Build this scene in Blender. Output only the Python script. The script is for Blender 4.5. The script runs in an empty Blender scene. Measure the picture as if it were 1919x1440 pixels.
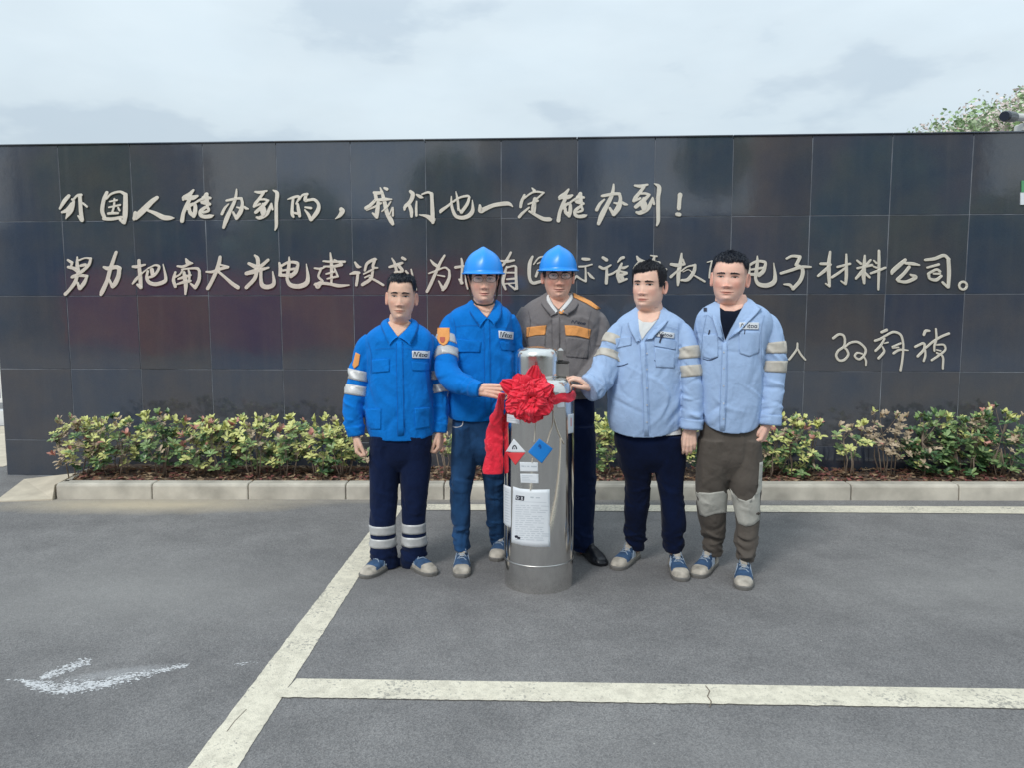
import bpy, math, random
import numpy as np
from mathutils import Vector, Matrix
from mathutils.bvhtree import BVHTree

S = bpy.context.scene
COL = S.collection

# ------------------------------------------------------------------ camera
F_PX, PITCH, ROLL, CAM_H = 1430.0, 0.10299867, -0.00141104, 1.5
CF = np.array([0, math.cos(PITCH), -math.sin(PITCH)])
_u = np.array([0, math.sin(PITCH), math.cos(PITCH)]); _x = np.array([1.0, 0, 0])
CX = math.cos(ROLL) * _x + math.sin(ROLL) * _u
CU = -math.sin(ROLL) * _x + math.cos(ROLL) * _u
CAM = np.array([0, 0, CAM_H])
cd = bpy.data.cameras.new('camera'); cam = bpy.data.objects.new('camera', cd); COL.objects.link(cam)
cd.sensor_width = 36; cd.lens = F_PX / 1919 * 36; cd.clip_end = 3000; cd.clip_start = 0.05
M = Matrix(((CX[0], CU[0], -CF[0], 0), (CX[1], CU[1], -CF[1], 0), (CX[2], CU[2], -CF[2], CAM_H), (0, 0, 0, 1)))
cam.matrix_world = M
S.camera = cam

# ------------------------------------------------------------------ light
SUN_EL, SUN_AZ = math.radians(44), math.radians(212)   # from behind the camera, a little to the left
world = bpy.data.worlds.new('World'); S.world = world; world.use_nodes = True
wn = world.node_tree.nodes; wl = world.node_tree.links; wn.clear()
out = wn.new('ShaderNodeOutputWorld'); bg = wn.new('ShaderNodeBackground'); bg.inputs[1].default_value = 0.1
sky = wn.new('ShaderNodeTexSky'); sky.sky_type = 'NISHITA'; sky.sun_disc = False
sky.sun_elevation = SUN_EL; sky.sun_rotation = SUN_AZ; sky.air_density = 1.0; sky.dust_density = 2.0
tc = wn.new('ShaderNodeTexCoord'); mp = wn.new('ShaderNodeMapping'); mp.inputs['Scale'].default_value = (1, 1, 2.6)
mp.inputs['Location'].default_value = (3.1, 0.4, 0.7)
n1 = wn.new('ShaderNodeTexNoise'); n1.inputs['Scale'].default_value = 3.2; n1.inputs['Detail'].default_value = 6; n1.inputs['Roughness'].default_value = .5
r1 = wn.new('ShaderNodeValToRGB')
r1.color_ramp.elements[0].position = .39; r1.color_ramp.elements[0].color = (4.9, 5.75, 6.4, 1)
r1.color_ramp.elements[1].position = .60; r1.color_ramp.elements[1].color = (6.2, 7.1, 7.6, 1)
e = r1.color_ramp.elements.new(.44); e.color = (5.75, 6.6, 7.1, 1)
n2 = wn.new('ShaderNodeTexNoise'); n2.inputs['Scale'].default_value = 9; n2.inputs['Detail'].default_value = 4
mx0 = wn.new('ShaderNodeMix'); mx0.data_type = 'RGBA'; mx0.blend_type = 'MULTIPLY'
rr2 = wn.new('ShaderNodeValToRGB'); rr2.color_ramp.elements[0].color = (.93, .95, .97, 1); rr2.color_ramp.elements[1].color = (1.03, 1.02, 1.01, 1)
mx = wn.new('ShaderNodeMix'); mx.data_type = 'RGBA'; mx.inputs[0].default_value = .9
wl.new(tc.outputs['Generated'], mp.inputs[0]); wl.new(mp.outputs[0], n1.inputs[0]); wl.new(mp.outputs[0], n2.inputs[0])
wl.new(n1.outputs[0], r1.inputs[0]); wl.new(n2.outputs[0], rr2.inputs[0])
mx0.inputs[0].default_value = 1.0
wl.new(r1.outputs[0], mx0.inputs[6]); wl.new(rr2.outputs[0], mx0.inputs[7])
wl.new(sky.outputs[0], mx.inputs[6]); wl.new(mx0.outputs[2], mx.inputs[7])
# an overcast sky is a little brighter overhead than at the horizon
sx_ = wn.new('ShaderNodeSeparateXYZ'); wl.new(tc.outputs['Generated'], sx_.inputs[0])
gz = wn.new('ShaderNodeMapRange'); gz.inputs[1].default_value = 0; gz.inputs[2].default_value = 1; gz.inputs[3].default_value = .90; gz.inputs[4].default_value = 1.5; wl.new(sx_.outputs[2], gz.inputs[0])
sc_ = wn.new('ShaderNodeVectorMath'); sc_.operation = 'SCALE'; wl.new(mx.outputs[2], sc_.inputs[0]); wl.new(gz.outputs[0], sc_.inputs['Scale'])
wl.new(sc_.outputs[0], bg.inputs[0]); wl.new(bg.outputs[0], out.inputs[0])

sd = bpy.data.lights.new('sun', 'SUN'); sun = bpy.data.objects.new('sun', sd); COL.objects.link(sun)
sd.energy = 1.5; sd.angle = math.radians(15); sd.color = (1, .965, .92)
# direction to the sun: sky rotation is measured clockwise from +Y seen from above
to_sun = Vector((math.sin(SUN_AZ) * math.cos(SUN_EL), math.cos(SUN_AZ) * math.cos(SUN_EL), math.sin(SUN_EL)))
sun.rotation_euler = to_sun.to_track_quat('Z', 'Y').to_euler()
S.view_settings.view_transform = 'Standard'; S.view_settings.look = 'None'
S.view_settings.exposure = 0.30; S.view_settings.gamma = 1; S.view_settings.use_curve_mapping = False

# ------------------------------------------------------------------ helpers
def ray(px, py):
    return CF + CX * (px - 959.5) / F_PX + CU * (720 - py) / F_PX
def W(px, py, Y):                       # the point at distance Y along the ground direction
    v = ray(px, py); return CAM + v * (Y / v[1])
def G(px, py, z=0.0):                   # the point on the ground
    v = ray(px, py); return CAM + v * ((z - CAM_H) / v[2])
def mpp(P):                             # metres per photo pixel at P
    return float(np.dot(np.asarray(P) - CAM, CF)) / F_PX

def empty(name, label=None, cat=None, loc=(0, 0, 0), group=None):
    o = bpy.data.objects.new(name, None); COL.objects.link(o); o.location = loc; o.empty_display_size = .1
    if label: o['label'] = label
    if cat: o['category'] = cat
    if group: o['group'] = group
    return o
def mesh_obj(name, verts, faces, mats, parent=None, smooth=True, midx=None, label=None, cat=None, group=None, kind=None):
    me = bpy.data.meshes.new(name)
    me.from_pydata([tuple(map(float, v)) for v in verts], [], [tuple(int(i) for i in f) for f in faces])
    if not isinstance(mats, (list, tuple)): mats = [mats]
    for m in mats: me.materials.append(m)
    if midx is not None: me.polygons.foreach_set('material_index', list(map(int, midx)))
    me.polygons.foreach_set('use_smooth', [smooth] * len(me.polygons))
    me.update()
    o = bpy.data.objects.new(name, me); COL.objects.link(o)
    if parent is not None: attach(o, parent)
    if label: o['label'] = label
    if cat: o['category'] = cat
    if group: o['group'] = group
    if kind: o['kind'] = kind
    return o
def attach(o, p):
    # keep world placement: vertices are in world space, parent sits at a location only
    o.parent = p
    loc = Vector((0, 0, 0)); q = p
    while q is not None:
        loc += q.location; q = q.parent
    o.location = o.location - loc
def copy_obj(o, parent=None, label=None):
    c = o.copy(); COL.objects.link(c); c.parent = parent
    if label: c['label'] = label
    return c

class MB:
    def __init__(s): s.v = []; s.f = []; s.m = []
    def add(s, v, f, m=0):
        n = len(s.v); s.v.extend([tuple(p) for p in v]); s.f.extend([tuple(i + n for i in q) for q in f])
        s.m.extend([m] * len(f) if isinstance(m, int) else list(m))
    def box(s, c, sx, sy, sz, rz=0, m=0, bev=0.0):
        cx, cy, cz = c; co, si = math.cos(rz), math.sin(rz)
        if bev <= 0:
            pts = [(x, y, z) for z in (-sz/2, sz/2) for x, y in ((-sx/2, -sy/2), (sx/2, -sy/2), (sx/2, sy/2), (-sx/2, sy/2))]
            f = [(3, 2, 1, 0), (4, 5, 6, 7), (0, 1, 5, 4), (1, 2, 6, 5), (2, 3, 7, 6), (3, 0, 4, 7)]
        else:
            pts = []
            for z, i in ((-sz/2, bev), (-sz/2 + bev, 0), (sz/2 - bev, 0), (sz/2, bev)):
                pts += [(x, y, z) for x, y in ((-sx/2 + i, -sy/2 + i), (sx/2 - i, -sy/2 + i), (sx/2 - i, sy/2 - i), (-sx/2 + i, sy/2 - i))]
            f = [(3, 2, 1, 0), (12, 13, 14, 15)]
            for k in range(3):
                for j in range(4):
                    a = k * 4 + j; b = k * 4 + (j + 1) % 4; f.append((a, b, b + 4, a + 4))
        s.add([(cx + co * x - si * y, cy + si * x + co * y, cz + z) for x, y, z in pts], f, m)
    def tube(s, pts, rad, n=8, m=0, cap=True):
        pts = [np.array(p, float) for p in pts]
        if not hasattr(rad, '__len__'): rad = [rad] * len(pts)
        V = []; up = None
        for i, p in enumerate(pts):
            t = pts[min(i + 1, len(pts) - 1)] - pts[max(i - 1, 0)]; t = t / (np.linalg.norm(t) + 1e-9)
            if up is None:
                up = np.array([0, 0, 1.0]) if abs(t[2]) < .9 else np.array([0, 1.0, 0])
            a = np.cross(up, t); a /= np.linalg.norm(a) + 1e-9; b = np.cross(t, a); up = b
            for k in range(n):
                th = 2 * math.pi * k / n; V.append(p + rad[i] * (math.cos(th) * a + math.sin(th) * b))
        F = [(i * n + k, i * n + (k + 1) % n, (i + 1) * n + (k + 1) % n, (i + 1) * n + k) for i in range(len(pts) - 1) for k in range(n)]
        if cap: F.append(tuple(range(n))[::-1]); F.append(tuple((len(pts) - 1) * n + k for k in range(n)))
        s.add(V, F, m)
    def lathe(s, prof, c, n=64, m=0, cap=True):
        V = [(c[0] + r * math.cos(2 * math.pi * k / n), c[1] + r * math.sin(2 * math.pi * k / n), c[2] + z) for r, z in prof for k in range(n)]
        F = [(i * n + k, i * n + (k + 1) % n, (i + 1) * n + (k + 1) % n, (i + 1) * n + k) for i in range(len(prof) - 1) for k in range(n)]
        if cap: F.append(tuple(range(n))[::-1]); F.append(tuple((len(prof) - 1) * n + k for k in range(n)))
        s.add(V, F, m)
    def build(s, name, mats, parent=None, smooth=False, **k):
        return mesh_obj(name, s.v, s.f, mats, parent, smooth, s.m, **k)

def catmull(P, n):
    P = np.array(P, float); k = len(P)
    if k == 2: return P[0] + (P[1] - P[0]) * np.linspace(0, 1, n)[:, None]
    t = np.linspace(0, k - 1, n); o = []
    for a in t:
        i = min(int(a), k - 2); u = a - i
        p0 = P[i - 1] if i > 0 else 2 * P[0] - P[1]; p1 = P[i]; p2 = P[i + 1]; p3 = P[i + 2] if i + 2 < k else 2 * P[-1] - P[-2]
        o.append(.5 * ((2 * p1) + (-p0 + p2) * u + (2 * p0 - 5 * p1 + 4 * p2 - p3) * u * u + (-p0 + 3 * p1 - 3 * p2 + p3) * u ** 3))
    return np.array(o)

# ------------------------------------------------------------------ materials
def mat(name, col, rough=.6, metal=0.0, var=0.0, vscale=30, bump=0.0, bscale=200, spec=.5, col2=None, sheen=0, sss=0, coat=0, tint=False, obj_var=0.0, det=5, bump2=0, b2scale=20, coat_rough=.1):
    m = bpy.data.materials.new(name); m.use_nodes = True; N = m.node_tree.nodes; L = m.node_tree.links
    p = N['Principled BSDF']; p.inputs['Base Color'].default_value = (*col, 1); p.inputs['Roughness'].default_value = rough
    p.inputs['Metallic'].default_value = metal; p.inputs['Specular IOR Level'].default_value = spec
    if sheen: p.inputs['Sheen Weight'].default_value = sheen
    if coat: p.inputs['Coat Weight'].default_value = coat; p.inputs['Coat Roughness'].default_value = coat_rough
    if sss:
        p.inputs['Subsurface Weight'].default_value = sss; p.inputs['Subsurface Radius'].default_value = (.9, .35, .2); p.inputs['Subsurface Scale'].default_value = .01
    t = N.new('ShaderNodeTexCoord')
    src = None
    if var or col2:
        n = N.new('ShaderNodeTexNoise'); n.inputs['Scale'].default_value = vscale; n.inputs['Detail'].default_value = det; L.new(t.outputs['Object'], n.inputs[0])
        r = N.new('ShaderNodeValToRGB'); r.color_ramp.elements[0].position = .3; r.color_ramp.elements[1].position = .7
        c2 = col2 if col2 else tuple(min(1, c * (1 + var)) for c in col)
        c1 = col if col2 else tuple(c * (1 - var) for c in col)
        r.color_ramp.elements[0].color = (*c1, 1); r.color_ramp.elements[1].color = (*c2, 1)
        L.new(n.outputs[0], r.inputs[0]); L.new(r.outputs[0], p.inputs['Base Color']); src = r.outputs[0]
    if obj_var:
        oi = N.new('ShaderNodeObjectInfo'); mr = N.new('ShaderNodeMapRange'); mr.inputs[3].default_value = 1 - obj_var; mr.inputs[4].default_value = 1 + obj_var
        hs = N.new('ShaderNodeHueSaturation'); L.new(oi.outputs['Random'], mr.inputs[0]); L.new(mr.outputs[0], hs.inputs['Value'])
        if src: L.new(src, hs.inputs['Color'])
        else: hs.inputs['Color'].default_value = (*col, 1)
        L.new(hs.outputs[0], p.inputs['Base Color'])
    if tint:
        at = N.new('ShaderNodeAttribute'); at.attribute_name = 'tint'; x = N.new('ShaderNodeMix'); x.data_type = 'RGBA'; x.blend_type = 'MULTIPLY'; x.inputs[0].default_value = 1
        L.new(src, x.inputs[6]); L.new(at.outputs['Color'], x.inputs[7]); L.new(x.outputs[2], p.inputs['Base Color'])
    if bump:
        n = N.new('ShaderNodeTexNoise'); n.inputs['Scale'].default_value = bscale; n.inputs['Detail'].default_value = 3; L.new(t.outputs['Object'], n.inputs[0])
        b = N.new('ShaderNodeBump'); b.inputs['Strength'].default_value = bump; b.inputs['Distance'].default_value = .003; L.new(n.outputs[0], b.inputs['Height'])
        last = b
        if bump2:
            n3 = N.new('ShaderNodeTexNoise'); n3.inputs['Scale'].default_value = b2scale; n3.inputs['Detail'].default_value = 5; n3.inputs['Distortion'].default_value = 1.0; L.new(t.outputs['Object'], n3.inputs[0])
            b3 = N.new('ShaderNodeBump'); b3.inputs['Strength'].default_value = bump2; b3.inputs['Distance'].default_value = .02; L.new(n3.outputs[0], b3.inputs['Height']); L.new(b.outputs[0], b3.inputs['Normal']); last = b3
        L.new(last.outputs[0], p.inputs['Normal'])
    m['_'] = 0
    return m
# ------------------------------------------------------------------ ground
def asphalt_material():
    m = bpy.data.materials.new('asphalt'); m.use_nodes = True; N = m.node_tree.nodes; L = m.node_tree.links; p = N['Principled BSDF']
    g = N.new('ShaderNodeNewGeometry')
    def noise(sc, det, rough=.5, dist=0, vec=None):
        n = N.new('ShaderNodeTexNoise'); n.inputs['Scale'].default_value = sc; n.inputs['Detail'].default_value = det; n.inputs['Roughness'].default_value = rough; n.inputs['Distortion'].default_value = dist
        L.new(vec or g.outputs['Position'], n.inputs[0]); return n
    def ramp(src, a, ca, b, cb):
        r = N.new('ShaderNodeValToRGB'); r.color_ramp.elements[0].position = a; r.color_ramp.elements[0].color = (*ca, 1)
        r.color_ramp.elements[1].position = b; r.color_ramp.elements[1].color = (*cb, 1); L.new(src, r.inputs[0]); return r
    def mixc(fac, a, b, mode='MIX'):
        x = N.new('ShaderNodeMix'); x.data_type = 'RGBA'; x.blend_type = mode
        if isinstance(fac, float): x.inputs[0].default_value = fac
        else: L.new(fac, x.inputs[0])
        for i, c in ((6, a), (7, b)):
            if isinstance(c, tuple): x.inputs[i].default_value = (*c, 1)
            else: L.new(c, x.inputs[i])
        return x.outputs[2]
    big = ramp(noise(.55, 5, .6).outputs[0], .3, (.172, .170, .172), .7, (.232, .229, .227))
    mid = ramp(noise(3.2, 7, .62).outputs[0], .28, (.80, .80, .80), .72, (1.13, 1.13, 1.12))
    v = N.new('ShaderNodeTexVoronoi'); v.inputs['Scale'].default_value = 190; L.new(g.outputs['Position'], v.inputs[0])
    grain = ramp(v.outputs['Color'], .1, (.70, .70, .71), .9, (1.28, 1.27, 1.26))
    c = mixc(1.0, big.outputs[0], mid.outputs[0], 'MULTIPLY'); c = mixc(1.0, c, grain.outputs[0], 'MULTIPLY')
    # sparse pale stones
    v2 = N.new('ShaderNodeTexVoronoi'); v2.inputs['Scale'].default_value = 22; L.new(g.outputs['Position'], v2.inputs[0])
    sp = ramp(v2.outputs['Distance'], .06, (1, 1, 1), .1, (0, 0, 0))
    spn = ramp(noise(9, 2).outputs[0], .6, (0, 0, 0), .66, (1, 1, 1))
    f = mixc(1.0, sp.outputs[0], spn.outputs[0], 'MULTIPLY'); c = mixc(f, c, (.42, .41, .38))
    # pale dusty worn area on the left
    def blob(cx, cy, rx, ry, soft, ns=2.5, namp=.7):
        s = N.new('ShaderNodeVectorMath'); s.operation = 'SUBTRACT'; L.new(g.outputs['Position'], s.inputs[0]); s.inputs[1].default_value = (cx, cy, 0)
        d = N.new('ShaderNodeVectorMath'); d.operation = 'DIVIDE'; L.new(s.outputs[0], d.inputs[0]); d.inputs[1].default_value = (rx, ry, 1)
        l = N.new('ShaderNodeVectorMath'); l.operation = 'LENGTH'; L.new(d.outputs[0], l.inputs[0])
        nn = noise(ns, 5, .6); a = N.new('ShaderNodeMath'); a.operation = 'MULTIPLY_ADD'; L.new(nn.outputs[0], a.inputs[0]); a.inputs[1].default_value = namp; L.new(l.outputs['Value'], a.inputs[2])
        mr = N.new('ShaderNodeMapRange'); mr.inputs[1].default_value = 1 + namp / 2 - soft; mr.inputs[2].default_value = 1 + namp / 2 + soft * .3
        mr.inputs[3].default_value = 1; mr.inputs[4].default_value = 0; L.new(a.outputs[0], mr.inputs[0]); return mr.outputs[0]
    def fade(k, s):
        x = N.new('ShaderNodeMath'); x.operation = 'MULTIPLY'; L.new(s, x.inputs[0]); x.inputs[1].default_value = k; return x.outputs[0]
    c = mixc(fade(.45, blob(-1.9, 3.9, 1.3, .55, .9, 1.6)), c, (.30, .295, .285))
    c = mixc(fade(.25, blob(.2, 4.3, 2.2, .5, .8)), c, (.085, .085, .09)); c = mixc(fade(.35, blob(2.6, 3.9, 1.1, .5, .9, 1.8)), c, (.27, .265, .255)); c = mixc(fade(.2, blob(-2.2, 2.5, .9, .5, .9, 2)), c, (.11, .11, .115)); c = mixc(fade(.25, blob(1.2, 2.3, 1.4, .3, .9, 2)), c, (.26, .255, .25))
    c = mixc(fade(.95, blob(-2.75, 5.64, 1.15, .24, .8, 5, .6)), c, (.50, .43, .32))
    c = mixc(fade(.35, blob(-1.0, 5.76, 3.4, .10, .6, 6, .5)), c, (.40, .36, .29))
    # white scuff, bottom left
    def scuff(cx, cy, rx, ry, rot, k):
        mpn = N.new('ShaderNodeMapping'); mpn.vector_type = 'TEXTURE'; mpn.inputs['Location'].default_value = (cx, cy, 0); mpn.inputs['Rotation'].default_value = (0, 0, rot); mpn.inputs['Scale'].default_value = (rx, ry, 1)
        L.new(g.outputs['Position'], mpn.inputs[0])
        l = N.new('ShaderNodeVectorMath'); l.operation = 'LENGTH'; L.new(mpn.outputs[0], l.inputs[0])
        mr = N.new('ShaderNodeMapRange'); mr.inputs[1].default_value = 0; mr.inputs[2].default_value = 1; mr.inputs[3].default_value = .43; mr.inputs[4].default_value = -.06; L.new(l.outputs['Value'], mr.inputs[0])
        nn = noise(46, 10, .9, 2.2); a = N.new('ShaderNodeMath'); a.operation = 'ADD'; L.new(nn.outputs[0], a.inputs[0]); L.new(mr.outputs[0], a.inputs[1])
        r = ramp(a.outputs[0], .68, (0, 0, 0), .80, (k, k, k)); return r.outputs[0]
    c = mixc(scuff(*SC1, .22), c, (.6, .61, .63))
    L.new(c, p.inputs['Base Color']); p.inputs['Roughness'].default_value = .85; p.inputs['Specular IOR Level'].default_value = .3
    b = N.new('ShaderNodeBump'); b.inputs['Strength'].default_value = .55; b.inputs['Distance'].default_value = .004; L.new(v.outputs['Distance'], b.inputs['Height'])
    b2 = N.new('ShaderNodeBump'); b2.inputs['Strength'].default_value = .4; b2.inputs['Distance'].default_value = .02; L.new(noise(12, 4).outputs[0], b2.inputs['Height']); L.new(b.outputs[0], b2.inputs['Normal'])
    L.new(b2.outputs[0], p.inputs['Normal'])
    return m
def sc(px0, py0, px1, py1, hw):
    a, b = G(px0, py0), G(px1, py1); d = b - a
    return ((a[0] + b[0]) / 2, (a[1] + b[1]) / 2, float(np.hypot(d[0], d[1])) / 2, hw, math.atan2(d[1], d[0]))
SC1 = sc(-20, 1294, 440, 1234, .10); SC2 = sc(60, 1268, 200, 1228, .07); SC3 = sc(20, 1300, 230, 1268, .06)
m_asphalt = asphalt_material()
V = [(-300, -300, 0), (300, -300, 0), (300, 600, 0), (-300, 600, 0)]
mesh_obj('ground', V, [(0, 1, 2, 3)], m_asphalt, kind='structure', smooth=False)

# painted lines (sheets 4 mm above the road, ragged edges)
def paint_material(name, base, wear=.35):
    m = bpy.data.materials.new(name); m.use_nodes = True; N = m.node_tree.nodes; L = m.node_tree.links; p = N['Principled BSDF']
    g = N.new('ShaderNodeNewGeometry')
    n = N.new('ShaderNodeTexNoise'); n.inputs['Scale'].default_value = 14; n.inputs['Detail'].default_value = 8; n.inputs['Roughness'].default_value = .7; L.new(g.outputs['Position'], n.inputs[0])
    r = N.new('ShaderNodeValToRGB'); r.color_ramp.elements[0].position = .36; r.color_ramp.elements[0].color = (*[c * (1 - wear) for c in base], 1)
    r.color_ramp.elements[1].position = .56; r.color_ramp.elements[1].color = (*base, 1); L.new(n.outputs[0], r.inputs[0])
    v = N.new('ShaderNodeTexVoronoi'); v.inputs['Scale'].default_value = 150; L.new(g.outputs['Position'], v.inputs[0])
    r2 = N.new('ShaderNodeValToRGB'); r2.color_ramp.elements[0].position = .0; r2.color_ramp.elements[0].color = (.84, .84, .83, 1); r2.color_ramp.elements[1].position = .5; r2.color_ramp.elements[1].color = (1, 1, 1, 1); L.new(v.outputs['Color'], r2.inputs[0])
    x = N.new('ShaderNodeMix'); x.data_type = 'RGBA'; x.blend_type = 'MULTIPLY'; x.inputs[0].default_value = 1; L.new(r.outputs[0], x.inputs[6]); L.new(r2.outputs[0], x.inputs[7])
    n6 = N.new('ShaderNodeTexNoise'); n6.inputs['Scale'].default_value = 55; n6.inputs['Detail'].default_value = 6; n6.inputs['Roughness'].default_value = .75; L.new(g.outputs['Position'], n6.inputs[0])
    n7 = N.new('ShaderNodeTexNoise'); n7.inputs['Scale'].default_value = 3.5; n7.inputs['Detail'].default_value = 3; L.new(g.outputs['Position'], n7.inputs[0]); ma = N.new('ShaderNodeMath'); ma.operation = 'MULTIPLY_ADD'; L.new(n7.outputs[0], ma.inputs[0]); ma.inputs[1].default_value = .45; L.new(n6.outputs[0], ma.inputs[2])
    r6 = N.new('ShaderNodeValToRGB'); r6.color_ramp.elements[0].position = .80; r6.color_ramp.elements[0].color = (0, 0, 0, 1); r6.color_ramp.elements[1].position = .86; r6.color_ramp.elements[1].color = (.75, .75, .75, 1); L.new(ma.outputs[0], r6.inputs[0])
    x6 = N.new('ShaderNodeMix'); x6.data_type = 'RGBA'; L.new(r6.outputs[0], x6.inputs[0]); L.new(x.outputs[2], x6.inputs[6]); x6.inputs[7].default_value = (.24, .23, .21, 1)
    L.new(x6.outputs[2], p.inputs['Base Color']); p.inputs['Roughness'].default_value = .7
    b = N.new('ShaderNodeBump'); b.inputs['Strength'].default_value = .5; b.inputs['Distance'].default_value = .003; L.new(v.outputs['Distance'], b.inputs['Height']); L.new(b.outputs[0], p.inputs['Normal'])
    return m
m_paint = paint_material('cream_road_paint', (.74, .69, .56), .22)
def painted_line(name, label, A, B, z, seed, amp, rough_side=(1, 1), crack=None):
    """A, B: lists of matching ground points along the two edges"""
    rg = np.random.RandomState(seed); n = 260
    a = catmull(A, n)[:, :2]; b = catmull(B, n)[:, :2]
    def rag(k): 
        x = rg.randn(n) * .6; y = np.convolve(rg.randn(n + 20), np.ones(5) / 2.2, 'same')[10:-10] * .4; return (x + y) * amp * k * .8
    d = a - b; d /= np.linalg.norm(d, axis=1)[:, None]
    a = a + d * rag(rough_side[0])[:, None]; b = b - d * rag(rough_side[1])[:, None]
    V = [(*p, z) for p in a] + [(*p, z) for p in b]
    skip = set(crack or [])
    F = [(i, i + 1, n + i + 1, n + i) for i in range(n - 1) if i not in skip]
    mesh_obj(name, V, F, m_paint, smooth=False, label=label, cat='road marking')
def gg(*pts): return [G(x, y)[:2] for x, y in pts]
p1, p2 = G(755, 946.6), G(1919, 951.5); q1, q2 = G(755, 957.3), G(1919, 964.8)
ext = lambda a, b, k: a + (b - a) * k
painted_line('parking_line', 'cream painted line running along the foot of the kerb behind the five men', [p1[:2], ext(p1, p2, 1.8)[:2]], [q1[:2], ext(q1, q2, 1.8)[:2]], .0045, 5, .0015)
p1, p2 = G(556, 1274.5), G(1919, 1294); q1, q2 = G(524, 1309.5), G(1919, 1331)
painted_line('parking_line', 'cream painted cross line in the foreground with a ragged front edge and a hairline crack', [p1[:2], ext(p1, p2, 1.7)[:2]], [q1[:2], ext(q1, q2, 1.7)[:2]], .0045, 6, .0018, (.5, 1.6))
dl = gg((359, 1440), (452, 1310), (575, 1145), (692, 997), (733, 946)); dr = gg((440, 1440), (525, 1310), (555, 1270), (620, 1170), (672, 1090), (757, 946))
# straight-ish edges fitted in ground space
def fit(pts, ys): 
    P = np.array(pts); c = np.polyfit(P[:, 1], P[:, 0], 2 if len(pts) > 4 else 1); return [(float(np.polyval(c, y)), y) for y in ys]
ys = [1.2, 2.0, 3.0, 4.0, 5.0, 5.60]
def lin(pts): 
    P = np.array(pts); c = np.polyfit(P[:, 1], P[:, 0], 1); return [(float(np.polyval(c, y)), y) for y in ys]
painted_line('parking_line', 'long cream painted line running from the lower left of the foreground back to the kerb', lin(dl), lin(dr), .0025, 7, .0022)
# hairline crack across the foreground line
m_crack = mat('crack_dirt', (.16, .13, .10), .9)
mb = MB(); pc = [(1322, 1286), (1330, 1296), (1326, 1306), (1333, 1316), (1330, 1326)]
for (a, b) in zip(pc[:-1], pc[1:]):
    A, B = G(*a, .0056), G(*b, .0056); d = B - A; s = np.array([d[1], -d[0], 0]); s = s / np.linalg.norm(s) * .0022
    mb.add([A - s, A + s, B + s, B - s], [(0, 1, 2, 3)])
pc = [(425, 1372), (440, 1352), (462, 1330)]
for (a, b) in zip(pc[:-1], pc[1:]):
    A, B = G(*a, .0035), G(*b, .0035); d = B - A; s = np.array([d[1], -d[0], 0]); s = s / np.linalg.norm(s) * .0014
    mb.add([A - s, A + s, B + s, B - s], [(0, 1, 2, 3)])
mb.build('pavement_crack', m_crack, kind='structure')

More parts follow.
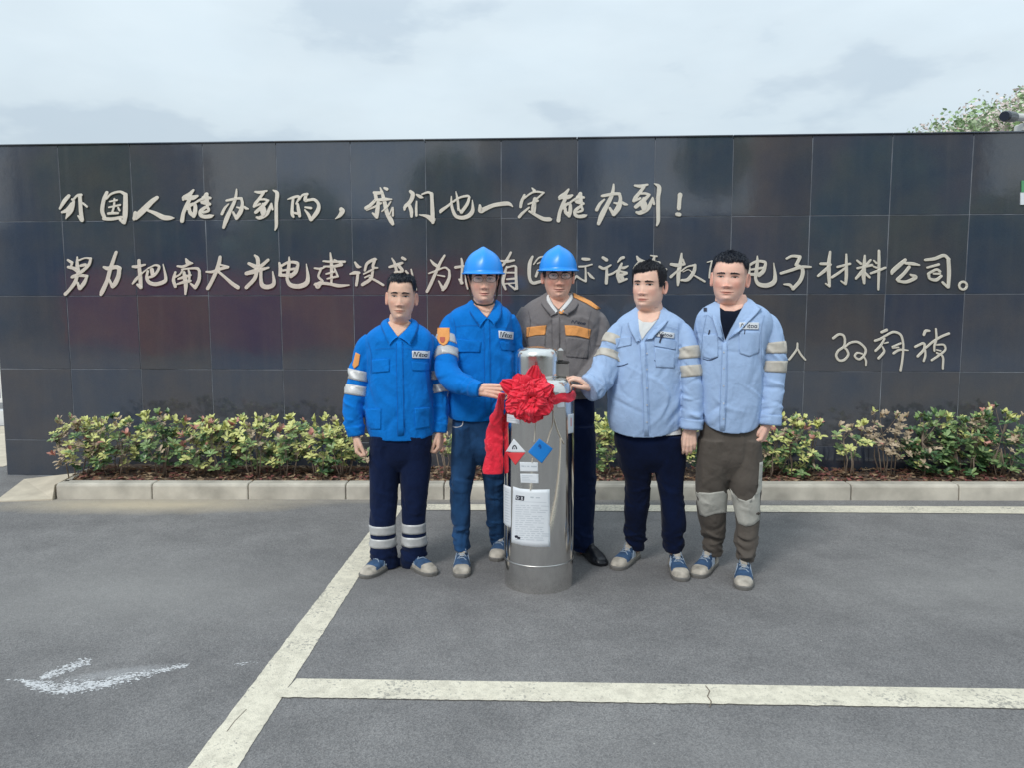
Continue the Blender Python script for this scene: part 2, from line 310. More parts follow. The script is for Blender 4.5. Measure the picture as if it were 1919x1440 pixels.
# ------------------------------------------------------------------ granite wall
TS = .62605; TH = 1.0103141 * TS; YAW = .0534119
WX = np.array([math.cos(YAW), -math.sin(YAW), 0]); WN = np.array([-math.sin(YAW), -math.cos(YAW), 0]); WD = 10.2658567 * TS
X0 = -6.1378176 * TS; Z0 = 2.1597643 * TS + CAM_H
def wallpt(s, z, off=0): return np.array([0, WD, 0]) + WX * s + WN * off + np.array([0, 0, z])
def wall_hit(px, py, off=0):
    v = ray(px, py); P0 = np.array([0, WD, 0]) + WN * off; t = np.dot(P0 - CAM, WN) / np.dot(v, WN); return CAM + v * t
def granite():
    m = bpy.data.materials.new('polished_dark_granite'); m.use_nodes = True; N = m.node_tree.nodes; L = m.node_tree.links; p = N['Principled BSDF']
    g = N.new('ShaderNodeNewGeometry'); oi = N.new('ShaderNodeObjectInfo')
    n = N.new('ShaderNodeTexNoise'); n.inputs['Scale'].default_value = 2.2; n.inputs['Detail'].default_value = 6; n.inputs['Roughness'].default_value = .6
    wn_ = N.new('ShaderNodeVectorMath'); wn_.operation = 'ADD'; mu = N.new('ShaderNodeVectorMath'); mu.operation = 'SCALE'; mu.inputs[0].default_value = (7, 13, 5)
    L.new(oi.outputs['Random'], mu.inputs['Scale']); L.new(g.outputs['Position'], wn_.inputs[0]); L.new(mu.outputs[0], wn_.inputs[1]); L.new(wn_.outputs[0], n.inputs[0])
    r = N.new('ShaderNodeValToRGB'); r.color_ramp.elements[0].position = .32; r.color_ramp.elements[0].color = (.040, .052, .074, 1); r.color_ramp.elements[1].position = .68; r.color_ramp.elements[1].color = (.068, .068, .074, 1)
    L.new(n.outputs[0], r.inputs[0])
    r3 = N.new('ShaderNodeValToRGB'); cr = r3.color_ramp; cr.interpolation = 'LINEAR'
    cr.elements[0].position = 0; cr.elements[0].color = (.82, .90, 1.05, 1); cr.elements[1].position = 1; cr.elements[1].color = (1.12, 1.04, 1.02, 1)
    e = cr.elements.new(.3); e.color = (.85, 1.0, 1.15, 1); e = cr.elements.new(.6); e.color = (1.1, 1.1, 1.12, 1); e = cr.elements.new(.8); e.color = (1.0, 1.0, .95, 1)
    L.new(oi.outputs['Random'], r3.inputs[0])
    x = N.new('ShaderNodeMix'); x.data_type = 'RGBA'; x.blend_type = 'MULTIPLY'; x.inputs[0].default_value = 1; L.new(r.outputs[0], x.inputs[6]); L.new(r3.outputs[0], x.inputs[7])
    v = N.new('ShaderNodeTexVoronoi'); v.inputs['Scale'].default_value = 260; L.new(g.outputs['Position'], v.inputs[0])
    r4 = N.new('ShaderNodeValToRGB'); r4.color_ramp.elements[0].position = .2; r4.color_ramp.elements[0].color = (.92, .92, .92, 1); r4.color_ramp.elements[1].position = .95; r4.color_ramp.elements[1].color = (1.15, 1.15, 1.15, 1); L.new(v.outputs['Color'], r4.inputs[0])
    x2 = N.new('ShaderNodeMix'); x2.data_type = 'RGBA'; x2.blend_type = 'MULTIPLY'; x2.inputs[0].default_value = 1; L.new(x.outputs[2], x2.inputs[6]); L.new(r4.outputs[0], x2.inputs[7])
    # faint dust / run marks
    mp_ = N.new('ShaderNodeMapping'); mp_.inputs['Scale'].default_value = (9, 9, .8); L.new(g.outputs['Position'], mp_.inputs[0])
    n5 = N.new('ShaderNodeTexNoise'); n5.inputs['Scale'].default_value = 1.4; n5.inputs['Detail'].default_value = 6; L.new(mp_.outputs[0], n5.inputs[0])
    r5 = N.new('ShaderNodeValToRGB'); r5.color_ramp.elements[0].position = .5; r5.color_ramp.elements[0].color = (0, 0, 0, 1); r5.color_ramp.elements[1].position = .8; r5.color_ramp.elements[1].color = (.22, .22, .22, 1); L.new(n5.outputs[0], r5.inputs[0])
    x3 = N.new('ShaderNodeMix'); x3.data_type = 'RGBA'; L.new(r5.outputs[0], x3.inputs[0]); L.new(x2.outputs[2], x3.inputs[6]); x3.inputs[7].default_value = (.10, .10, .105, 1)
    L.new(x3.outputs[2], p.inputs['Base Color'])
    p.inputs['Roughness'].default_value = .13; p.inputs['Specular IOR Level'].default_value = 1.0
    rr = N.new('ShaderNodeMapRange'); rr.inputs[3].default_value = .03; rr.inputs[4].default_value = .12; L.new(n5.outputs[0], rr.inputs[0]); L.new(rr.outputs[0], p.inputs['Roughness'])
    b = N.new('ShaderNodeBump'); b.inputs['Strength'].default_value = .05; b.inputs['Distance'].default_value = .02; L.new(n.outputs[0], b.inputs['Height']); L.new(b.outputs[0], p.inputs['Normal'])
    return m
m_granite = granite(); m_grout = mat('pale_grout', (.20, .22, .25), .8, var=.5, vscale=6)
sl = np.dot(wall_hit(16, 880) - np.array([0, WD, 0]), WX)          # left end of the wall
NC0, NC1 = -1, 15
sr = X0 + (NC1 - 0) * TS
wall = empty('granite_wall', 'long dark polished granite wall of square tiles carrying gold calligraphy, behind the men', 'wall', loc=tuple(wallpt((sl + sr) / 2, 0, -.2)))
mb = MB(); c = wallpt((sl + sr) / 2, Z0 / 2 - .01, -.1875); mb.box(c, sr - sl - .012, .40, Z0 - .02, rz=-YAW); mb.build('core', m_grout, wall)
rg = random.Random(3)
def tile_mesh(w, h, t=.016, bev=.002):
    b = MB(); hw, hh = w / 2 - .0022, h / 2 - .0022
    pts = [(-hw, 0, -hh), (hw, 0, -hh), (hw, 0, hh), (-hw, 0, hh)]
    fr = [(x - math.copysign(bev, x), -t, z - math.copysign(bev, z)) for x, _, z in pts]; md = [(x, -t + bev, z) for x, _, z in pts]
    b.add(fr + md + pts, [(0, 1, 2, 3), (4, 5, 1, 0), (5, 6, 2, 1), (6, 7, 3, 2), (7, 4, 0, 3), (8, 9, 5, 4), (9, 10, 6, 5), (10, 11, 7, 6), (11, 8, 4, 7)])
    me = bpy.data.meshes.new('tile'); me.from_pydata(b.v, [], b.f); me.materials.append(m_granite); me.update(); return me
full = tile_mesh(TS, TH); bottom_h = Z0 - 4 * TH; bot = tile_mesh(TS, bottom_h - .004)
wl_ = (X0 - sl); cache = {}
for r in range(5):
    for cidx in range(NC0, NC1):
        a = X0 + cidx * TS; b_ = a + TS
        if cidx == NC0: a = sl
        w = b_ - a
        if abs(w - TS) < 1e-6: me = full if r < 4 else bot
        else:
            me = cache.setdefault(r < 4, tile_mesh(w, TH if r < 4 else bottom_h - .004))
        zc = Z0 - (r + .5) * TH if r < 4 else bottom_h / 2 + .002
        o = bpy.data.objects.new('tile', me); COL.objects.link(o); P = wallpt((a + b_) / 2, zc, .0)
        o.parent = wall; o.location = Vector(P) - wall.location
        o.rotation_euler = (max(-.0035, min(.0035, rg.gauss(0, .002))), rg.gauss(0, .0004), -YAW + max(-.004, min(.004, rg.gauss(0, .0025))))
# end and top cladding
mb = MB(); mb.box(wallpt(sl - .009, Z0 / 2, -.22), .018, .425, Z0 - .004, rz=-YAW, bev=.002); mb.build('end_panel', m_granite, wall)
for k in range(8):
    a = sl + (sr - sl) * k / 8; b_ = sl + (sr - sl) * (k + 1) / 8
    mb = MB(); mb.box(wallpt((a + b_) / 2, Z0 + .0055, -.2), b_ - a - .004, .455, .011, rz=-YAW, bev=.002); mb.build('coping', m_granite, wall)

# ------------------------------------------------------------------ kerb and planting bed
m_kerb = mat('kerb_concrete', (.48, .45, .385), .85, var=.26, vscale=5, bump=.5, bscale=90, obj_var=.07)
m_kerb2 = mat('ramp_concrete', (.54, .48, .38), .85, var=.16, vscale=6, bump=.5, bscale=90)
m_soil = mat('bed_soil', (.07, .05, .04), .95, col2=(.15, .105, .08), vscale=22, bump=1, bscale=60)
ka, kb = G(105, 936.5), G(1919, 939.5); kd = (kb - ka) / np.linalg.norm(kb - ka); kn = np.array([kd[1], -kd[0], 0])   # kn points to the camera
kang = math.atan2(kd[1], kd[0]); KH = .122
kerb = empty('kerb', 'row of pale concrete kerb stones edging the planting bed', 'kerb', loc=tuple(ka))
def kerb_stone(a, b, nrm, name='kerb_stone', m=None, h=KH, w=.12):
    d = b - a; Lg = np.linalg.norm(d); d = d / Lg; nr = 8; prof = [(0, 0), (.004, h - .022), (.010, h - .008), (.024, h), (w, h), (w, 0)]
    V = []; xs = [0, .006, Lg - .006, Lg]; sh = [.004, 0, 0, .004]
    for x, s_ in zip(xs, sh):
        for (dep, z) in prof:
            V.append(a + d * x - nrm * (dep + (s_ if dep < .05 else 0)) + np.array([0, 0, z - (s_ if z > .05 else 0)]))
    n = len(prof); F = [(i * n + k, (i + 1) * n + k, (i + 1) * n + k + 1, i * n + k + 1) for i in range(3) for k in range(n - 1)]
    F += [tuple(range(n)), tuple(3 * n + k for k in range(n))[::-1]]
    return mesh_obj(name, V, F, m or m_kerb, kerb, smooth=False)
joints = [105, 285, 465, 648, 832, 1020, 1213, 1408, 1595, 1797, 2003, 2212]
ln = kb - ka
def kpt(px):
    v = ray(px, 938); n_ = kn; t = np.dot(ka - CAM, n_) / np.dot(v, n_); P = CAM + v * t; P[2] = 0; return P
for a, b in zip(joints[:-1], joints[1:]):
    kerb_stone(kpt(a) + kd * .0045, kpt(b) - kd * .0045, kn)
# return kerb on the left, running back to the wall
ca = kpt(105) + kd * .0; cb = G(152, 886, .10); cb[2] = 0
dd = (cb - ca); dd[2] = 0; dn = np.linalg.norm(dd); dd /= dn; nl = np.array([-dd[1], dd[0], 0])
kerb_stone(ca - kn * .06 + dd * .01, ca - kn * .06 + dd * (dn * .98), nl, w=.06)
# concrete apron at the left end
A = [G(0, 941), G(95, 937), ca + np.array([0.03, 0, 0]), G(158, 893), G(62, 893), G(58, 905)]
V = []; hts = [.012, .03, .115, .10, .05, .02]
A2 = [np.array([p[0], p[1], h]) for p, h in zip(A, hts)]
A2 = [G(-10, 941, .006), G(98, 936, .012), np.array([ca[0] - .01, ca[1] + .01, .11]), np.array([cb[0] - .03, cb[1], .095]), G(45, 899, .03)]
base = [np.array([p[0], p[1], -.02]) for p in A2]
n = 5; mesh_obj('concrete_apron', A2 + base, [tuple(range(5))] + [(i, (i + 1) % n, n + (i + 1) % n, n + i) for i in range(n)], m_kerb2, smooth=False, kind='structure')
# soil bed, uneven
nx, ny = 260, 16; V = []; rgn = np.random.RandomState(8)
ln_ = np.linalg.norm(kpt(2212) - kpt(105)); amp = rgn.rand(nx, ny)
for i in range(nx):
    f = kpt(105) + kd * (ln_ * i / (nx - 1)) - kn * .115
    tw = np.dot(np.array([0, WD, 0]) - f, WN) / np.dot(-kn, WN); bk = f - kn * (tw - .01)
    for j in range(ny):
        t = j / (ny - 1); P = f + (bk - f) * t; V.append((P[0], P[1], KH - .03 + .035 * math.sin(t * 2.6) + (amp[i, j] - .5) * .02))
F = [(i * ny + j, (i + 1) * ny + j, (i + 1) * ny + j + 1, i * ny + j + 1) for i in range(nx - 1) for j in range(ny - 1)]
mesh_obj('soil_bed', V, F, m_soil, kind='structure')
# leaf litter on the bed
m_lit = [mat('dead_leaf_brown', (.16, .09, .05), .9), mat('dead_leaf_pale', (.33, .24, .15), .9), mat('dead_leaf_red', (.25, .09, .08), .9)]
mb = MB(); rgn = np.random.RandomState(18)
for k in range(5200):
    s = rgn.rand() * ln_; d = .125 + rgn.rand() ** 1.3 * .5; P = kpt(105) + kd * s - kn * d
    if np.dot(P - np.array([0, WD, 0]), WN) < .02: continue
    t = (d - .115) / .5; z = KH - .03 + .035 * math.sin(min(1, t) * 2.6) + .012 + rgn.rand() * .012
    a = rgn.rand() * 6.28; l = .012 + rgn.rand() * .022; w = l * (.3 + .3 * rgn.rand()); ca_, sa = math.cos(a), math.sin(a); q = rgn.randn(4) * .006
    mb.add([(P[0] + ca_ * l, P[1] + sa * l, z + q[0]), (P[0] - sa * w, P[1] + ca_ * w, z + q[1]), (P[0] - ca_ * l, P[1] - sa * l, z + q[2]), (P[0] + sa * w, P[1] - ca_ * w, z + q[3])], [(0, 1, 2, 3)], int(rgn.choice(3, p=[.45, .33, .22])))
mb.build('leaf_litter', m_lit, kind='stuff', smooth=False, label='brown and reddish dead leaves covering the soil of the planting bed', cat='leaf litter')

# splash of white plaster dust on the asphalt, front left: thousands of small flakes
m_flake = mat('white_dust_flake', (.60, .61, .62), .95)
rgn = np.random.RandomState(31); mb = MB()
def streak(pts, n, wid, dens_pow=1.0):
    P = catmull([(x, y, w) for x, y, w in pts], 200)
    for k in range(n):
        i = int(rgn.rand() ** dens_pow * 199); x, y, w = P[i]; q = rgn.randn() * .5; clump = math.sin(x * .21) * math.sin(x * .067 + y * .4) + .5 * math.sin(x * .5)
        if rgn.rand() > .55 + .35 * clump: continue
        c = G(x + rgn.randn() * 3, y + q * w * wid, .0035); a = rgn.randn() * .45 + .12; L_ = (.0018 + .007 * rgn.rand() ** 2.4); ww = L_ * (.25 + .35 * rgn.rand()); ca, sa = math.cos(a), math.sin(a); N_ = 6; V = []; hz = .0010 + .0008 * rgn.rand(); tx, ty = 0, 0
        for j in range(N_):
            t = 6.2832 * j / N_; r_ = 1 + rgn.randn() * .25; lx, ly = L_ * math.cos(t) * r_, ww * math.sin(t) * r_; V.append((c[0] + lx * ca - ly * sa, c[1] + lx * sa + ly * ca, hz + tx * lx + ty * ly))
        mb.add(V, [tuple(range(N_))])
streak([(48, 1281, 8), (90, 1288, 16), (140, 1287, 18), (200, 1278, 15), (260, 1266, 10), (352, 1246, 4)], 3300, .7)
streak([(78, 1272, 5), (105, 1260, 12), (140, 1247, 12), (168, 1238, 7)], 1000, .7)
streak([(95, 1300, 4), (150, 1290, 8), (205, 1281, 8)], 700, .7)
streak([(20, 1273, 3), (50, 1277, 5)], 120, .7); streak([(430, 1245, 3), (480, 1241, 3)], 60, .9)
mb.build('white_dust_splash', m_flake, kind='stuff', label='broken white dusty splash on the asphalt at the lower left', cat='dust splash', smooth=False)
# ------------------------------------------------------------------ gilt characters
m_gold = mat('champagne_metal', (.88, .82, .71), .30, metal=.45, var=.06, vscale=12, bump=.1, bscale=60)
m_gold_side = mat('bronze_letter_edge', (.16, .135, .095), .5, metal=.3)
def stroke_geo(P, mapf, n_per=7, scale_w=1.0):
    """P: (x, y, w) in picture units; returns left/right outline points for the stroke, rounded ends"""
    P = np.array(P, float)
    n = max(6, (len(P) - 1) * n_per); C = catmull(P, n); C[:, 2] = np.maximum(C[:, 2], 2)
    t = np.gradient(C[:, :2], axis=0); t /= np.linalg.norm(t, axis=1)[:, None] + 1e-9; nrm = np.stack([-t[:, 1], t[:, 0]], 1)
    hw = C[:, 2] / 2 * scale_w
    L_ = C[:, :2] + nrm * hw[:, None]; R_ = C[:, :2] - nrm * hw[:, None]
    def capp(c, d, w, nn): return [c + d * w * math.sin(a) + nn * w * math.cos(a) for a in (math.pi * .25, math.pi * .5, math.pi * .75)]
    end = capp(C[-1, :2], t[-1], hw[-1], nrm[-1]); st = capp(C[0, :2], -t[0], hw[0], -nrm[0])
    return C, L_, R_, end, st
A = (90, 320, 6.397); B = (380, 320, 6.397); Cc = (670, 320, 6.397); D = (960, 320, 5.644); E_ = (110, 450, 5.644); F_ = (440, 450, 4.569); P2z = (800, 440, 7.2); P3z = (960, 440, 7.2); Gz = (1060, 450, 6.397); Hz = (1380, 450, 4.172); Iz = (1460, 580, 5.33)
neng = [[(595,200,25),(560,245,45),(510,285,55),(500,300,30)],[(520,280,50),(590,280,50),(635,262,25)],[(560,300,40),(525,380,42),(500,450,40),(488,530,45)],[(545,400,35),(570,360,35),(610,355,35),(612,430,45),(600,480,40)],[(560,400,30),(565,440,40),(600,480,35)],[(610,340,25),(650,310,25),(690,290,30)],[(720,245,45),(690,300,45),(660,320,20)],[(690,280,40),(755,285,30)],[(680,330,40),(750,350,35)],[(720,250,40),(725,330,45)],[(730,370,30),(670,420,40),(665,465,40),(700,485,40),(760,480,40),(788,470,12)],[(690,440,25),(740,420,30),(730,380,30)]]
ban = [[(420,225,20),(415,290,35),(395,370,45),(350,470,50),(300,580,60),(265,680,40)],[(325,400,20),(280,450,35),(245,520,40)],[(300,360,30),(350,350,35),(430,335,35),(480,335,35)],[(480,340,35),(490,400,40),(470,490,60),(420,570,50)],[(380,500,30),(420,575,40)],[(425,440,20),(465,450,30)],[(490,420,20),(530,450,35),(560,460,20)]]
dao = [[(640,255,25),(700,262,40),(780,245,25)],[(740,270,40),(690,340,40),(650,390,45),(630,430,40)],[(640,430,25),(700,400,30)],[(700,350,25),(750,345,30),(800,360,30)],[(800,360,30),(730,430,50),(650,500,45)],[(735,400,30),(740,480,80),(740,520,60)],[(660,560,30),(700,565,50),(780,520,50),(820,440,40),(835,400,30)],[(835,395,25),(850,465,30)],[(855,235,15),(905,275,50),(895,400,46),(895,550,46),(895,660,42),(880,712,20)]]
dian = [[(390,195,20),(400,250,35),(395,300,30)],[(400,225,25),(470,190,25),(540,195,30),(550,220,25)],[(550,215,28),(530,270,40),(490,310,35)],[(400,300,30),(460,300,30),(520,290,30)],[(420,260,20),(520,245,25)],[(475,145,12),(475,200,30),(465,280,35),(460,340,30),(490,385,40),(560,395,45),(620,370,45),(635,320,35),(622,205,8)]]
LINE1 = [
 (A, [[(270,305,48),(215,370,54),(165,455,32)],[(310,345,28),(330,370,36),(290,470,84),(237,575,18)],[(190,500,30),(260,470,60),(310,400,50)],[(330,345,30),(375,300,34),(420,295,42)],[(405,300,48),(412,400,50),(418,500,52),(432,595,50)],[(440,390,26),(492,435,26)],[(380,540,20),(420,595,38)]]),
 (A, [[(725,265,46),(690,350,52),(670,480,52),(700,570,46)],[(690,575,46),(780,580,44),(900,560,40)],[(720,340,28),(780,280,30),(880,255,32),(945,285,46)],[(950,290,56),(950,420,64),(945,540,66),(935,625,46)],[(880,585,30),(925,620,46)],[(760,372,22),(850,355,26)],[(815,340,26),(810,430,30),(790,500,28)],[(750,440,24),(885,412,28)],[(742,515,32),(800,510,36),(860,510,30)],[(862,445,26),(880,480,26)]]),
 (A, [[(1325,325,50),(1260,375,66),(1160,475,80),(1065,565,70),(1050,585,36)],[(1210,475,30),(1300,510,50),(1400,560,66),(1480,568,54),(1530,568,14)],[(1065,505,46),(1055,575,50)]]),
 ((90 - 0, 0, 0, 'neng'), neng), (B, ban), (B, dao),
 (B, [[(1030,345,15),(1090,325,35),(1150,310,35),(1180,330,30)],[(1095,340,35),(1085,440,40),(1085,520,45),(1100,555,30)],[(1165,340,35),(1130,400,20)],[(1150,400,30),(1160,470,45),(1175,545,40)],[(1100,505,26),(1170,520,40)],[(1170,350,25),(1210,295,30),(1265,285,40)],[(1250,290,45),(1240,355,46),(1290,350,32)],[(1270,355,36),(1350,350,38),(1400,410,42),(1385,490,58),(1310,590,44)],[(1235,470,20),(1280,530,40),(1305,590,38)],[(1240,440,25),(1310,450,35)]]),
 (B, [[(1670,465,60),(1682,490,66),(1650,540,46),(1600,578,12)]]),
 (Cc, [[(280,205,15),(300,260,38),(330,370,50),(360,500,56),(410,600,60),(430,640,42)],[(330,210,30),(362,225,42)],[(205,265,36),(260,270,46),(310,265,30)],[(220,270,46),(235,350,46)],[(240,355,30),(330,345,46),(420,345,18)],[(110,450,46),(160,420,46),(220,370,25)],[(120,470,30),(220,430,30),(290,390,30)],[(215,345,12),(130,430,20)],[(260,350,40),(250,450,54),(240,530,54),(245,565,28)],[(190,510,25),(240,560,40)],[(405,375,22),(360,440,26),(300,490,18)],[(392,530,18),(430,440,22),(432,540,30)]]),
 (Cc, [[(640,250,40),(670,290,56),(640,370,52),(580,430,46),(570,470,28)],[(630,420,46),(650,480,50),(655,550,36)],[(715,370,22),(710,450,32),(712,540,32)],[(715,290,25),(760,315,46),(790,325,18)],[(780,285,22),(850,262,32),(895,280,36)],[(895,280,46),(900,380,46),(905,500,54),(910,620,46)],[(745,530,12),(830,545,44),(905,585,80)]]),
 (Cc, [[(1130,310,15),(1130,370,28),(1140,450,38),(1180,540,46),(1250,565,50),(1330,545,56),(1380,490,54),(1385,420,32),(1380,355,12)],[(1140,380,30),(1080,430,35),(1010,480,46),(1000,500,30)],[(1185,255,12),(1200,330,32),(1210,400,32),(1215,470,32)],[(1150,375,28),(1230,325,28),(1320,305,32),(1345,320,28)],[(1345,320,32),(1320,400,42),(1250,500,44)],[(1215,460,25),(1250,500,32)]]),
 (Cc, [[(1470,415,30),(1480,480,66),(1530,460,60),(1640,415,52),(1780,395,56),(1830,405,42),(1862,432,16)]]),
 (D, [[(210,185,15),(235,215,38)],[(130,260,28),(100,330,36),(90,385,32)],[(120,300,22),(200,240,22),(260,225,24),(335,235,22)],[(330,240,20),(270,290,24),(215,340,28)],[(170,355,20),(270,320,28)],[(240,300,44),(215,400,32),(215,440,28)],[(240,340,32),(240,400,28),(235,440,28)],[(180,390,20),(110,450,32),(75,490,36)],[(180,430,24),(250,470,36),(330,510,46),(400,515,46),(418,512,14)]]),
 (D, neng), ((0, 0, 0, 'ban2'), ban), ((0, 0, 0, 'dao2'), dao),
 (D, [[(1770,258,56),(1765,300,46),(1757,400,46)],[(1738,462,44),(1764,465,46)]]),
]
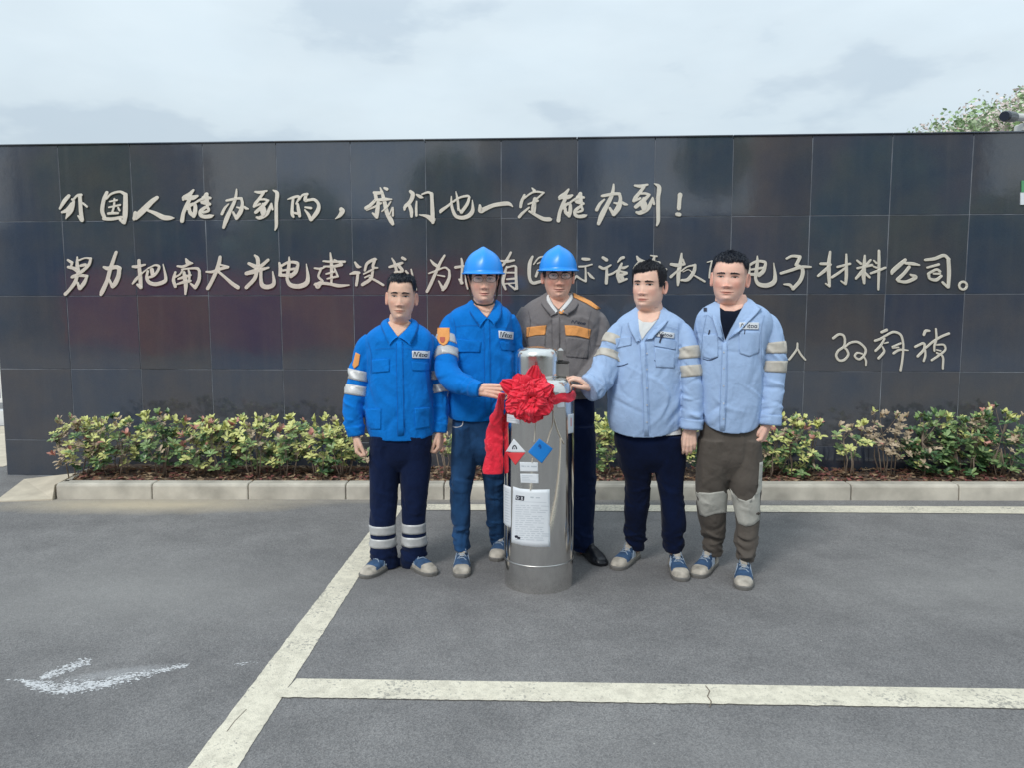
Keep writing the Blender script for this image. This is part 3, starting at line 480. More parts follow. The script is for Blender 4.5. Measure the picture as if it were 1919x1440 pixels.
LINE2 = [
 (E_, [[(115,210,25),(160,240,35)],[(215,180,20),(215,250,38),(220,320,54)],[(120,285,32),(180,300,38),(230,340,38)],[(165,240,28),(150,280,28)],[(230,215,22),(300,190,18),(360,195,28)],[(360,200,32),(340,260,36),(280,320,40),(220,360,38)],[(250,270,32),(300,260,36)],[(160,390,36),(220,370,40),(320,380,32)],[(215,380,40),(190,450,46),(130,530,38),(90,570,42)],[(320,385,28),(290,450,46),(245,510,44)],[(220,450,28),(240,510,36)]]),
 (E_, [[(625,130,38),(600,200,42),(560,320,48),(530,430,48),(480,540,52),(465,575,36)],[(495,285,28),(540,300,46),(620,285,46),(665,300,46)],[(660,300,46),(650,380,52),(620,450,56),(590,490,46)],[(555,420,28),(585,490,36)]]),
 (E_, [[(865,215,38),(870,300,42),(880,400,46),(885,500,44)],[(800,280,28),(850,280,38),(930,260,22)],[(800,460,22),(840,410,36),(900,350,22),(960,300,14)],[(850,470,28),(885,500,36)],[(960,300,18),(1040,265,22),(1080,290,32),(1030,370,32),(950,400,28)],[(960,330,30),(950,400,36),(980,450,42),(1050,465,46),(1130,440,46),(1150,400,36),(1122,255,12)],[(1000,310,46),(1010,360,46)]]),
 (E_, [[(1360,200,22),(1385,240,54),(1430,245,18)],[(1270,275,22),(1330,280,32),(1400,250,28)],[(1250,340,28),(1230,420,38),(1250,490,36)],[(1330,310,22),(1300,360,22),(1250,390,22)],[(1320,310,22),(1400,300,22),(1480,300,32),(1505,330,32)],[(1505,330,32),(1500,420,42),(1460,500,44)],[(1410,460,22),(1450,495,36)],[(1340,340,32),(1350,400,50),(1360,480,46),(1355,570,24)],[(1280,410,22),(1340,390,36),(1410,370,28)],[(1270,465,22),(1350,440,36),(1410,430,28)],[(1390,320,22),(1400,360,28),(1395,440,28)]]),
 (E_, [[(1720,180,38),(1710,240,46),(1680,330,46),(1630,440,42),(1590,510,44)],[(1575,335,22),(1640,335,32),(1720,305,36),(1805,285,32)],[(1720,260,22),(1800,280,22)],[(1700,330,28),(1770,390,32),(1850,460,42),(1910,500,46)]]),
 (F_, [[(180,130,18),(205,160,36),(210,230,36)],[(130,200,28),(190,230,42)],[(295,170,28),(250,210,32),(210,240,32)],[(110,285,36),(190,265,42),(300,235,18)],[(200,260,36),(180,330,36),(110,405,36)],[(235,250,28),(235,340,32),(250,390,42),(300,400,42),(345,370,36),(335,270,12)]]),
 (F_, dian),
 (F_, [[(825,110,14),(835,200,30),(835,300,26),(835,370,22)],[(765,180,16),(830,185,22),(950,185,22)],[(770,225,14),(850,225,26),(920,210,34)],[(860,170,18),(920,200,18)],[(790,290,16),(860,270,22)],[(800,330,16),(890,310,22)],[(860,240,18),(890,310,18)],[(690,240,16),(740,245,22),(790,225,14)],[(745,250,22),(725,310,22),(760,350,22)],[(690,380,18),(740,360,22)],[(700,375,28),(720,400,36),(750,370,30),(820,375,28),(900,390,32),(985,385,14)]]),
 (F_, [[(1035,190,18),(1060,225,32),(1085,230,14)],[(995,290,16),(1030,280,32),(1070,280,28)],[(1060,290,26),(1055,340,28),(1048,385,26)],[(1120,260,22),(1140,200,28),(1200,165,28),(1220,165,14)],[(1205,170,28),(1190,230,26),(1230,238,14)],[(1110,290,14),(1190,250,22)],[(1190,250,22),(1170,330,32),(1100,380,32)],[(1120,320,16),(1160,300,16)],[(1160,320,18),(1220,350,22),(1278,385,22)]]),
 (F_, [[(1350,155,12),(1375,200,26),(1390,265,28)],[(1330,230,22),(1400,210,32),(1440,195,22)],[(1440,152,28),(1465,165,24)],[(1375,275,18),(1440,265,28),(1410,220,28)],[(1470,265,20),(1490,290,18)],[(1515,250,14),(1535,340,22),(1560,425,14)],[(1390,270,22),(1370,340,24),(1330,400,24)],[(1400,330,20),(1440,330,20)]]),
 (F_, [[(1680,170,12),(1710,205,28),(1750,230,28)],[(1800,132,20),(1760,200,28),(1720,290,30),(1680,380,32),(1650,440,28)],[(1665,285,14),(1720,265,18),(1800,235,18),(1840,260,20)],[(1840,260,20),(1840,320,28),(1810,390,36),(1785,425,28)],[(1750,350,14),(1785,415,28)],[(1740,300,12),(1800,310,16)]]),
 (P2z, [[(470,320,24),(480,380,38),(480,460,38),(470,560,28),(470,650,46)],[(390,440,42),(460,430,38),(560,420,28)],[(440,600,28),(480,650,46)],[(530,520,28),(535,640,30),(555,730,24)],[(560,500,28),(680,500,30),(690,640,36)],[(560,580,24),(670,580,24)]]),
 (P2z, [[(1135,240,34),(1110,290,38),(1060,370,42),(1010,430,28)],[(990,350,24),(1080,360,42),(1180,345,28)],[(1080,430,24),(1050,530,46),(1030,640,42),(1065,735,32)],[(1090,440,28),(1180,420,28),(1205,440,38)],[(1205,440,38),(1205,560,42),(1215,725,42)],[(1110,670,24),(1190,735,32)],[(1085,510,26),(1190,510,26)],[(1080,600,26),(1190,590,34)],[(1060,660,22),(1190,650,22)]]),
 (P3z, [[(275,295,34),(240,380,54),(230,500,54),(240,600,46),(280,650,46),(360,635,46),(480,600,34)],[(290,400,20),(340,330,24),(390,300,24),(500,300,28),(520,400,36),(520,640,36)],[(320,560,36),(350,480,36)],[(340,390,20),(380,370,20)]]),
 (P3z, [[(945,325,36),(990,330,46),(1038,330,36)],[(900,430,28),(980,425,28),(1075,400,22)],[(985,430,22),(990,520,28),(990,625,36)],[(870,560,36),(930,600,28),(990,630,28)],[(1020,510,22),(1060,560,42),(1100,590,22)],[(860,560,28),(840,600,18)]]),
 (Gz, [[(445,210,38),(488,238,46)],[(405,320,36),(460,340,36),(540,300,22)],[(490,340,32),(490,430,42),(485,515,42)],[(500,420,28),(560,400,28),(620,360,22)],[(692,208,38),(660,220,36),(622,265,18)],[(670,280,28),(640,350,42),(620,420,42),(640,495,38)],[(650,330,36),(700,330,36),(745,310,18)],[(640,370,28),(730,390,28)],[(620,430,46),(730,400,28)],[(640,498,38),(730,465,28)],[(660,420,52),(680,470,52)]]),
 (Gz, [[(850,195,22),(880,240,52),(950,255,22)],[(870,265,22),(830,310,22),(815,345,28)],[(1015,185,18),(1090,195,22)],[(1060,200,28),(1050,250,42),(1080,260,28)],[(1030,270,28),(1120,265,22),(1120,300,22)],[(1152,340,22),(1200,350,28)],[(850,330,30),(870,470,34)],[(990,380,26),(1120,380,26),(1100,470,28),(1000,480,28)]]),
 (Gz, [[(1385,160,22),(1375,250,46),(1350,380,54),(1345,480,46),(1340,540,28)],[(1258,290,38),(1330,300,46),(1420,290,28)],[(1400,230,22),(1420,290,28)],[(1255,440,38),(1310,390,28),(1370,340,28)],[(1380,370,18),(1450,320,18),(1540,300,28)],[(1545,300,38),(1530,380,46),(1460,470,46),(1380,480,28)],[(1400,380,14),(1470,355,12),(1530,410,22)],[(1530,420,18),(1600,460,28),(1660,495,28)]]),
 (Gz, [[(1690,265,14),(1750,250,18)],[(1745,260,18),(1725,350,22),(1715,450,22)],[(1715,450,20),(1800,480,20)],[(1760,330,20),(1830,340,24)],[(1880,280,24),(1900,420,30),(1860,500,30)]]),
 ((0, 0, 0, 'dian2'), dian),
 (Hz, [[(385,145,18),(430,125,22),(490,130,28)],[(490,135,28),(460,195,28)],[(460,190,22),(510,230,32),(495,310,32),(435,380,30)],[(340,260,22),(420,235,26),(500,210,26),(575,210,16)],[(365,345,14),(410,350,26),(435,380,22)]]),
 (Hz, [[(725,92,20),(715,180,32),(715,270,32),(720,360,22)],[(650,185,22),(720,185,26)],[(630,280,20),(680,240,28),(730,190,18)],[(690,340,14),(720,362,18)],[(850,112,16),(850,200,26),(850,280,28),(845,340,22)],[(780,210,18),(880,185,20)],[(740,290,22),(800,250,22),(850,210,18)],[(810,320,14),(845,343,22)]]),
 (Hz, [[(995,122,18),(990,200,32),(985,270,36),(990,336,22)],[(935,160,18),(965,185,22)],[(1040,155,18),(1010,190,22)],[(935,220,18),(1050,195,22)],[(925,300,20),(960,260,28),(990,220,22)],[(1000,260,22),(1030,290,22)],[(1105,84,22),(1105,200,26),(1100,386,18)],[(1065,160,14),(1085,180,18)],[(1060,205,14),(1085,215,18)],[(1040,260,18),(1095,240,22),(1155,215,18)]]),
 (Hz, [[(1310,155,28),(1270,190,36),(1215,240,36),(1205,262,22)],[(1310,180,22),(1370,185,28),(1420,195,14)],[(1340,210,28),(1300,260,28),(1250,308,32)],[(1255,320,22),(1320,325,28),(1390,290,32),(1350,270,18)]]),
 (Hz, [[(1465,155,22),(1540,145,28),(1610,120,28),(1650,150,28)],[(1645,150,32),(1650,250,34),(1645,365,28)],[(1600,330,22),(1640,368,22)],[(1480,215,18),(1570,190,22)],[(1490,265,28),(1500,300,22),(1550,310,28),(1590,280,22)],[(1490,260,20),(1550,230,22),(1580,245,22)],[(1530,262,18),(1580,262,20)]]),
 (Hz, [[(1760 + 30 * math.cos(a), 355 + 30 * math.sin(a), 20) for a in [k * math.pi / 4 for k in range(8)] + [6.1]]]),
]
LINE3 = [
 (Iz, [[(175,335,20),(170,390,22),(130,450,23),(92,498,23)],[(175,390,20),(210,450,23),(253,500,20)]]),
 (Iz, [[(530,285,28),(590,245,26),(640,270,26),(640,360,26),(580,410,26),(560,460,26),(590,505,26),(640,500,26),(680,450,26),(665,400,26),(640,380,18)],[(640,380,18),(700,330,24),(780,325,26),(850,390,26),(840,450,26),(790,495,24),(745,465,24),(770,430,22),(820,440,18)],[(830,460,20),(855,510,22),(855,553,20)]]),
 (Iz, [[(1010,225,28),(1062,202,32)],[(945,310,26),(1000,290,26),(1050,260,24),(1130,222,26),(1200,250,26),(1225,330,24),(1225,420,24),(1215,520,24),(1200,605,26)],[(1040,290,22),(1000,360,28),(950,410,26)],[(1020,370,18),(1035,420,26),(980,485,28)],[(1040,335,14),(1075,325,16)],[(1115,370,18),(1200,335,22)],[(1130,435,26),(1190,400,26),(1275,405,14)],[(1120,380,18),(1180,375,18)]]),
 (Iz, [[(1432,250,28),(1450,212,32),(1488,210,22)],[(1345,370,26),(1420,335,26),(1440,345,24)],[(1440,345,26),(1430,400,28),(1370,465,28)],[(1445,400,20),(1445,460,24),(1430,512,24)],[(1450,380,24),(1520,320,26),(1600,270,26),(1680,237,26)],[(1550,192,22),(1555,290,24),(1535,360,24),(1535,410,22)],[(1560,350,18),(1630,350,22),(1645,400,22),(1590,450,24),(1510,505,24)],[(1560,430,22),(1620,470,24),(1620,588,22)],[(1560,400,16),(1600,410,16)]]),
]
def character(strokes, mapf, depth0=.010, depth=.026, bev=.0022):
    b = MB()
    for k, s in enumerate(strokes):
        C, L_, R_, end, st = stroke_geo(s, mapf)
        ring = np.array(list(L_) + end + list(R_[::-1]) + st); n = len(L_); N = len(ring); top = depth + (k % 6) * .0007
        cen = np.concatenate([C[:, :2], np.repeat(C[-1:, :2], 3, 0), C[::-1, :2], np.repeat(C[:1, :2], 3, 0)])
        d = ring - cen; dl = np.linalg.norm(d, axis=1)[:, None] + 1e-6
        inn = ring - d / dl * np.minimum(dl * .35, .45)
        V = [mapf(p, depth0) for p in ring] + [mapf(p, top - bev) for p in ring] + [mapf(p, top) for p in inn]
        F = []; M_ = []
        for i in range(N):
            j = (i + 1) % N; F += [(i, j, N + j, N + i), (N + i, N + j, 2 * N + j, 2 * N + i)]; M_ += [1, 0]
        o = 2 * N                                  # L:0..n-1, end: n..n+2, R reversed: n+3..2n+2, start: 2n+3..2n+5
        for i in range(n - 1): F.append((o + i, o + i + 1, o + 2 * n + 1 - i, o + 2 * n + 2 - i)); M_.append(0)
        F.append(tuple(o + i for i in range(n - 1, n + 4))); M_.append(0)
        F.append((o + 2 * n + 2, o + 2 * n + 3, o + 2 * n + 4, o + 2 * n + 5, o)); M_.append(0)
        b.add(V, F, M_)
    return b
def src_map(reg):
    if len(reg) == 3: return lambda x, y: (reg[0] + x / reg[2], reg[1] + y / reg[2])
    k = reg[3]
    if k == 'neng': return lambda x, y: (340 + (x - 468) * 63.4 / 322, 356 + (y - 195) * 62.5 / 360)
    if k == 'ban2': return lambda x, y: (1116 + (x - 235) * 59 / 325, 346 + (y - 225) * 75 / 465)
    if k == 'dao2': return lambda x, y: (1185.5 + (x - 620) * 54 / 315, 344.5 + (y - 232) * 79 / 483)
    if k == 'dian2': return lambda x, y: (1399 + (x - 385) * 55 / 265, 480 + (y - 145) * 58 / 265)
def mk_line(chars, label, cat='inscription'):
    first = None; pts = []
    objs = []
    for reg, strokes in chars:
        sm = src_map(reg)
        sw = abs(sm(1, 0)[0] - sm(0, 0)[0]); st = []
        for s in strokes: st.append([(*sm(x, y), w * sw * .93) for x, y, w in s])
        objs.append((st, sw))
    P = wall_hit(*objs[0][0][0][0][:2]); e = empty('gold_inscription', label, cat, loc=tuple(P))
    for st, sw in objs:
        b = character(st, lambda p, off: wall_hit(p[0], p[1], 0) + WN * off, depth0=.0165, depth=.027)
        b.build('character', [m_gold, m_gold_side], e, smooth=False)
mk_line(LINE1, 'upper line of gold raised brush characters on the granite wall, ending in an exclamation mark')
mk_line(LINE2, 'lower line of gold raised brush characters, running behind the heads of the men')
mk_line(LINE3, 'short gold signature in thin raised handwriting at the lower right of the granite wall')
# ------------------------------------------------------------------ hedge shrubs
LEAF = [mat('leaf_yellow_green', (.58, .60, .22), .42, var=.2, vscale=25, spec=.5), mat('leaf_mid_green', (.21, .31, .12), .38, var=.2, vscale=25),
        mat('leaf_dark_green', (.06, .13, .05), .35, var=.2, vscale=25), mat('leaf_olive_brown', (.44, .35, .24), .5, var=.2, vscale=25), mat('leaf_pink', (.50, .24, .19), .5, var=.2, vscale=25)]
m_bark = mat('shrub_bark', (.22, .17, .13), .85, var=.2, vscale=50)
def leaf(b, P, d, up, L_, w, m):
    d = d / np.linalg.norm(d); s = np.cross(d, up); s /= np.linalg.norm(s) + 1e-9; n = np.cross(s, d)
    a = P + d * L_ * .4; c = P + d * L_ * .75 - n * L_ * .07; t = P + d * L_ - n * L_ * .16
    V = [P, a + s * w * .42 + n * w * .12, a, a - s * w * .42 + n * w * .12, c + s * w * .5 + n * w * .1, c, c - s * w * .5 + n * w * .1, t]
    b.add(V, [(0, 2, 1), (0, 3, 2), (1, 2, 5, 4), (2, 3, 6, 5), (4, 5, 7), (5, 6, 7)], m)
def shrub(px, z0, ztop, wid, dens, tone, label, seed, stems=4, back=.30):
    rg = np.random.RandomState(seed); P0 = kpt(px) - kn * back; P0[2] = KH - .02
    ztop = ztop + rg.randn() * .022; e = empty('hedge_shrub', label, 'shrub', loc=tuple(P0), group='shrubs of the low hedge in front of the granite wall')
    tb = MB(); fb = MB(); tips = []
    for i in range(stems):
        a = rg.rand() * 6.28; r = rg.rand() ** .5; base = P0 + kd * (r * math.cos(a) * wid * .22) + kn * (r * math.sin(a) * .08)
        h = z0 + (ztop - z0) * (.25 + .35 * rg.rand()); top = base + kd * (r * math.cos(a) * wid * .2 + rg.randn() * .02) + kn * (math.sin(a) * .06); top[2] = h
        mid = (base + top) / 2 + kd * rg.randn() * .015 + kn * rg.randn() * .01
        tb.tube([base, mid, top], [.0055, .0045, .0035], 6); tips.append(top)
    nW = int(dens)
    for k in range(nW):
        a = rg.rand() * 6.28; r = rg.rand() ** .45; q = rg.rand() ** .8
        hh = z0 + (ztop - z0) * q; taper = math.sqrt(max(.15, 1 - ((q - .55) / .75) ** 2))
        c = P0 + kd * (r * math.cos(a) * wid / 2 * taper) + kn * (r * math.sin(a) * .17 * taper); c[2] = hh + rg.randn() * .012
        src = tips[int(np.argmin([np.linalg.norm(t - c) for t in tips]))]
        if rg.rand() < .55: tb.tube([src, (src + c) / 2 + np.array([0, 0, -.01]), c], [.003, .0025, .0016], 4, cap=False)
        front = math.sin(a) * r
        ax = np.array([0, 0, 1.0]) + kd * rg.randn() * .35 + kn * (.35 + .35 * rg.rand()); ax /= np.linalg.norm(ax)
        # colour by cluster
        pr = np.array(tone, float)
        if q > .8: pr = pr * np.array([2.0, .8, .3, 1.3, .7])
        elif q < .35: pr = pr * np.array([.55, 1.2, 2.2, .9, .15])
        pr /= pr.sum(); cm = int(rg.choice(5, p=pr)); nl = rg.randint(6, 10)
        u = np.cross(ax, [0.3, .2, 1]); u /= np.linalg.norm(u); v = np.cross(ax, u); ph = rg.rand() * 6.28
        for j in range(nl):
            t = ph + 6.283 * j / nl + rg.randn() * .15; el = .25 + .5 * rg.rand() if cm != 4 and q < .85 else .8 + .5 * rg.rand()
            d = (u * math.cos(t) + v * math.sin(t)) * math.cos(el) + ax * math.sin(el)
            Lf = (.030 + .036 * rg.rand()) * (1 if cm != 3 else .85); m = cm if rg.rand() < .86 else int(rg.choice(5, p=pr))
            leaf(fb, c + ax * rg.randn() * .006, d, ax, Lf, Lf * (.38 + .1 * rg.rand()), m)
    tb.build('stem', m_bark, e, smooth=True)
    fb.build('foliage', LEAF, e, smooth=False, kind='stuff')
YG = [.5, .22, .10, .12, .06]; DG = [.08, .3, .5, .08, .04]; OL = [.28, .14, .08, .42, .08]; SP = [.3, .3, .1, .25, .05]
HS = [
 (106, .22, .60, .36, 52, OL, 'leftmost hedge shrub, bronze-tipped, at the corner by the return kerb'),
 (180, .22, .60, .44, 66, YG, 'bushy yellow-green hedge shrub, second from the left end of the hedge'),
 (272, .24, .61, .36, 56, [.25, .35, .25, .12, .03], 'hedge shrub with deep green glossy leaves, third from the left end'),
 (340, .20, .59, .36, 52, [.35, .25, .2, .12, .08], 'hedge shrub with a bright yellow-green low rosette, below the character for south'),
 (395, .20, .58, .34, 46, [.3, .22, .2, .12, .16], 'hedge shrub with pink new shoots on top, left of the hedge middle'),
 (455, .22, .59, .34, 50, YG, 'dense lime-coloured hedge shrub, third to the left of the first man'),
 (520, .22, .60, .34, 48, [.42, .22, .16, .1, .1], 'hedge shrub with pink tips and lime leaves, second to the left of the first man'),
 (580, .18, .60, .32, 50, [.45, .2, .18, .1, .07], 'hedge shrub with an upright bronze shoot, next but one to the first man'),
 (632, .22, .59, .30, 46, [.62, .18, .08, .08, .04], 'bright lime hedge shrub beside the hanging hand of the man at far left'),
 (700, .22, .50, .28, 24, SP, 'sparse hedge shrub behind the legs of the man at far left'),
 (828, .22, .46, .22, 16, SP, 'bare-stemmed hedge shrub seen between the two men in blue jackets'),
 (908, .22, .45, .20, 14, SP, 'small thin hedge shrub seen between the jeans legs'),
 (1132, .20, .57, .26, 46, [.5, .28, .14, .06, .02], 'green hedge shrub in the gap right of the steel cylinder'),
 (1296, .20, .50, .22, 28, [.4, .3, .2, .06, .04], 'hedge shrub in the narrow gap between the two light-blue shirts'),
 (1455, .20, .60, .36, 56, [.42, .24, .14, .16, .04], 'hedge shrub directly right of the legs of the man in brown trousers'),
 (1520, .17, .62, .36, 54, [.3, .22, .18, .24, .06], 'mixed olive and green hedge shrub, second to the right of the men'),
 (1625, .26, .58, .30, 20, [.25, .2, .1, .38, .07], 'thin open hedge shrub with bare stems, standing alone in the gap'),
 (1700, .30, .62, .38, 34, [.1, .06, .02, .76, .06], 'bronze-leaved hedge shrub on bare forked stems'),
 (1775, .18, .62, .36, 62, DG, 'dense dark green hedge shrub with bronze top, left of the last two'),
 (1845, .16, .66, .38, 74, [.06, .3, .5, .1, .04], 'dense dark green hedge shrub with pink crown, last but one on the right'),
 (1912, .18, .68, .40, 70, [.12, .32, .34, .1, .12], 'tall hedge shrub with pink and lime shoots at the right edge'),
]
for i, (px, z0, zt, w, dn, tone, lab) in enumerate(HS):
    shrub(px, z0 - (.03 if dn > 30 else -.02), zt + .0, w, dn * (1.45 if dn > 30 else 1.2), tone, lab, 40 + i, stems=4 + (i % 3))

# ------------------------------------------------------------------ tree behind the wall, top right
m_tl = [mat('tree_leaf_green', (.30, .44, .21), .5, var=.2), mat('tree_leaf_light', (.48, .60, .38), .5, var=.2), mat('tree_blossom', (.72, .62, .60), .7, var=.15)]
m_tb = mat('tree_bark', (.20, .16, .13), .9, var=.3, vscale=12, bump=.6, bscale=30)
rg = np.random.RandomState(77); T0 = np.array([9.7, 12.6, 0]); te = empty('tree', 'leafy tree with pale blossom rising behind the right end of the wall', 'tree', loc=tuple(T0))
tb = MB(); tb.tube([T0, T0 + [.1, 0, 1.2], T0 + [.0, .1, 2.4], T0 + [.2, 0, 3.6]], [.16, .13, .11, .07], 12); tb.build('trunk', m_tb, te, smooth=True)
tb = MB(); fb = MB()
def crown_top(x): d = max(0.0, x - 6.55); return min(4.30 + .16 * d + .085 * d * d + .06 * math.sin(x * 9), 6.3)
for k in range(420):
    x = 6.6 + 5.6 * rg.rand() ** .8; y = T0[1] + rg.randn() * .8; zt = crown_top(x) * (1 if rg.rand() < .6 else .97) - rg.rand() ** 1.6 * 1.5
    c0 = np.array([x, y, zt - .1]); s0 = T0 + [0, 0, 2.4 + 1.2 * rg.rand()]; mid = (s0 + c0) / 2 + [0, 0, .15]
    if k % 2 == 0: tb.tube([s0, mid, c0], [.03, .018, .006], 5)
    for q in range(7):
        c = c0 + rg.randn(3) * [.18, .22, .08]; bl = rg.rand() < (.55 if zt > crown_top(x) - .35 else .18)
        for j in range(20):
            p = c + rg.randn(3) * .085; d2 = rg.randn(3); d2[2] *= .6; Lf = (.05 + .06 * rg.rand()) * (.75 if bl else 1)
            d2 /= np.linalg.norm(d2); sd_ = np.cross(d2, rg.randn(3)); sd_ /= np.linalg.norm(sd_) + 1e-9
            fb.add([p, p + d2 * Lf * .5 + sd_ * Lf * .3, p + d2 * Lf, p + d2 * Lf * .5 - sd_ * Lf * .3], [(0, 1, 2, 3)], 2 if bl else int(rg.rand() < .45))
tb.build('limb', m_tb, te, smooth=True); fb.build('crown', m_tl, te, smooth=False, kind='stuff')

# ------------------------------------------------------------------ security camera on a bracket above the wall
m_white = mat('white_painted_metal', (.62, .62, .60), .4, var=.08, vscale=8, bump=.1); m_dk = mat('dark_glass_housing', (.012, .018, .035), .25)
Q = W(1892, 219, 6.9); cam_e = empty('security_camera', 'white bullet security camera with dark front hood above the wall at top right', 'camera', loc=tuple(Q))
a = W(1882, 217, 6.75); c = W(1899, 219, 6.9); d = W(1950, 221, 7.1)
mb = MB(); mb.tube([a, a + (c - a) * .15, c, c + (d - c) * .05], [.040, .047, .044, .038], 20); mb.build('hood', m_dk, cam_e, smooth=False)
mb = MB(); mb.tube([c, c + (d - c) * .1, d], [.034, .034, .034], 20); mb.build('body', m_white, cam_e, smooth=False)
pb = W(1945, 222, 7.05); 
mb = MB(); mb.tube([pb, pb - [0, 0, .12], pb + [.1, .05, -.30]], [.018, .018, .03], 10); mb.build('bracket', m_white, cam_e, smooth=True)
mb = MB(); mb.box(W(1925, 240, 7.05), .16, .12, .07, bev=.008); mb.build('mount', m_white, cam_e)
mb = MB(); mb.tube([pb + [.1, .05, -.30], [pb[0] + .1, pb[1] + .05, 0]], .04, 12); mb.build('pole', m_white, cam_e, smooth=True)
# sign plate on the wall, right edge
s0 = wall_hit(1911, 339); s1 = wall_hit(1945, 385); e = empty('notice_plate', 'small green and white notice plate fixed to the wall at the right edge', 'sign', loc=tuple((s0 + s1) / 2))
m_gr = mat('sign_green', (.10, .33, .16), .5); m_sw = mat('sign_white', (.72, .76, .80), .5)
for nm, y0, y1, mm in (('green_panel', 339, 361, m_gr), ('white_panel', 361.4, 384, m_sw)):
    p = [wall_hit(x, y, 0) for x, y in ((1911 - (y0 > 350) * 2, y1), (1962, y1), (1962, y0), (1911 - (y0 > 350) * 2, y0))]
    V = [q + WN * .026 for q in p] + [q + WN * .017 for q in p]
    mesh_obj(nm, V, [(0, 1, 2, 3), (0, 4, 5, 1), (1, 5, 6, 2), (2, 6, 7, 3), (3, 7, 4, 0)], mm, e, smooth=False)

# ------------------------------------------------------------------ beyond the left end of the wall
m_bw = mat('far_white_render', (.62, .63, .63), .8, var=.12, vscale=3); m_win = mat('far_window_glass', (.05, .07, .09), .1); m_rail = mat('white_railing_paint', (.7, .7, .68), .5)
e = empty('white_railing', 'white railing with slim bars just visible past the left end of the wall', 'railing', loc=(-7.6, 9.6, 0))
mb = MB(); mb.box((-7.6, 9.6, .09), 5, .22, .18); mb.build('plinth', m_bw, e)
for z in (1.25, .30):
    mb = MB(); mb.box((-7.6, 9.6, z), 5, .05, .05, bev=.006); mb.build('rail', m_rail, e)
for k in range(42):
    mb = MB(); mb.box((-10.05 + k * .12, 9.6, .775), .035, .03, .90); mb.build('bar', m_rail, e)
mesh_obj('path', [(-14, 7.25, .004), (-4.75, 7.0, .004), (-4.75, 9.4, .004), (-14, 9.4, .004)], [(0, 1, 2, 3)], m_kerb2, smooth=False, kind='structure')
e = empty('white_building', 'pale two-storey building glimpsed beyond the left end of the wall', 'building', loc=(-22, 34, 0))
mb = MB(); mb.box((-22, 34, 1.05), 12, 6, 2.1); mb.build('facade', m_bw, e)
for k in range(5):
    for z in (1.2,):
        mb = MB(); mb.box((-26.4 + k * 2.2, 30.97, z), 1.2, .05, 1.1); w_ = mb.build('window', m_win, e)
        mb = MB(); mb.box((-26.4 + k * 2.2, 30.93, z - .6), 1.3, .1, .06); mb.build('sill', m_rail, w_)
# ------------------------------------------------------------------ invented yard behind the camera, added for reflections in the granite and steel
m_f1 = mat('works_facade', (.42, .44, .47), .8, var=.15, vscale=.6); m_f2 = mat('works_band', (.09, .12, .18), .5)
m_red = mat('red_banner_cloth', (.75, .03, .03), .6, var=.15, vscale=2); m_post = mat('banner_post', (.3, .3, .3), .5)
e = empty('works_building', 'long grey works building facing the wall from across the yard', 'building', loc=(2, -30, 0))  # unseen building, invented so the polished wall has a facade to reflect
mb = MB(); mb.box((2, -34, 3.1), 130, 8, 6.2); mb.build('facade', m_f1, e)
for r in range(2):
    for k in range(14):
        mb = MB(); mb.box((-18.5 + k * 3.15, -29.96, 1.9 + r * 2.6), 1.9, .1, 1.4); w_ = mb.build('window', m_win, e)
mb = MB(); mb.box((2, -29.9, 6.1), 130.4, .4, .6); mb.build('parapet', m_f2, e)
e = empty('red_banner', 'long red cloth banner hung between posts across the yard', 'banner', loc=(-9, -11, 0))  # banner added out of view to put red into the granite reflections
V = []; n = 60
for i in range(n + 1):
    for z in (.1, 1.3, 2.75):
        V.append((-17 + 15.5 * i / n, -11 + .12 * math.sin(i * .9) + .05 * math.sin(i * 2.3), z + .12 * math.sin(i * .4)))
mesh_obj('cloth', V, [(i * 3 + j, (i + 1) * 3 + j, (i + 1) * 3 + j + 1, i * 3 + j + 1) for i in range(n) for j in range(2)], m_red, e)
for x in (-17.1, -12, -6.8, -1.4):
    mb = MB(); mb.tube([(x, -11.1, 0), (x, -11.1, 3.1)], .04, 8); mb.build('post', m_post, e, smooth=True)
rg = np.random.RandomState(5)
for k, x in enumerate((-20, -13, 12, 17.5, 23)):  # invented trees out of view, there to be reflected
    c = np.array([x, -20 - 2 * rg.rand(), 0]); te = empty('tree', ['round tree at the far left of the yard opposite the wall', 'round tree between banner and works building', 'first of three round trees right of the yard', 'middle tree of the three right of the yard', 'last tree of the three right of the yard'][k], 'tree', loc=tuple(c))
    tb = MB(); tb.tube([c, c + [0, 0, 2], c + [.1, 0, 3.6]], [.16, .13, .08], 8); tb.build('trunk', m_tb, te, smooth=True)
    fb = MB()
    for j in range(900):
        d = rg.randn(3); d /= np.linalg.norm(d); p = c + [0, 0, 4.2] + d * [2.0, 2.0, 1.7] * (.55 + .5 * rg.rand()); s = rg.randn(3) * .25; t = rg.randn(3) * .25
        fb.add([p - s, p + t, p + s, p - t], [(0, 1, 2, 3)], int(rg.rand() < .3))
    fb.build('crown', m_tl[:2], te, smooth=False, kind='stuff')

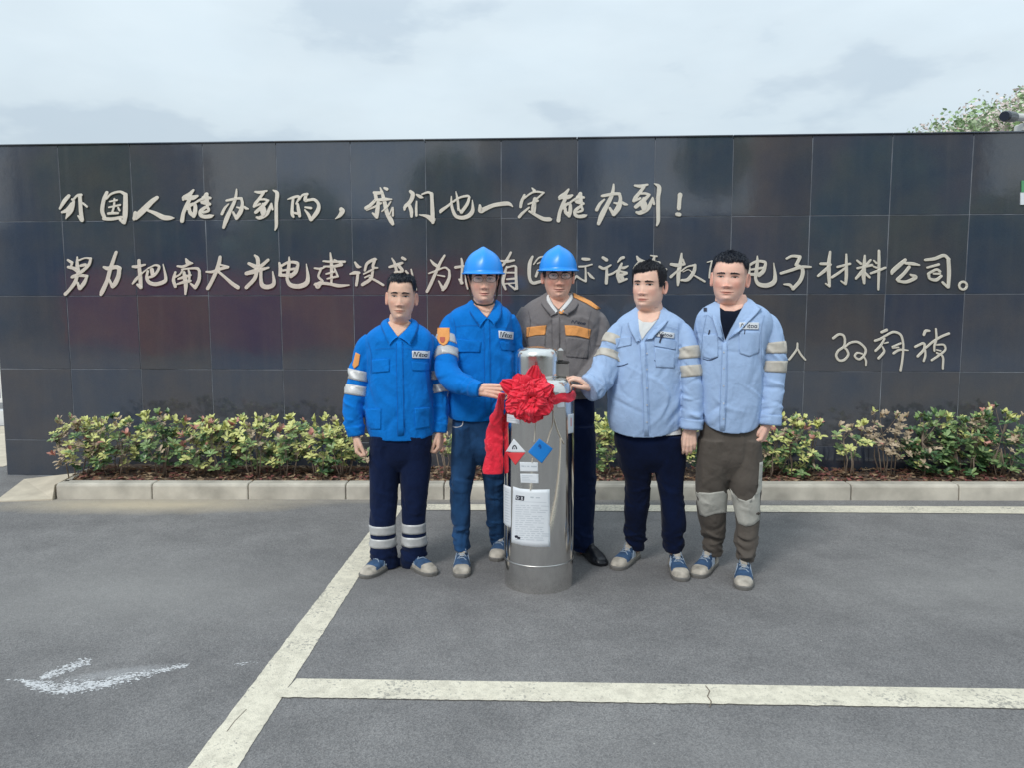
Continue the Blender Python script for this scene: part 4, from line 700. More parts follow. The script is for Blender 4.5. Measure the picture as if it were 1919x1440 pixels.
m_brick = mat('brick_block_render', (.34, .20, .16), .8, var=.2, vscale=1); m_pale = mat('pale_block_render', (.55, .54, .50), .8, var=.1, vscale=1)
for (x, y, w, d, h, mm, lab) in ((13, -26, 9, 6, 10.5, m_brick, 'red-brown block standing across the yard to the right'), (-2, -27, 6, 4, 12.5, m_pale, 'tall pale stair tower in front of the works building'), (-24, -25, 8, 5, 9.5, m_f2, 'dark blue-grey block across the yard at far left'), (27, -24, 7, 5, 9.0, m_pale, 'pale block across the yard at far right')):  # unseen blocks added for an uneven skyline in the wall reflections
    e = empty('yard_block', lab, 'building', loc=(x, y, 0)); mb = MB(); mb.box((x, y, h / 2), w, d, h); mb.build('facade', mm, e)
    for r in range(3):
        for k in range(3):
            mb = MB(); mb.box((x - w / 3 + k * w / 3, y + d / 2 + .02, 1.8 + r * 3.0), w * .18, .1, 1.5); mb.build('window', m_win, e)
labs = ['bushy tree before the stair tower', 'thin tall tree between tower and red-brown block', 'low wide tree behind the left banner post', 'dark tree in front of the blue-grey block', 'tree standing before the red-brown block']
for k, (x, y, z, r_) in enumerate(((-5.5, -19, 6.0, 1.7), (5.0, -18, 7.2, 1.3), (-11, -17, 3.8, 2.2), (-21, -19, 6.5, 2.4), (11, -17, 5.2, 2.0))):  # more invented trees, added as dark blotches in the reflections
    c = np.array([x, y, 0.]); te = empty('tree', labs[k], 'tree', loc=tuple(c)); tb = MB(); tb.tube([c, c + [0, 0, z * .5], c + [.1, 0, z]], [.14, .11, .05], 8); tb.build('trunk', m_tb, te, smooth=True); fb = MB()
    for j in range(1100):
        d_ = rg.randn(3); d_ /= np.linalg.norm(d_); p = c + [0, 0, z] + d_ * [r_, r_, r_ * 1.1] * (.45 + .6 * rg.rand()); s_ = rg.randn(3) * .16; t_ = rg.randn(3) * .16
        fb.add([p - s_, p + t_, p + s_, p - t_], [(0, 1, 2, 3)], 0)
    fb.build('crown', [m_tl[0]], te, smooth=False, kind='stuff')
# ------------------------------------------------------------------ tools for people and cloth
def voxel(verts, faces, vs, smooth_it=2, fac=.5):
    me = bpy.data.meshes.new('tmp'); me.from_pydata([tuple(map(float, v)) for v in verts], [], [tuple(map(int, f)) for f in faces]); me.update()
    o = bpy.data.objects.new('tmp', me); COL.objects.link(o)
    r = o.modifiers.new('r', 'REMESH'); r.mode = 'VOXEL'; r.voxel_size = vs; r.adaptivity = 0
    if smooth_it: s = o.modifiers.new('s', 'SMOOTH'); s.factor = fac; s.iterations = smooth_it
    dg = bpy.context.evaluated_depsgraph_get(); dg.update(); ev = o.evaluated_get(dg); m2 = ev.to_mesh()
    V = np.empty(len(m2.vertices) * 3); m2.vertices.foreach_get('co', V); V = V.reshape(-1, 3)
    F = [tuple(p.vertices) for p in m2.polygons]
    ev.to_mesh_clear(); bpy.data.objects.remove(o); bpy.data.meshes.remove(me)
    return V, F
class Folds:
    """cloth creases: soft ridges scattered over a (u, v) sheet measured in metres; u wraps round"""
    def __init__(s, rg, n, U, Vv, ang=(90, 25), amp=.006, wid=(.008, .018), ln=(.06, .16), vr=(0, 1)):
        s.U = U; s.n = n; s.u = rg.rand(n) * U; s.v = (vr[0] + rg.rand(n) * (vr[1] - vr[0])) * Vv
        a = np.radians(ang[0] + rg.randn(n) * ang[1]); s.c, s.s = np.cos(a), np.sin(a)
        s.a = amp * (.35 + .8 * rg.rand(n)) * np.where(rg.rand(n) < .5, -1, 1); s.w = wid[0] + rg.rand(n) * (wid[1] - wid[0]); s.l = ln[0] + rg.rand(n) * (ln[1] - ln[0]); s.k = rg.randn(n) * 2.5
    def __call__(s, u, v):
        o = np.zeros_like(u)
        for i in range(s.n):
            du = (u - s.u[i] + s.U / 2) % s.U - s.U / 2; dv = v - s.v[i]
            al = du * s.c[i] + dv * s.s[i]; pe = -du * s.s[i] + dv * s.c[i] + s.k[i] * al * al
            g = np.exp(-(al / s.l[i]) ** 2 * 2); q = pe / s.w[i]
            o += s.a[i] * g * np.exp(-np.abs(q) ** 1.5) * (1 + 1.1 * q)
        return o
def loft(C, A, Bv, ra, rb, nth=96, ex=2.0, fold=None, seed=0, cap=True, rot=0.0):
    """C centres (n,3); A, Bv unit axes (n,3); ra, rb radii (n). returns verts, faces, grid"""
    n = len(C); th = np.linspace(0, 2 * math.pi, nth, endpoint=False) + rot
    ex = np.broadcast_to(np.array(ex, float), (n,))[:, None]
    cs, sn = np.cos(th)[None], np.sin(th)[None]
    x = np.sign(cs) * np.abs(cs) ** (2 / ex); y = np.sign(sn) * np.abs(sn) ** (2 / ex)
    P = C[:, None] + A[:, None] * (x * ra[:, None])[..., None] + Bv[:, None] * (y * rb[:, None])[..., None]
    if fold is not None:
        seg = np.concatenate([[0], np.cumsum(np.linalg.norm(np.diff(C, axis=0), axis=1))]); rm = (ra.mean() + rb.mean()) / 2
        U_ = np.broadcast_to(th[None] * rm, (n, nth)); V_ = np.broadcast_to(seg[:, None], (n, nth))
        D = fold(U_, V_); N = A[:, None] * (x / np.maximum(ra[:, None], 1e-3))[..., None] + Bv[:, None] * (y / np.maximum(rb[:, None], 1e-3))[..., None]
        N /= np.linalg.norm(N, axis=2)[..., None] + 1e-9; P = P + N * D[..., None]
    F = [(i * nth + k, i * nth + (k + 1) % nth, (i + 1) * nth + (k + 1) % nth, (i + 1) * nth + k) for i in range(n - 1) for k in range(nth)]
    Vv = list(P.reshape(-1, 3))
    if cap:
        a = len(Vv); Vv += [P[0].mean(0), P[-1].mean(0)]
        F += [(a, (k + 1) % nth, k) for k in range(nth)] + [(a + 1, (n - 1) * nth + k, (n - 1) * nth + (k + 1) % nth) for k in range(nth)]
    return np.array(Vv), F, P
def path_frames(C):
    t = np.gradient(C, axis=0); t /= np.linalg.norm(t, axis=1)[:, None] + 1e-9
    y = np.array([0, 1.0, 0]); A = np.cross(t, y); A /= np.linalg.norm(A, axis=1)[:, None] + 1e-9; B_ = np.cross(A, t)
    return t, A, B_
def rows_to_loft(rows, Y, n, hd_default=.1):
    """rows: (y, xl, xr, half_depth, dy) in photo pixels at distance Y+dy"""
    R = []
    for r in rows:
        y, xl, xr = r[:3]; hd = r[3] if len(r) > 3 else None; dy = r[4] if len(r) > 4 else 0
        c = W((xl + xr) / 2, y, Y + dy); w = (xr - xl) / 2 * mpp(c); R.append([*c, w, hd if hd is not None else w * .95])
    return catmull(R, n)
def bvh(V, F): return BVHTree.FromPolygons([tuple(map(float, v)) for v in V], F)
def cast(tree, px, py, off, fallback=None):
    v = ray(px, py); v = v / np.linalg.norm(v)
    h = tree.ray_cast(Vector(CAM), Vector(v))
    if h[0] is None: return None
    n = np.array(h[1]); 
    if np.dot(n, v) > 0: n = -n
    n = n * .35 - v * .65; n /= np.linalg.norm(n)
    return np.array(h[0]) + n * off
def patch_poly(tree, poly, off=.003, rings=6, sub=4, back=.004, smooth=0):
    """a thin piece of cloth or paper lying on a surface, outline given as a polygon"""
    poly = np.array(poly, float); P = []
    for i in range(len(poly)):
        a, b = poly[i], poly[(i + 1) % len(poly)]
        for k in range(sub): P.append(a + (b - a) * k / sub)
    P = np.array(P); c = P.mean(0); N = len(P); V = []; last = None
    grid = []
    for r in range(rings + 1):
        f = r / rings
        for p in P:
            q = c + (p - c) * f; grid.append(q)
    pts = [cast(tree, q[0], q[1], off) for q in grid]
    ok = [p for p in pts if p is not None]
    if not ok: return None
    yref = np.median([p[1] for p in ok])
    # fill misses from the nearest hit towards the centre
    for i, p in enumerate(pts):
        if p is None:
            j = i
            while j >= 0 and pts[j] is None: j -= N
            yy = pts[j][1] if j >= 0 else yref; pts[i] = W(grid[i][0], grid[i][1], yy + .004)
    V = pts[:]
    F = [((r * N) + k, (r * N) + (k + 1) % N, ((r + 1) * N) + (k + 1) % N, ((r + 1) * N) + k) for r in range(rings) for k in range(N)]
    b = len(V); V += [p + (p - CAM) / np.linalg.norm(p - CAM) * (off + back) for p in pts[-N:]]
    F += [(rings * N + k, rings * N + (k + 1) % N, b + (k + 1) % N, b + k) for k in range(N)]
    return V, F
def patch(tree, poly, name, m, parent, off=.003, rings=6, sub=4, back=.004, smooth=True, **k):
    r = patch_poly(tree, poly, off, rings, sub, back)
    if r is None: return None
    return mesh_obj(name, r[0], r[1], m, parent, smooth, **k)
def line_on(tree, pts, w, off, n=None):
    """flat strip following picture points, on the surface"""
    P = catmull([(*p, w) for p in pts], n or max(3, len(pts) * 3)); t = np.gradient(P[:, :2], axis=0); t /= np.linalg.norm(t, axis=1)[:, None] + 1e-9
    nr = np.stack([-t[:, 1], t[:, 0]], 1) * w / 2; V = []; 
    for p, q in zip(P[:, :2], nr):
        a, b = cast(tree, *(p + q), off), cast(tree, *(p - q), off)
        if a is None or b is None: continue
        V += [a, b]
    return V, [(2 * i, 2 * i + 1, 2 * i + 3, 2 * i + 2) for i in range(len(V) // 2 - 1)]
def lines_on(tree, L_, off, name, m, parent, **k):
    b = MB()
    for pts, w in L_:
        V, F = line_on(tree, pts, w, off)
        if F: b.add(V, F)
    if b.f: return b.build(name, m, parent, smooth=False, **k)
def ball_chain(b, pts, rad, n=12):
    """overlapping solid capsules for voxel union"""
    for i in range(len(pts) - 1):
        b.tube([pts[i], pts[i + 1]], [rad[i], rad[i + 1]], n)
    for p, r in zip(pts, rad):
        V = []; F = []; h = 8
        for j in range(1, h):
            ph = math.pi * j / h
            for k in range(n): V.append(np.array(p) + r * np.array([math.sin(ph) * math.cos(6.2832 * k / n), math.sin(ph) * math.sin(6.2832 * k / n), math.cos(ph)]))
        V += [np.array(p) + [0, 0, r], np.array(p) - [0, 0, r]]; a = len(V) - 2
        F = [((j) * n + k, (j) * n + (k + 1) % n, (j + 1) * n + (k + 1) % n, (j + 1) * n + k)[::-1] for j in range(h - 2) for k in range(n)]
        F += [(a, k, (k + 1) % n) for k in range(n)] + [(a + 1, (h - 2) * n + (k + 1) % n, (h - 2) * n + k) for k in range(n)]
        b.add(V, F)

# ------------------------------------------------------------------ head
HT = np.array([ # z, w, f, b, c, ef
 [-.150,.052,-.020,.062,.018,2.0],[-.132,.052,-.036,.062,.016,2.0],[-.120,.043,-.062,.062,.010,1.8],[-.113,.045,-.078,.063,.004,1.72],[-.102,.050,-.086,.064,.004,1.72],[-.085,.0575,-.088,.068,.006,1.78],[-.065,.0640,-.088,.072,.008,1.86],
 [-.045,.0690,-.089,.078,.010,1.92],[-.02,.0725,-.088,.088,.010,1.98],[0,.0745,-.086,.095,.01,2.0],[.03,.0760,-.090,.100,.01,2.05],[.055,.0750,-.087,.100,.01,2.05],[.078,.069,-.076,.092,.01,2.25],[.096,.056,-.056,.075,.01,2.1],[.108,.040,-.036,.053,.01,2.0],[.116,.022,-.016,.032,.01,2.0],[.119,.006,.002,.016,.01,2.0]])
def face_relief(x, z, nose=1.0, lips=1.0):
    g = lambda cx, cz, sx, sz: np.exp(-((x - cx) / sx) ** 2 - ((z - cz) / sz) ** 2)
    gs = lambda cx, cz, sx, sz: g(cx, cz, sx, sz) + g(-cx, cz, sx, sz)
    d = np.zeros_like(x)
    t = np.clip((.006 - z) / .050, 0, 1); below = np.clip((z + .0565) / .015, 0, 1); sx = .0085 + .0065 * t
    d += nose * (.0025 + .0125 * t ** 1.5) * np.exp(-(x / sx) ** 2) * below * (z < .02) * np.clip((.02 - z) / .012, 0, 1)
    d += nose * gs(.0145, -.0445, .0078, .0062) * .0062
    d -= gs(.0075, -.0525, .0038, .003) * .004
    d -= gs(.030, .003, .0185, .0125) * .0078
    d += gs(.031, .003, .013, .0085) * .0035                       # lid bulge
    d += gs(.030, .0215, .020, .006) * .0035
    d += gs(.046, -.028, .020, .020) * .0055
    d -= gs(.030, -.062, .012, .018) * .002
    d += lips * g(0, -.0690, .021, .0034) * .0042 + lips * g(0, -.0782, .017, .0042) * .0050
    d -= g(0, -.0735, .024, .0016) * .0035; d -= gs(.0255, -.0735, .004, .004) * .002
    d -= g(0, -.0885, .016, .005) * .003; d += g(0, -.103, .019, .011) * .006
    d -= gs(.021, -.055, .004, .014) * .0014
    return d
def head_geo(w=1.0, jaw=1.0, smile=0.0, nose=1.0, nz=150, nth=180, full=1.0):
    z = np.concatenate([np.linspace(-.150, -.115, 10, endpoint=False), np.linspace(-.115, .035, 96, endpoint=False), np.linspace(.035, .119, nz - 106)])
    T = np.stack([np.interp(z, HT[:, 0], HT[:, k]) for k in range(6)], 1)
    k = np.ones(5) / 5
    for j in range(1, 6):
        for _ in range(3): T[2:-2, j] = np.convolve(T[:, j], k, 'valid')
    # more samples at the face (angle 0 = front)
    s = np.linspace(-1, 1, nth, endpoint=False); th = math.pi * (.42 * s + .58 * s ** 3)
    x = np.sin(th)[None] * np.ones((len(z), 1)); c = np.cos(th)[None]
    fr = c > 0; e = np.where(fr, T[:, 5:6], 2.15)
    X = np.sign(x) * np.abs(x) ** (2 / e) * (T[:, 1:2] * w * np.where(T[:, 0:1] < -.03, 1 + (jaw - 1) * np.clip((-.03 - T[:, 0:1]) / .05, 0, 1), 1))
    d = np.abs(c) ** (2 / e); Yv = np.where(fr, T[:, 4:5] - d * (T[:, 4:5] - T[:, 2:3]), T[:, 4:5] + d * (T[:, 3:4] - T[:, 4:5]))
    Zz = np.repeat(z[:, None], nth, 1)
    m = np.clip((-Yv - .01) / .05, 0, 1)
    rel = face_relief(X / w, Zz - smile * .10 * (X / .025) ** 2 * .01 * (np.abs(Zz + .073) < .02), nose)
    Yv = Yv - rel * m
    P = np.stack([X, Yv, Zz], 2)
    return P
def ear_geo(side):
    b = MB(); n = 20; V = []
    R = [(1.0, .000), (1.06, .004), (.98, .009), (.82, .007), (.62, .003), (.35, .0025), (0.01, .004)]
    for r, h in R:
        for k in range(n):
            a = 6.2832 * k / n; yy = .017 * r * math.cos(a) * (1 + .12 * math.sin(a)); zz = .031 * r * math.sin(a)
            V.append((side * (h + .35 * (yy + .017)), yy, zz))
    F = [(i * n + k, i * n + (k + 1) % n, (i + 1) * n + (k + 1) % n, (i + 1) * n + k) for i in range(len(R) - 1) for k in range(n)]
    V2 = [(v[0] - side * .006, v[1] * .9, v[2] * .9) for v in V[:n]]; o = len(V); V += V2
    F += [(k, (k + 1) % n, o + (k + 1) % n, o + k)[::-1] for k in range(n)]
    if side < 0: F = [f[::-1] for f in F]
    return np.array(V), F
def xf(V, s, Rm, T): return (np.asarray(V) * s) @ np.array(Rm.to_3x3()).T + T

m_eye = mat('eye_white', (.55, .50, .48), .3); m_iris = mat('iris_dark', (.012, .008, .006), .15)
m_nostril = mat('nostril_shadow_skin', (.16, .06, .045), .8)
def skin(name, c): return mat(name, c, .55, var=.09, vscale=28, bump=.14, bscale=130, sss=.10, spec=.35, tint=True)
def lipm(name, c): return mat(name, c, .45)

def hair_line(p, nth):
    h = p['hair']; th = np.linspace(-1, 1, nth, endpoint=False); th = math.pi * (.42 * th + .58 * th ** 3); ca = np.cos(th)
    line = np.where(ca > .55, h['front'] + .006 * np.abs(np.sin(th * 2.0)) + h.get('skew', 0) * np.sin(th), np.where(ca > -.05, h['side'], h['back']))
    rr = np.random.RandomState(h.get('seed', 1)); line = line + rr.randn(nth) * .004; k9 = np.ones(7) / 7
    return np.convolve(np.concatenate([line[-3:], line, line[:3]]), k9, 'valid')
def build_head(par, ctr, s, yaw, tilt, pitch, sk, lip, hairm, p):
    """returns verts/faces/material index of head + neck; adds hair, brows, eyes, ears"""
    R = Matrix.Rotation(tilt, 3, 'Y') @ Matrix.Rotation(yaw, 3, 'Z') @ Matrix.Rotation(pitch, 3, 'X')
    P = head_geo(p.get('w', 1), p.get('jaw', 1), p.get('smile', 0), p.get('nose', 1)); nz, nth = P.shape[:2]
    F = [(i * nth + k, i * nth + (k + 1) % nth, (i + 1) * nth + (k + 1) % nth, (i + 1) * nth + k) for i in range(nz - 1) for k in range(nth)]
    c = P[:-1] ; V = list(P.reshape(-1, 3)); V.append(np.array([0, .01, .1195])); V.append(np.array([0, .02, -.16]))
    a = nz * nth; top = [(a, (nz - 1) * nth + k, (nz - 1) * nth + (k + 1) % nth) for k in range(nth)]
    bot = [(a + 1, (k + 1) % nth, k) for k in range(nth)]
    mi = []
    for f in F:
        mi.append(0)
    F = F + top + bot; mi += [0] * (len(top) + len(bot))
    line = hair_line(p, nth)
    PP = P.reshape(-1, 3); X = PP[:, 0] / p.get('w', 1); Zs = PP[:, 2]; Zm = Zs + smile_z(X, p); front = np.clip((-PP[:, 1] - .03) / .03, 0, 1)
    ga = lambda x, z, cx, cz, sx, sz: np.exp(-((x - cx) / sx) ** 2 - ((z - cz) / sz) ** 2); gb = lambda z, cx, cz, sx, sz: ga(X, z, cx, cz, sx, sz) + ga(X, z, -cx, cz, sx, sz)
    tint = np.ones((len(PP), 3))
    def mul(w, col):
        nonlocal tint
        w = np.clip(w * front, 0, 1)[:, None]; tint = tint * (1 - w) + tint * np.array(col) * w
    ru = p.get('ruddy', 1.0)
    mul(gb(Zs, .045, -.036, .024, .022) * ru, (1.04, .84, .82)); mul(ga(X, Zs, 0, -.040, .014, .014) * ru, (1.02, .84, .80)); mul(ga(X, Zs, 0, .05, .05, .03) * .5, (1.05, 1.03, 1.0))
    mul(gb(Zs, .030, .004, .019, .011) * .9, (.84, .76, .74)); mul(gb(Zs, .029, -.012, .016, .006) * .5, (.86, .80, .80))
    mul(gb(Zs, .029, .0190, .0200, .0046) * p.get('brow', .62) * 1.15, (.20, .18, .18))
    mul(np.exp(-(X / .022) ** 4) * np.exp(-((Zm + .0745) / .0068) ** 4), p.get('lipc', (.78, .46, .46)))
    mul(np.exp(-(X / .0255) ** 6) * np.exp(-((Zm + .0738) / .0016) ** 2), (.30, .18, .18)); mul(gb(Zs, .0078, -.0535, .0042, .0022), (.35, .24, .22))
    if p.get('teeth'): mul(np.exp(-(X / .019) ** 6) * np.exp(-((Zm + .0752) / .0019) ** 2), (1.1, 1.5, 1.8)); mul(np.exp(-(X / .023) ** 6) * np.exp(-((Zm + .0722) / .0010) ** 2), (.45, .3, .3))
    mul(gb(Zm, .027, -.0735, .004, .004) * .5, (.7, .6, .6)); mul(ga(X, Zs, 0, -.0615, .026, .006) * p.get('stub', .35) + ga(X, Zs, 0, -.100, .032, .014) * p.get('stub', .35), (.76, .76, .78))
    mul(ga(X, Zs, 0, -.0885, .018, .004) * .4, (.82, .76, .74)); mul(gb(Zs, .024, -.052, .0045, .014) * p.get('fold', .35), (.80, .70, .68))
    LN = np.tile(line, nz); fd = np.clip(1 - (LN - Zs) / (.008 + p.get('fade', .018) * (1 - np.clip((-PP[:, 1] - .02) / .05, 0, 1))), 0, 1)[:, None] ** 1.5 * (.75 if not p.get('helmet') else .9)
    tint = tint * (1 - fd) + np.array([.07, .08, .10]) * fd
    tint = np.concatenate([tint, np.ones((2, 3))])
    V = xf(V, s, R, ctr)
    hv = [V]; hf = [F]; hm = [mi]; off = len(V)
    for sd in (-1, 1):
        ev, ef = ear_geo(sd); ev = ev * p.get('ear', 1) + np.array([sd * (.0735 * p.get('w', 1) - .004), .018, -.008]); ev = xf(ev, s, R, ctr)
        hv.append(ev); hf.append([tuple(i + off for i in f) for f in ef]); hm.append([0] * len(ef)); off += len(ev)
    tint = np.concatenate([tint] + [np.tile([[1.03, .86, .84]], (len(v), 1)) for v in hv[1:]]); HV = np.concatenate(hv); HF = [f for x in hf for f in x]; HM = [m for x in hm for m in x]
    tree = bvh(V, F)
    Rn = np.array(R)
    def onface(x, z, off_):          # point on the face at local x, z
        o = xf([(x * p.get('w', 1), -.3, z)], s, R, ctr)[0]; d = Rn @ np.array([0, 1.0, 0])
        h = tree.ray_cast(Vector(o), Vector(d)); 
        return (np.array(h[0]) if h[0] is not None else o + d * .2 * s) - d * off_
    def strip(pts, off_, m, name, parent):       # closed polygon in local face coords
        pts = np.array(pts, float); c_ = pts.mean(0); Vp = [onface(*c_, off_)] + [onface(*(c_ + (q - c_) * .55), off_) for q in pts] + [onface(*q, off_ * .6) for q in pts]; n = len(pts)
        Fp = [(0, 1 + (k + 1) % n, 1 + k) for k in range(n)] + [(1 + k, 1 + (k + 1) % n, 1 + n + (k + 1) % n, 1 + n + k) for k in range(n)]
        return mesh_obj(name, Vp, Fp, m, parent, True)
    eo = p.get('eye', .0032) + .0012
    for sd in (-1, 1):
        cx = sd * .0305; nn = 16
        alm = [(cx + .0150 * math.cos(6.2832 * k / nn), .002 + sd * math.cos(6.2832 * k / nn) * .0012 + eo * math.sin(6.2832 * k / nn) * (1.0 if math.sin(6.2832 * k / nn) > 0 else .65)) for k in range(nn)]
        w_ = strip(alm, .0008, m_eye, 'eye', par)
        ir = []
        for k in range(14):
            a = 6.2832 * k / 14; ir.append((cx + p.get('gaze', 0) + .0060 * math.cos(a), .002 + max(-eo * .62, min(eo * .92, .0060 * math.sin(a)))))
        strip(ir, .0014, m_iris, 'iris', w_)
        lash = [(cx + .0168 * math.cos(a), .0022 + sd * math.cos(a) * .0012 + (eo + .0006) * math.sin(a)) for a in np.linspace(.05, 3.09, 9)] + [(cx + .0150 * math.cos(a), .0018 + sd * math.cos(a) * .0012 + (eo - .0012) * math.sin(a)) for a in np.linspace(3.09, .05, 9)]
        b = MB(); n9 = 9; Vl = [onface(*q, .0017) for q in lash[:9]] + [onface(*q, .0017) for q in lash[9:][::-1]]
        b.add(Vl, [(i, i + 1, 10 + i, 9 + i) for i in range(8)]); b.build('eyelash', hairm, par)
        cr = [(cx + .0150 * math.cos(a), .0040 + (eo + .0022) * math.sin(a)) for a in np.linspace(.2, 2.94, 9)]; b = MB(); Vl = [onface(q[0], q[1], .0006) for q in cr] + [onface(q[0], q[1] - .0009, .0006) for q in cr]
        b.add(Vl, [(i, i + 1, 10 + i, 9 + i) for i in range(8)]); b.build('eyelid_crease', m_crease, par)
        # eyebrow: many short hairs as one tuft
        b = MB(); rr = np.random.RandomState(int(par.location.x * 1000) % 997 + 5)
        for k in range(300):
            t = rr.rand(); bx = .0115 + t * .034; bz = .0175 + .0045 * math.sin(t * 2.4) - .003 * t + rr.randn() * .0016 * (1 - .5 * t); l = .006
            q0 = onface(sd * bx, bz, .0008); q1 = onface(sd * (bx + l * .9), bz + .001 * (1 - 1.6 * t), .0016); q2 = q0 + np.array([0, 0, .0020])
            b.add([q0, q1, q2], [(0, 1, 2)])
        b.build('eyebrow', hairm, par)
    # hair: a cap of thickness h with a cut hairline plus short blades
    h = p['hair']; front, side, back, thick = h['front'], h['side'], h['back'], h['thick']
    rr = np.random.RandomState(h.get('seed', 1) + 50); line = line + rr.randn(nth) * .0018
    N = P - np.array([0, .01, .0]); N = N / np.linalg.norm(N, axis=2)[..., None]
    Hh = np.clip((P[..., 2] - line[None]) / .012, 0, 1); topk = np.clip((P[..., 2] - .03) / .06, 0, 1)
    T_ = Hh * (h.get('sidet', .004) + (thick - h.get('sidet', .004)) * topk); T_ *= 1 + .22 * np.sin(P[..., 0] * 260 + 3 * np.sin(P[..., 1] * 90)) * np.cos(P[..., 1] * 210) + rr.randn(*T_.shape) * .10
    Q = P + N * T_[..., None]; Q[..., 2] += topk * h.get('flat', 0) * (np.hypot(P[..., 0], P[..., 1]) > .03)
    if h.get('flat', 0): Q[..., 2] = np.where(Q[..., 2] > h['flatz'], h['flatz'] + (Q[..., 2] - h['flatz']) * .35, Q[..., 2])
    keep = []
    for i in range(nz - 1):
        for k in range(nth):
            if P[i, k, 2] > line[k] - .001: keep.append((i * nth + k, i * nth + (k + 1) % nth, (i + 1) * nth + (k + 1) % nth, (i + 1) * nth + k))
    HQ = list(Q.reshape(-1, 3)) + [np.array([0, .01, .1195 + thick])]; a = nz * nth
    keep += [(a, (nz - 1) * nth + k, (nz - 1) * nth + (k + 1) % nth) for k in range(nth)]
    zmax = h.get('zmax', 9)
    keep = [f for f in keep if HQ[f[0]][2] < zmax]
    used = sorted({i for f in keep for i in f}); ix = {u: i for i, u in enumerate(used)}
    hb = MB(); hb.add(xf([HQ[u] for u in used], s, R, ctr), [tuple(ix[i] for i in f) for f in keep])
    # blades
    idx = [(i, k) for i in range(nz) for k in range(nth) if P[i, k, 2] > line[k] and Q[i, k, 2] < zmax]
    for q in range(min(5200, len(idx) * 2)):
        i, k = idx[rr.randint(len(idx))]; o = Q[i, k]; d = N[i, k] * .8 + np.array(h.get('comb', (0, -.3, .5))) + rr.randn(3) * .25; d /= np.linalg.norm(d)
        L_ = (.004 + .007 * rr.rand()) * (.4 + topk[i, k]) * h.get('blade', 1); sd_ = np.cross(d, rr.randn(3)); sd_ = sd_ / (np.linalg.norm(sd_) + 1e-9) * .0007
        o = o - N[i, k] * .001; hb.add(xf([o - sd_, o + sd_, o + d * L_], s, R, ctr), [(0, 1, 2)])
    hb.build('hair', hairm, par, smooth=True)
    return HV, HF, HM, R, onface, tree, tint
def smile_z(x, p): return -p.get('smile', 0) * 6.5 * x * x
m_crease = mat('eyelid_crease_skin', (.30, .13, .10), .7)

# ------------------------------------------------------------------ hand
def hand_geo(wr, d, pn, ts, s=1.0, curl=(.3, .3, .3, .3), thumb=(.5, .2), spread=.06, vox=.0024):
    """wr wrist, d finger direction, pn palm normal, ts thumb-side vector; curl: bend per joint in radians per finger"""
    d = np.array(d, float); d /= np.linalg.norm(d); pn = np.array(pn, float); pn -= d * np.dot(pn, d); pn /= np.linalg.norm(pn); ts = np.array(ts, float); ts -= d * np.dot(ts, d) + pn * np.dot(ts, pn); ts /= np.linalg.norm(ts)
    b = MB(); wr = np.array(wr, float)
    offs = (.030, .0105, -.0095, -.028); base = (.088, .092, .087, .078); ln = (.070, .078, .072, .056)
    for k in range(4):
        p0 = wr + d * .004 * s + ts * offs[k] * .62 * s; p1 = wr + (d * base[k] + ts * offs[k]) * s
        pm = (p0 + p1) / 2 - pn * .002 * s
        ball_chain(b, [p0 - d * .012 * s, pm, p1], [.0165 * s, .0145 * s, .0112 * s])
        dirv = d + ts * (1.5 - k) * spread; dirv /= np.linalg.norm(dirv); pts = [p1]; rad = [.0105 * s]; a = 0
        for j, fr in enumerate((.45, .30, .25)):
            a += curl[k] * (1.0 if j == 0 else 1.15); dd = dirv * math.cos(a) + pn * math.sin(a); pts.append(pts[-1] + dd * ln[k] * fr * s); rad.append((.0095, .0085, .0066)[j] * s * (.9 if k == 3 else 1))
        ball_chain(b, pts, rad)
    t0 = wr + (d * .018 + ts * .024 + pn * .006) * s; dirt = d * math.cos(thumb[0]) + ts * math.sin(thumb[0]) + pn * .35; dirt /= np.linalg.norm(dirt)
    t1 = t0 + dirt * .044 * s; dirt2 = dirt + d * thumb[1] - ts * thumb[1] * .6 + pn * thumb[1] * .5; dirt2 /= np.linalg.norm(dirt2); t2 = t1 + dirt2 * .032 * s; t3 = t2 + (dirt2 + d * .2) / np.linalg.norm(dirt2 + d * .2) * .024 * s
    ball_chain(b, [t0, t1, t2, t3], [.0165 * s, .0125 * s, .0105 * s, .0085 * s])
    ball_chain(b, [wr - d * .05 * s, wr + d * .01 * s], [.0255 * s, .0235 * s])
    V, F = voxel(b.v, b.f, vox * s, 3)
    return V, F

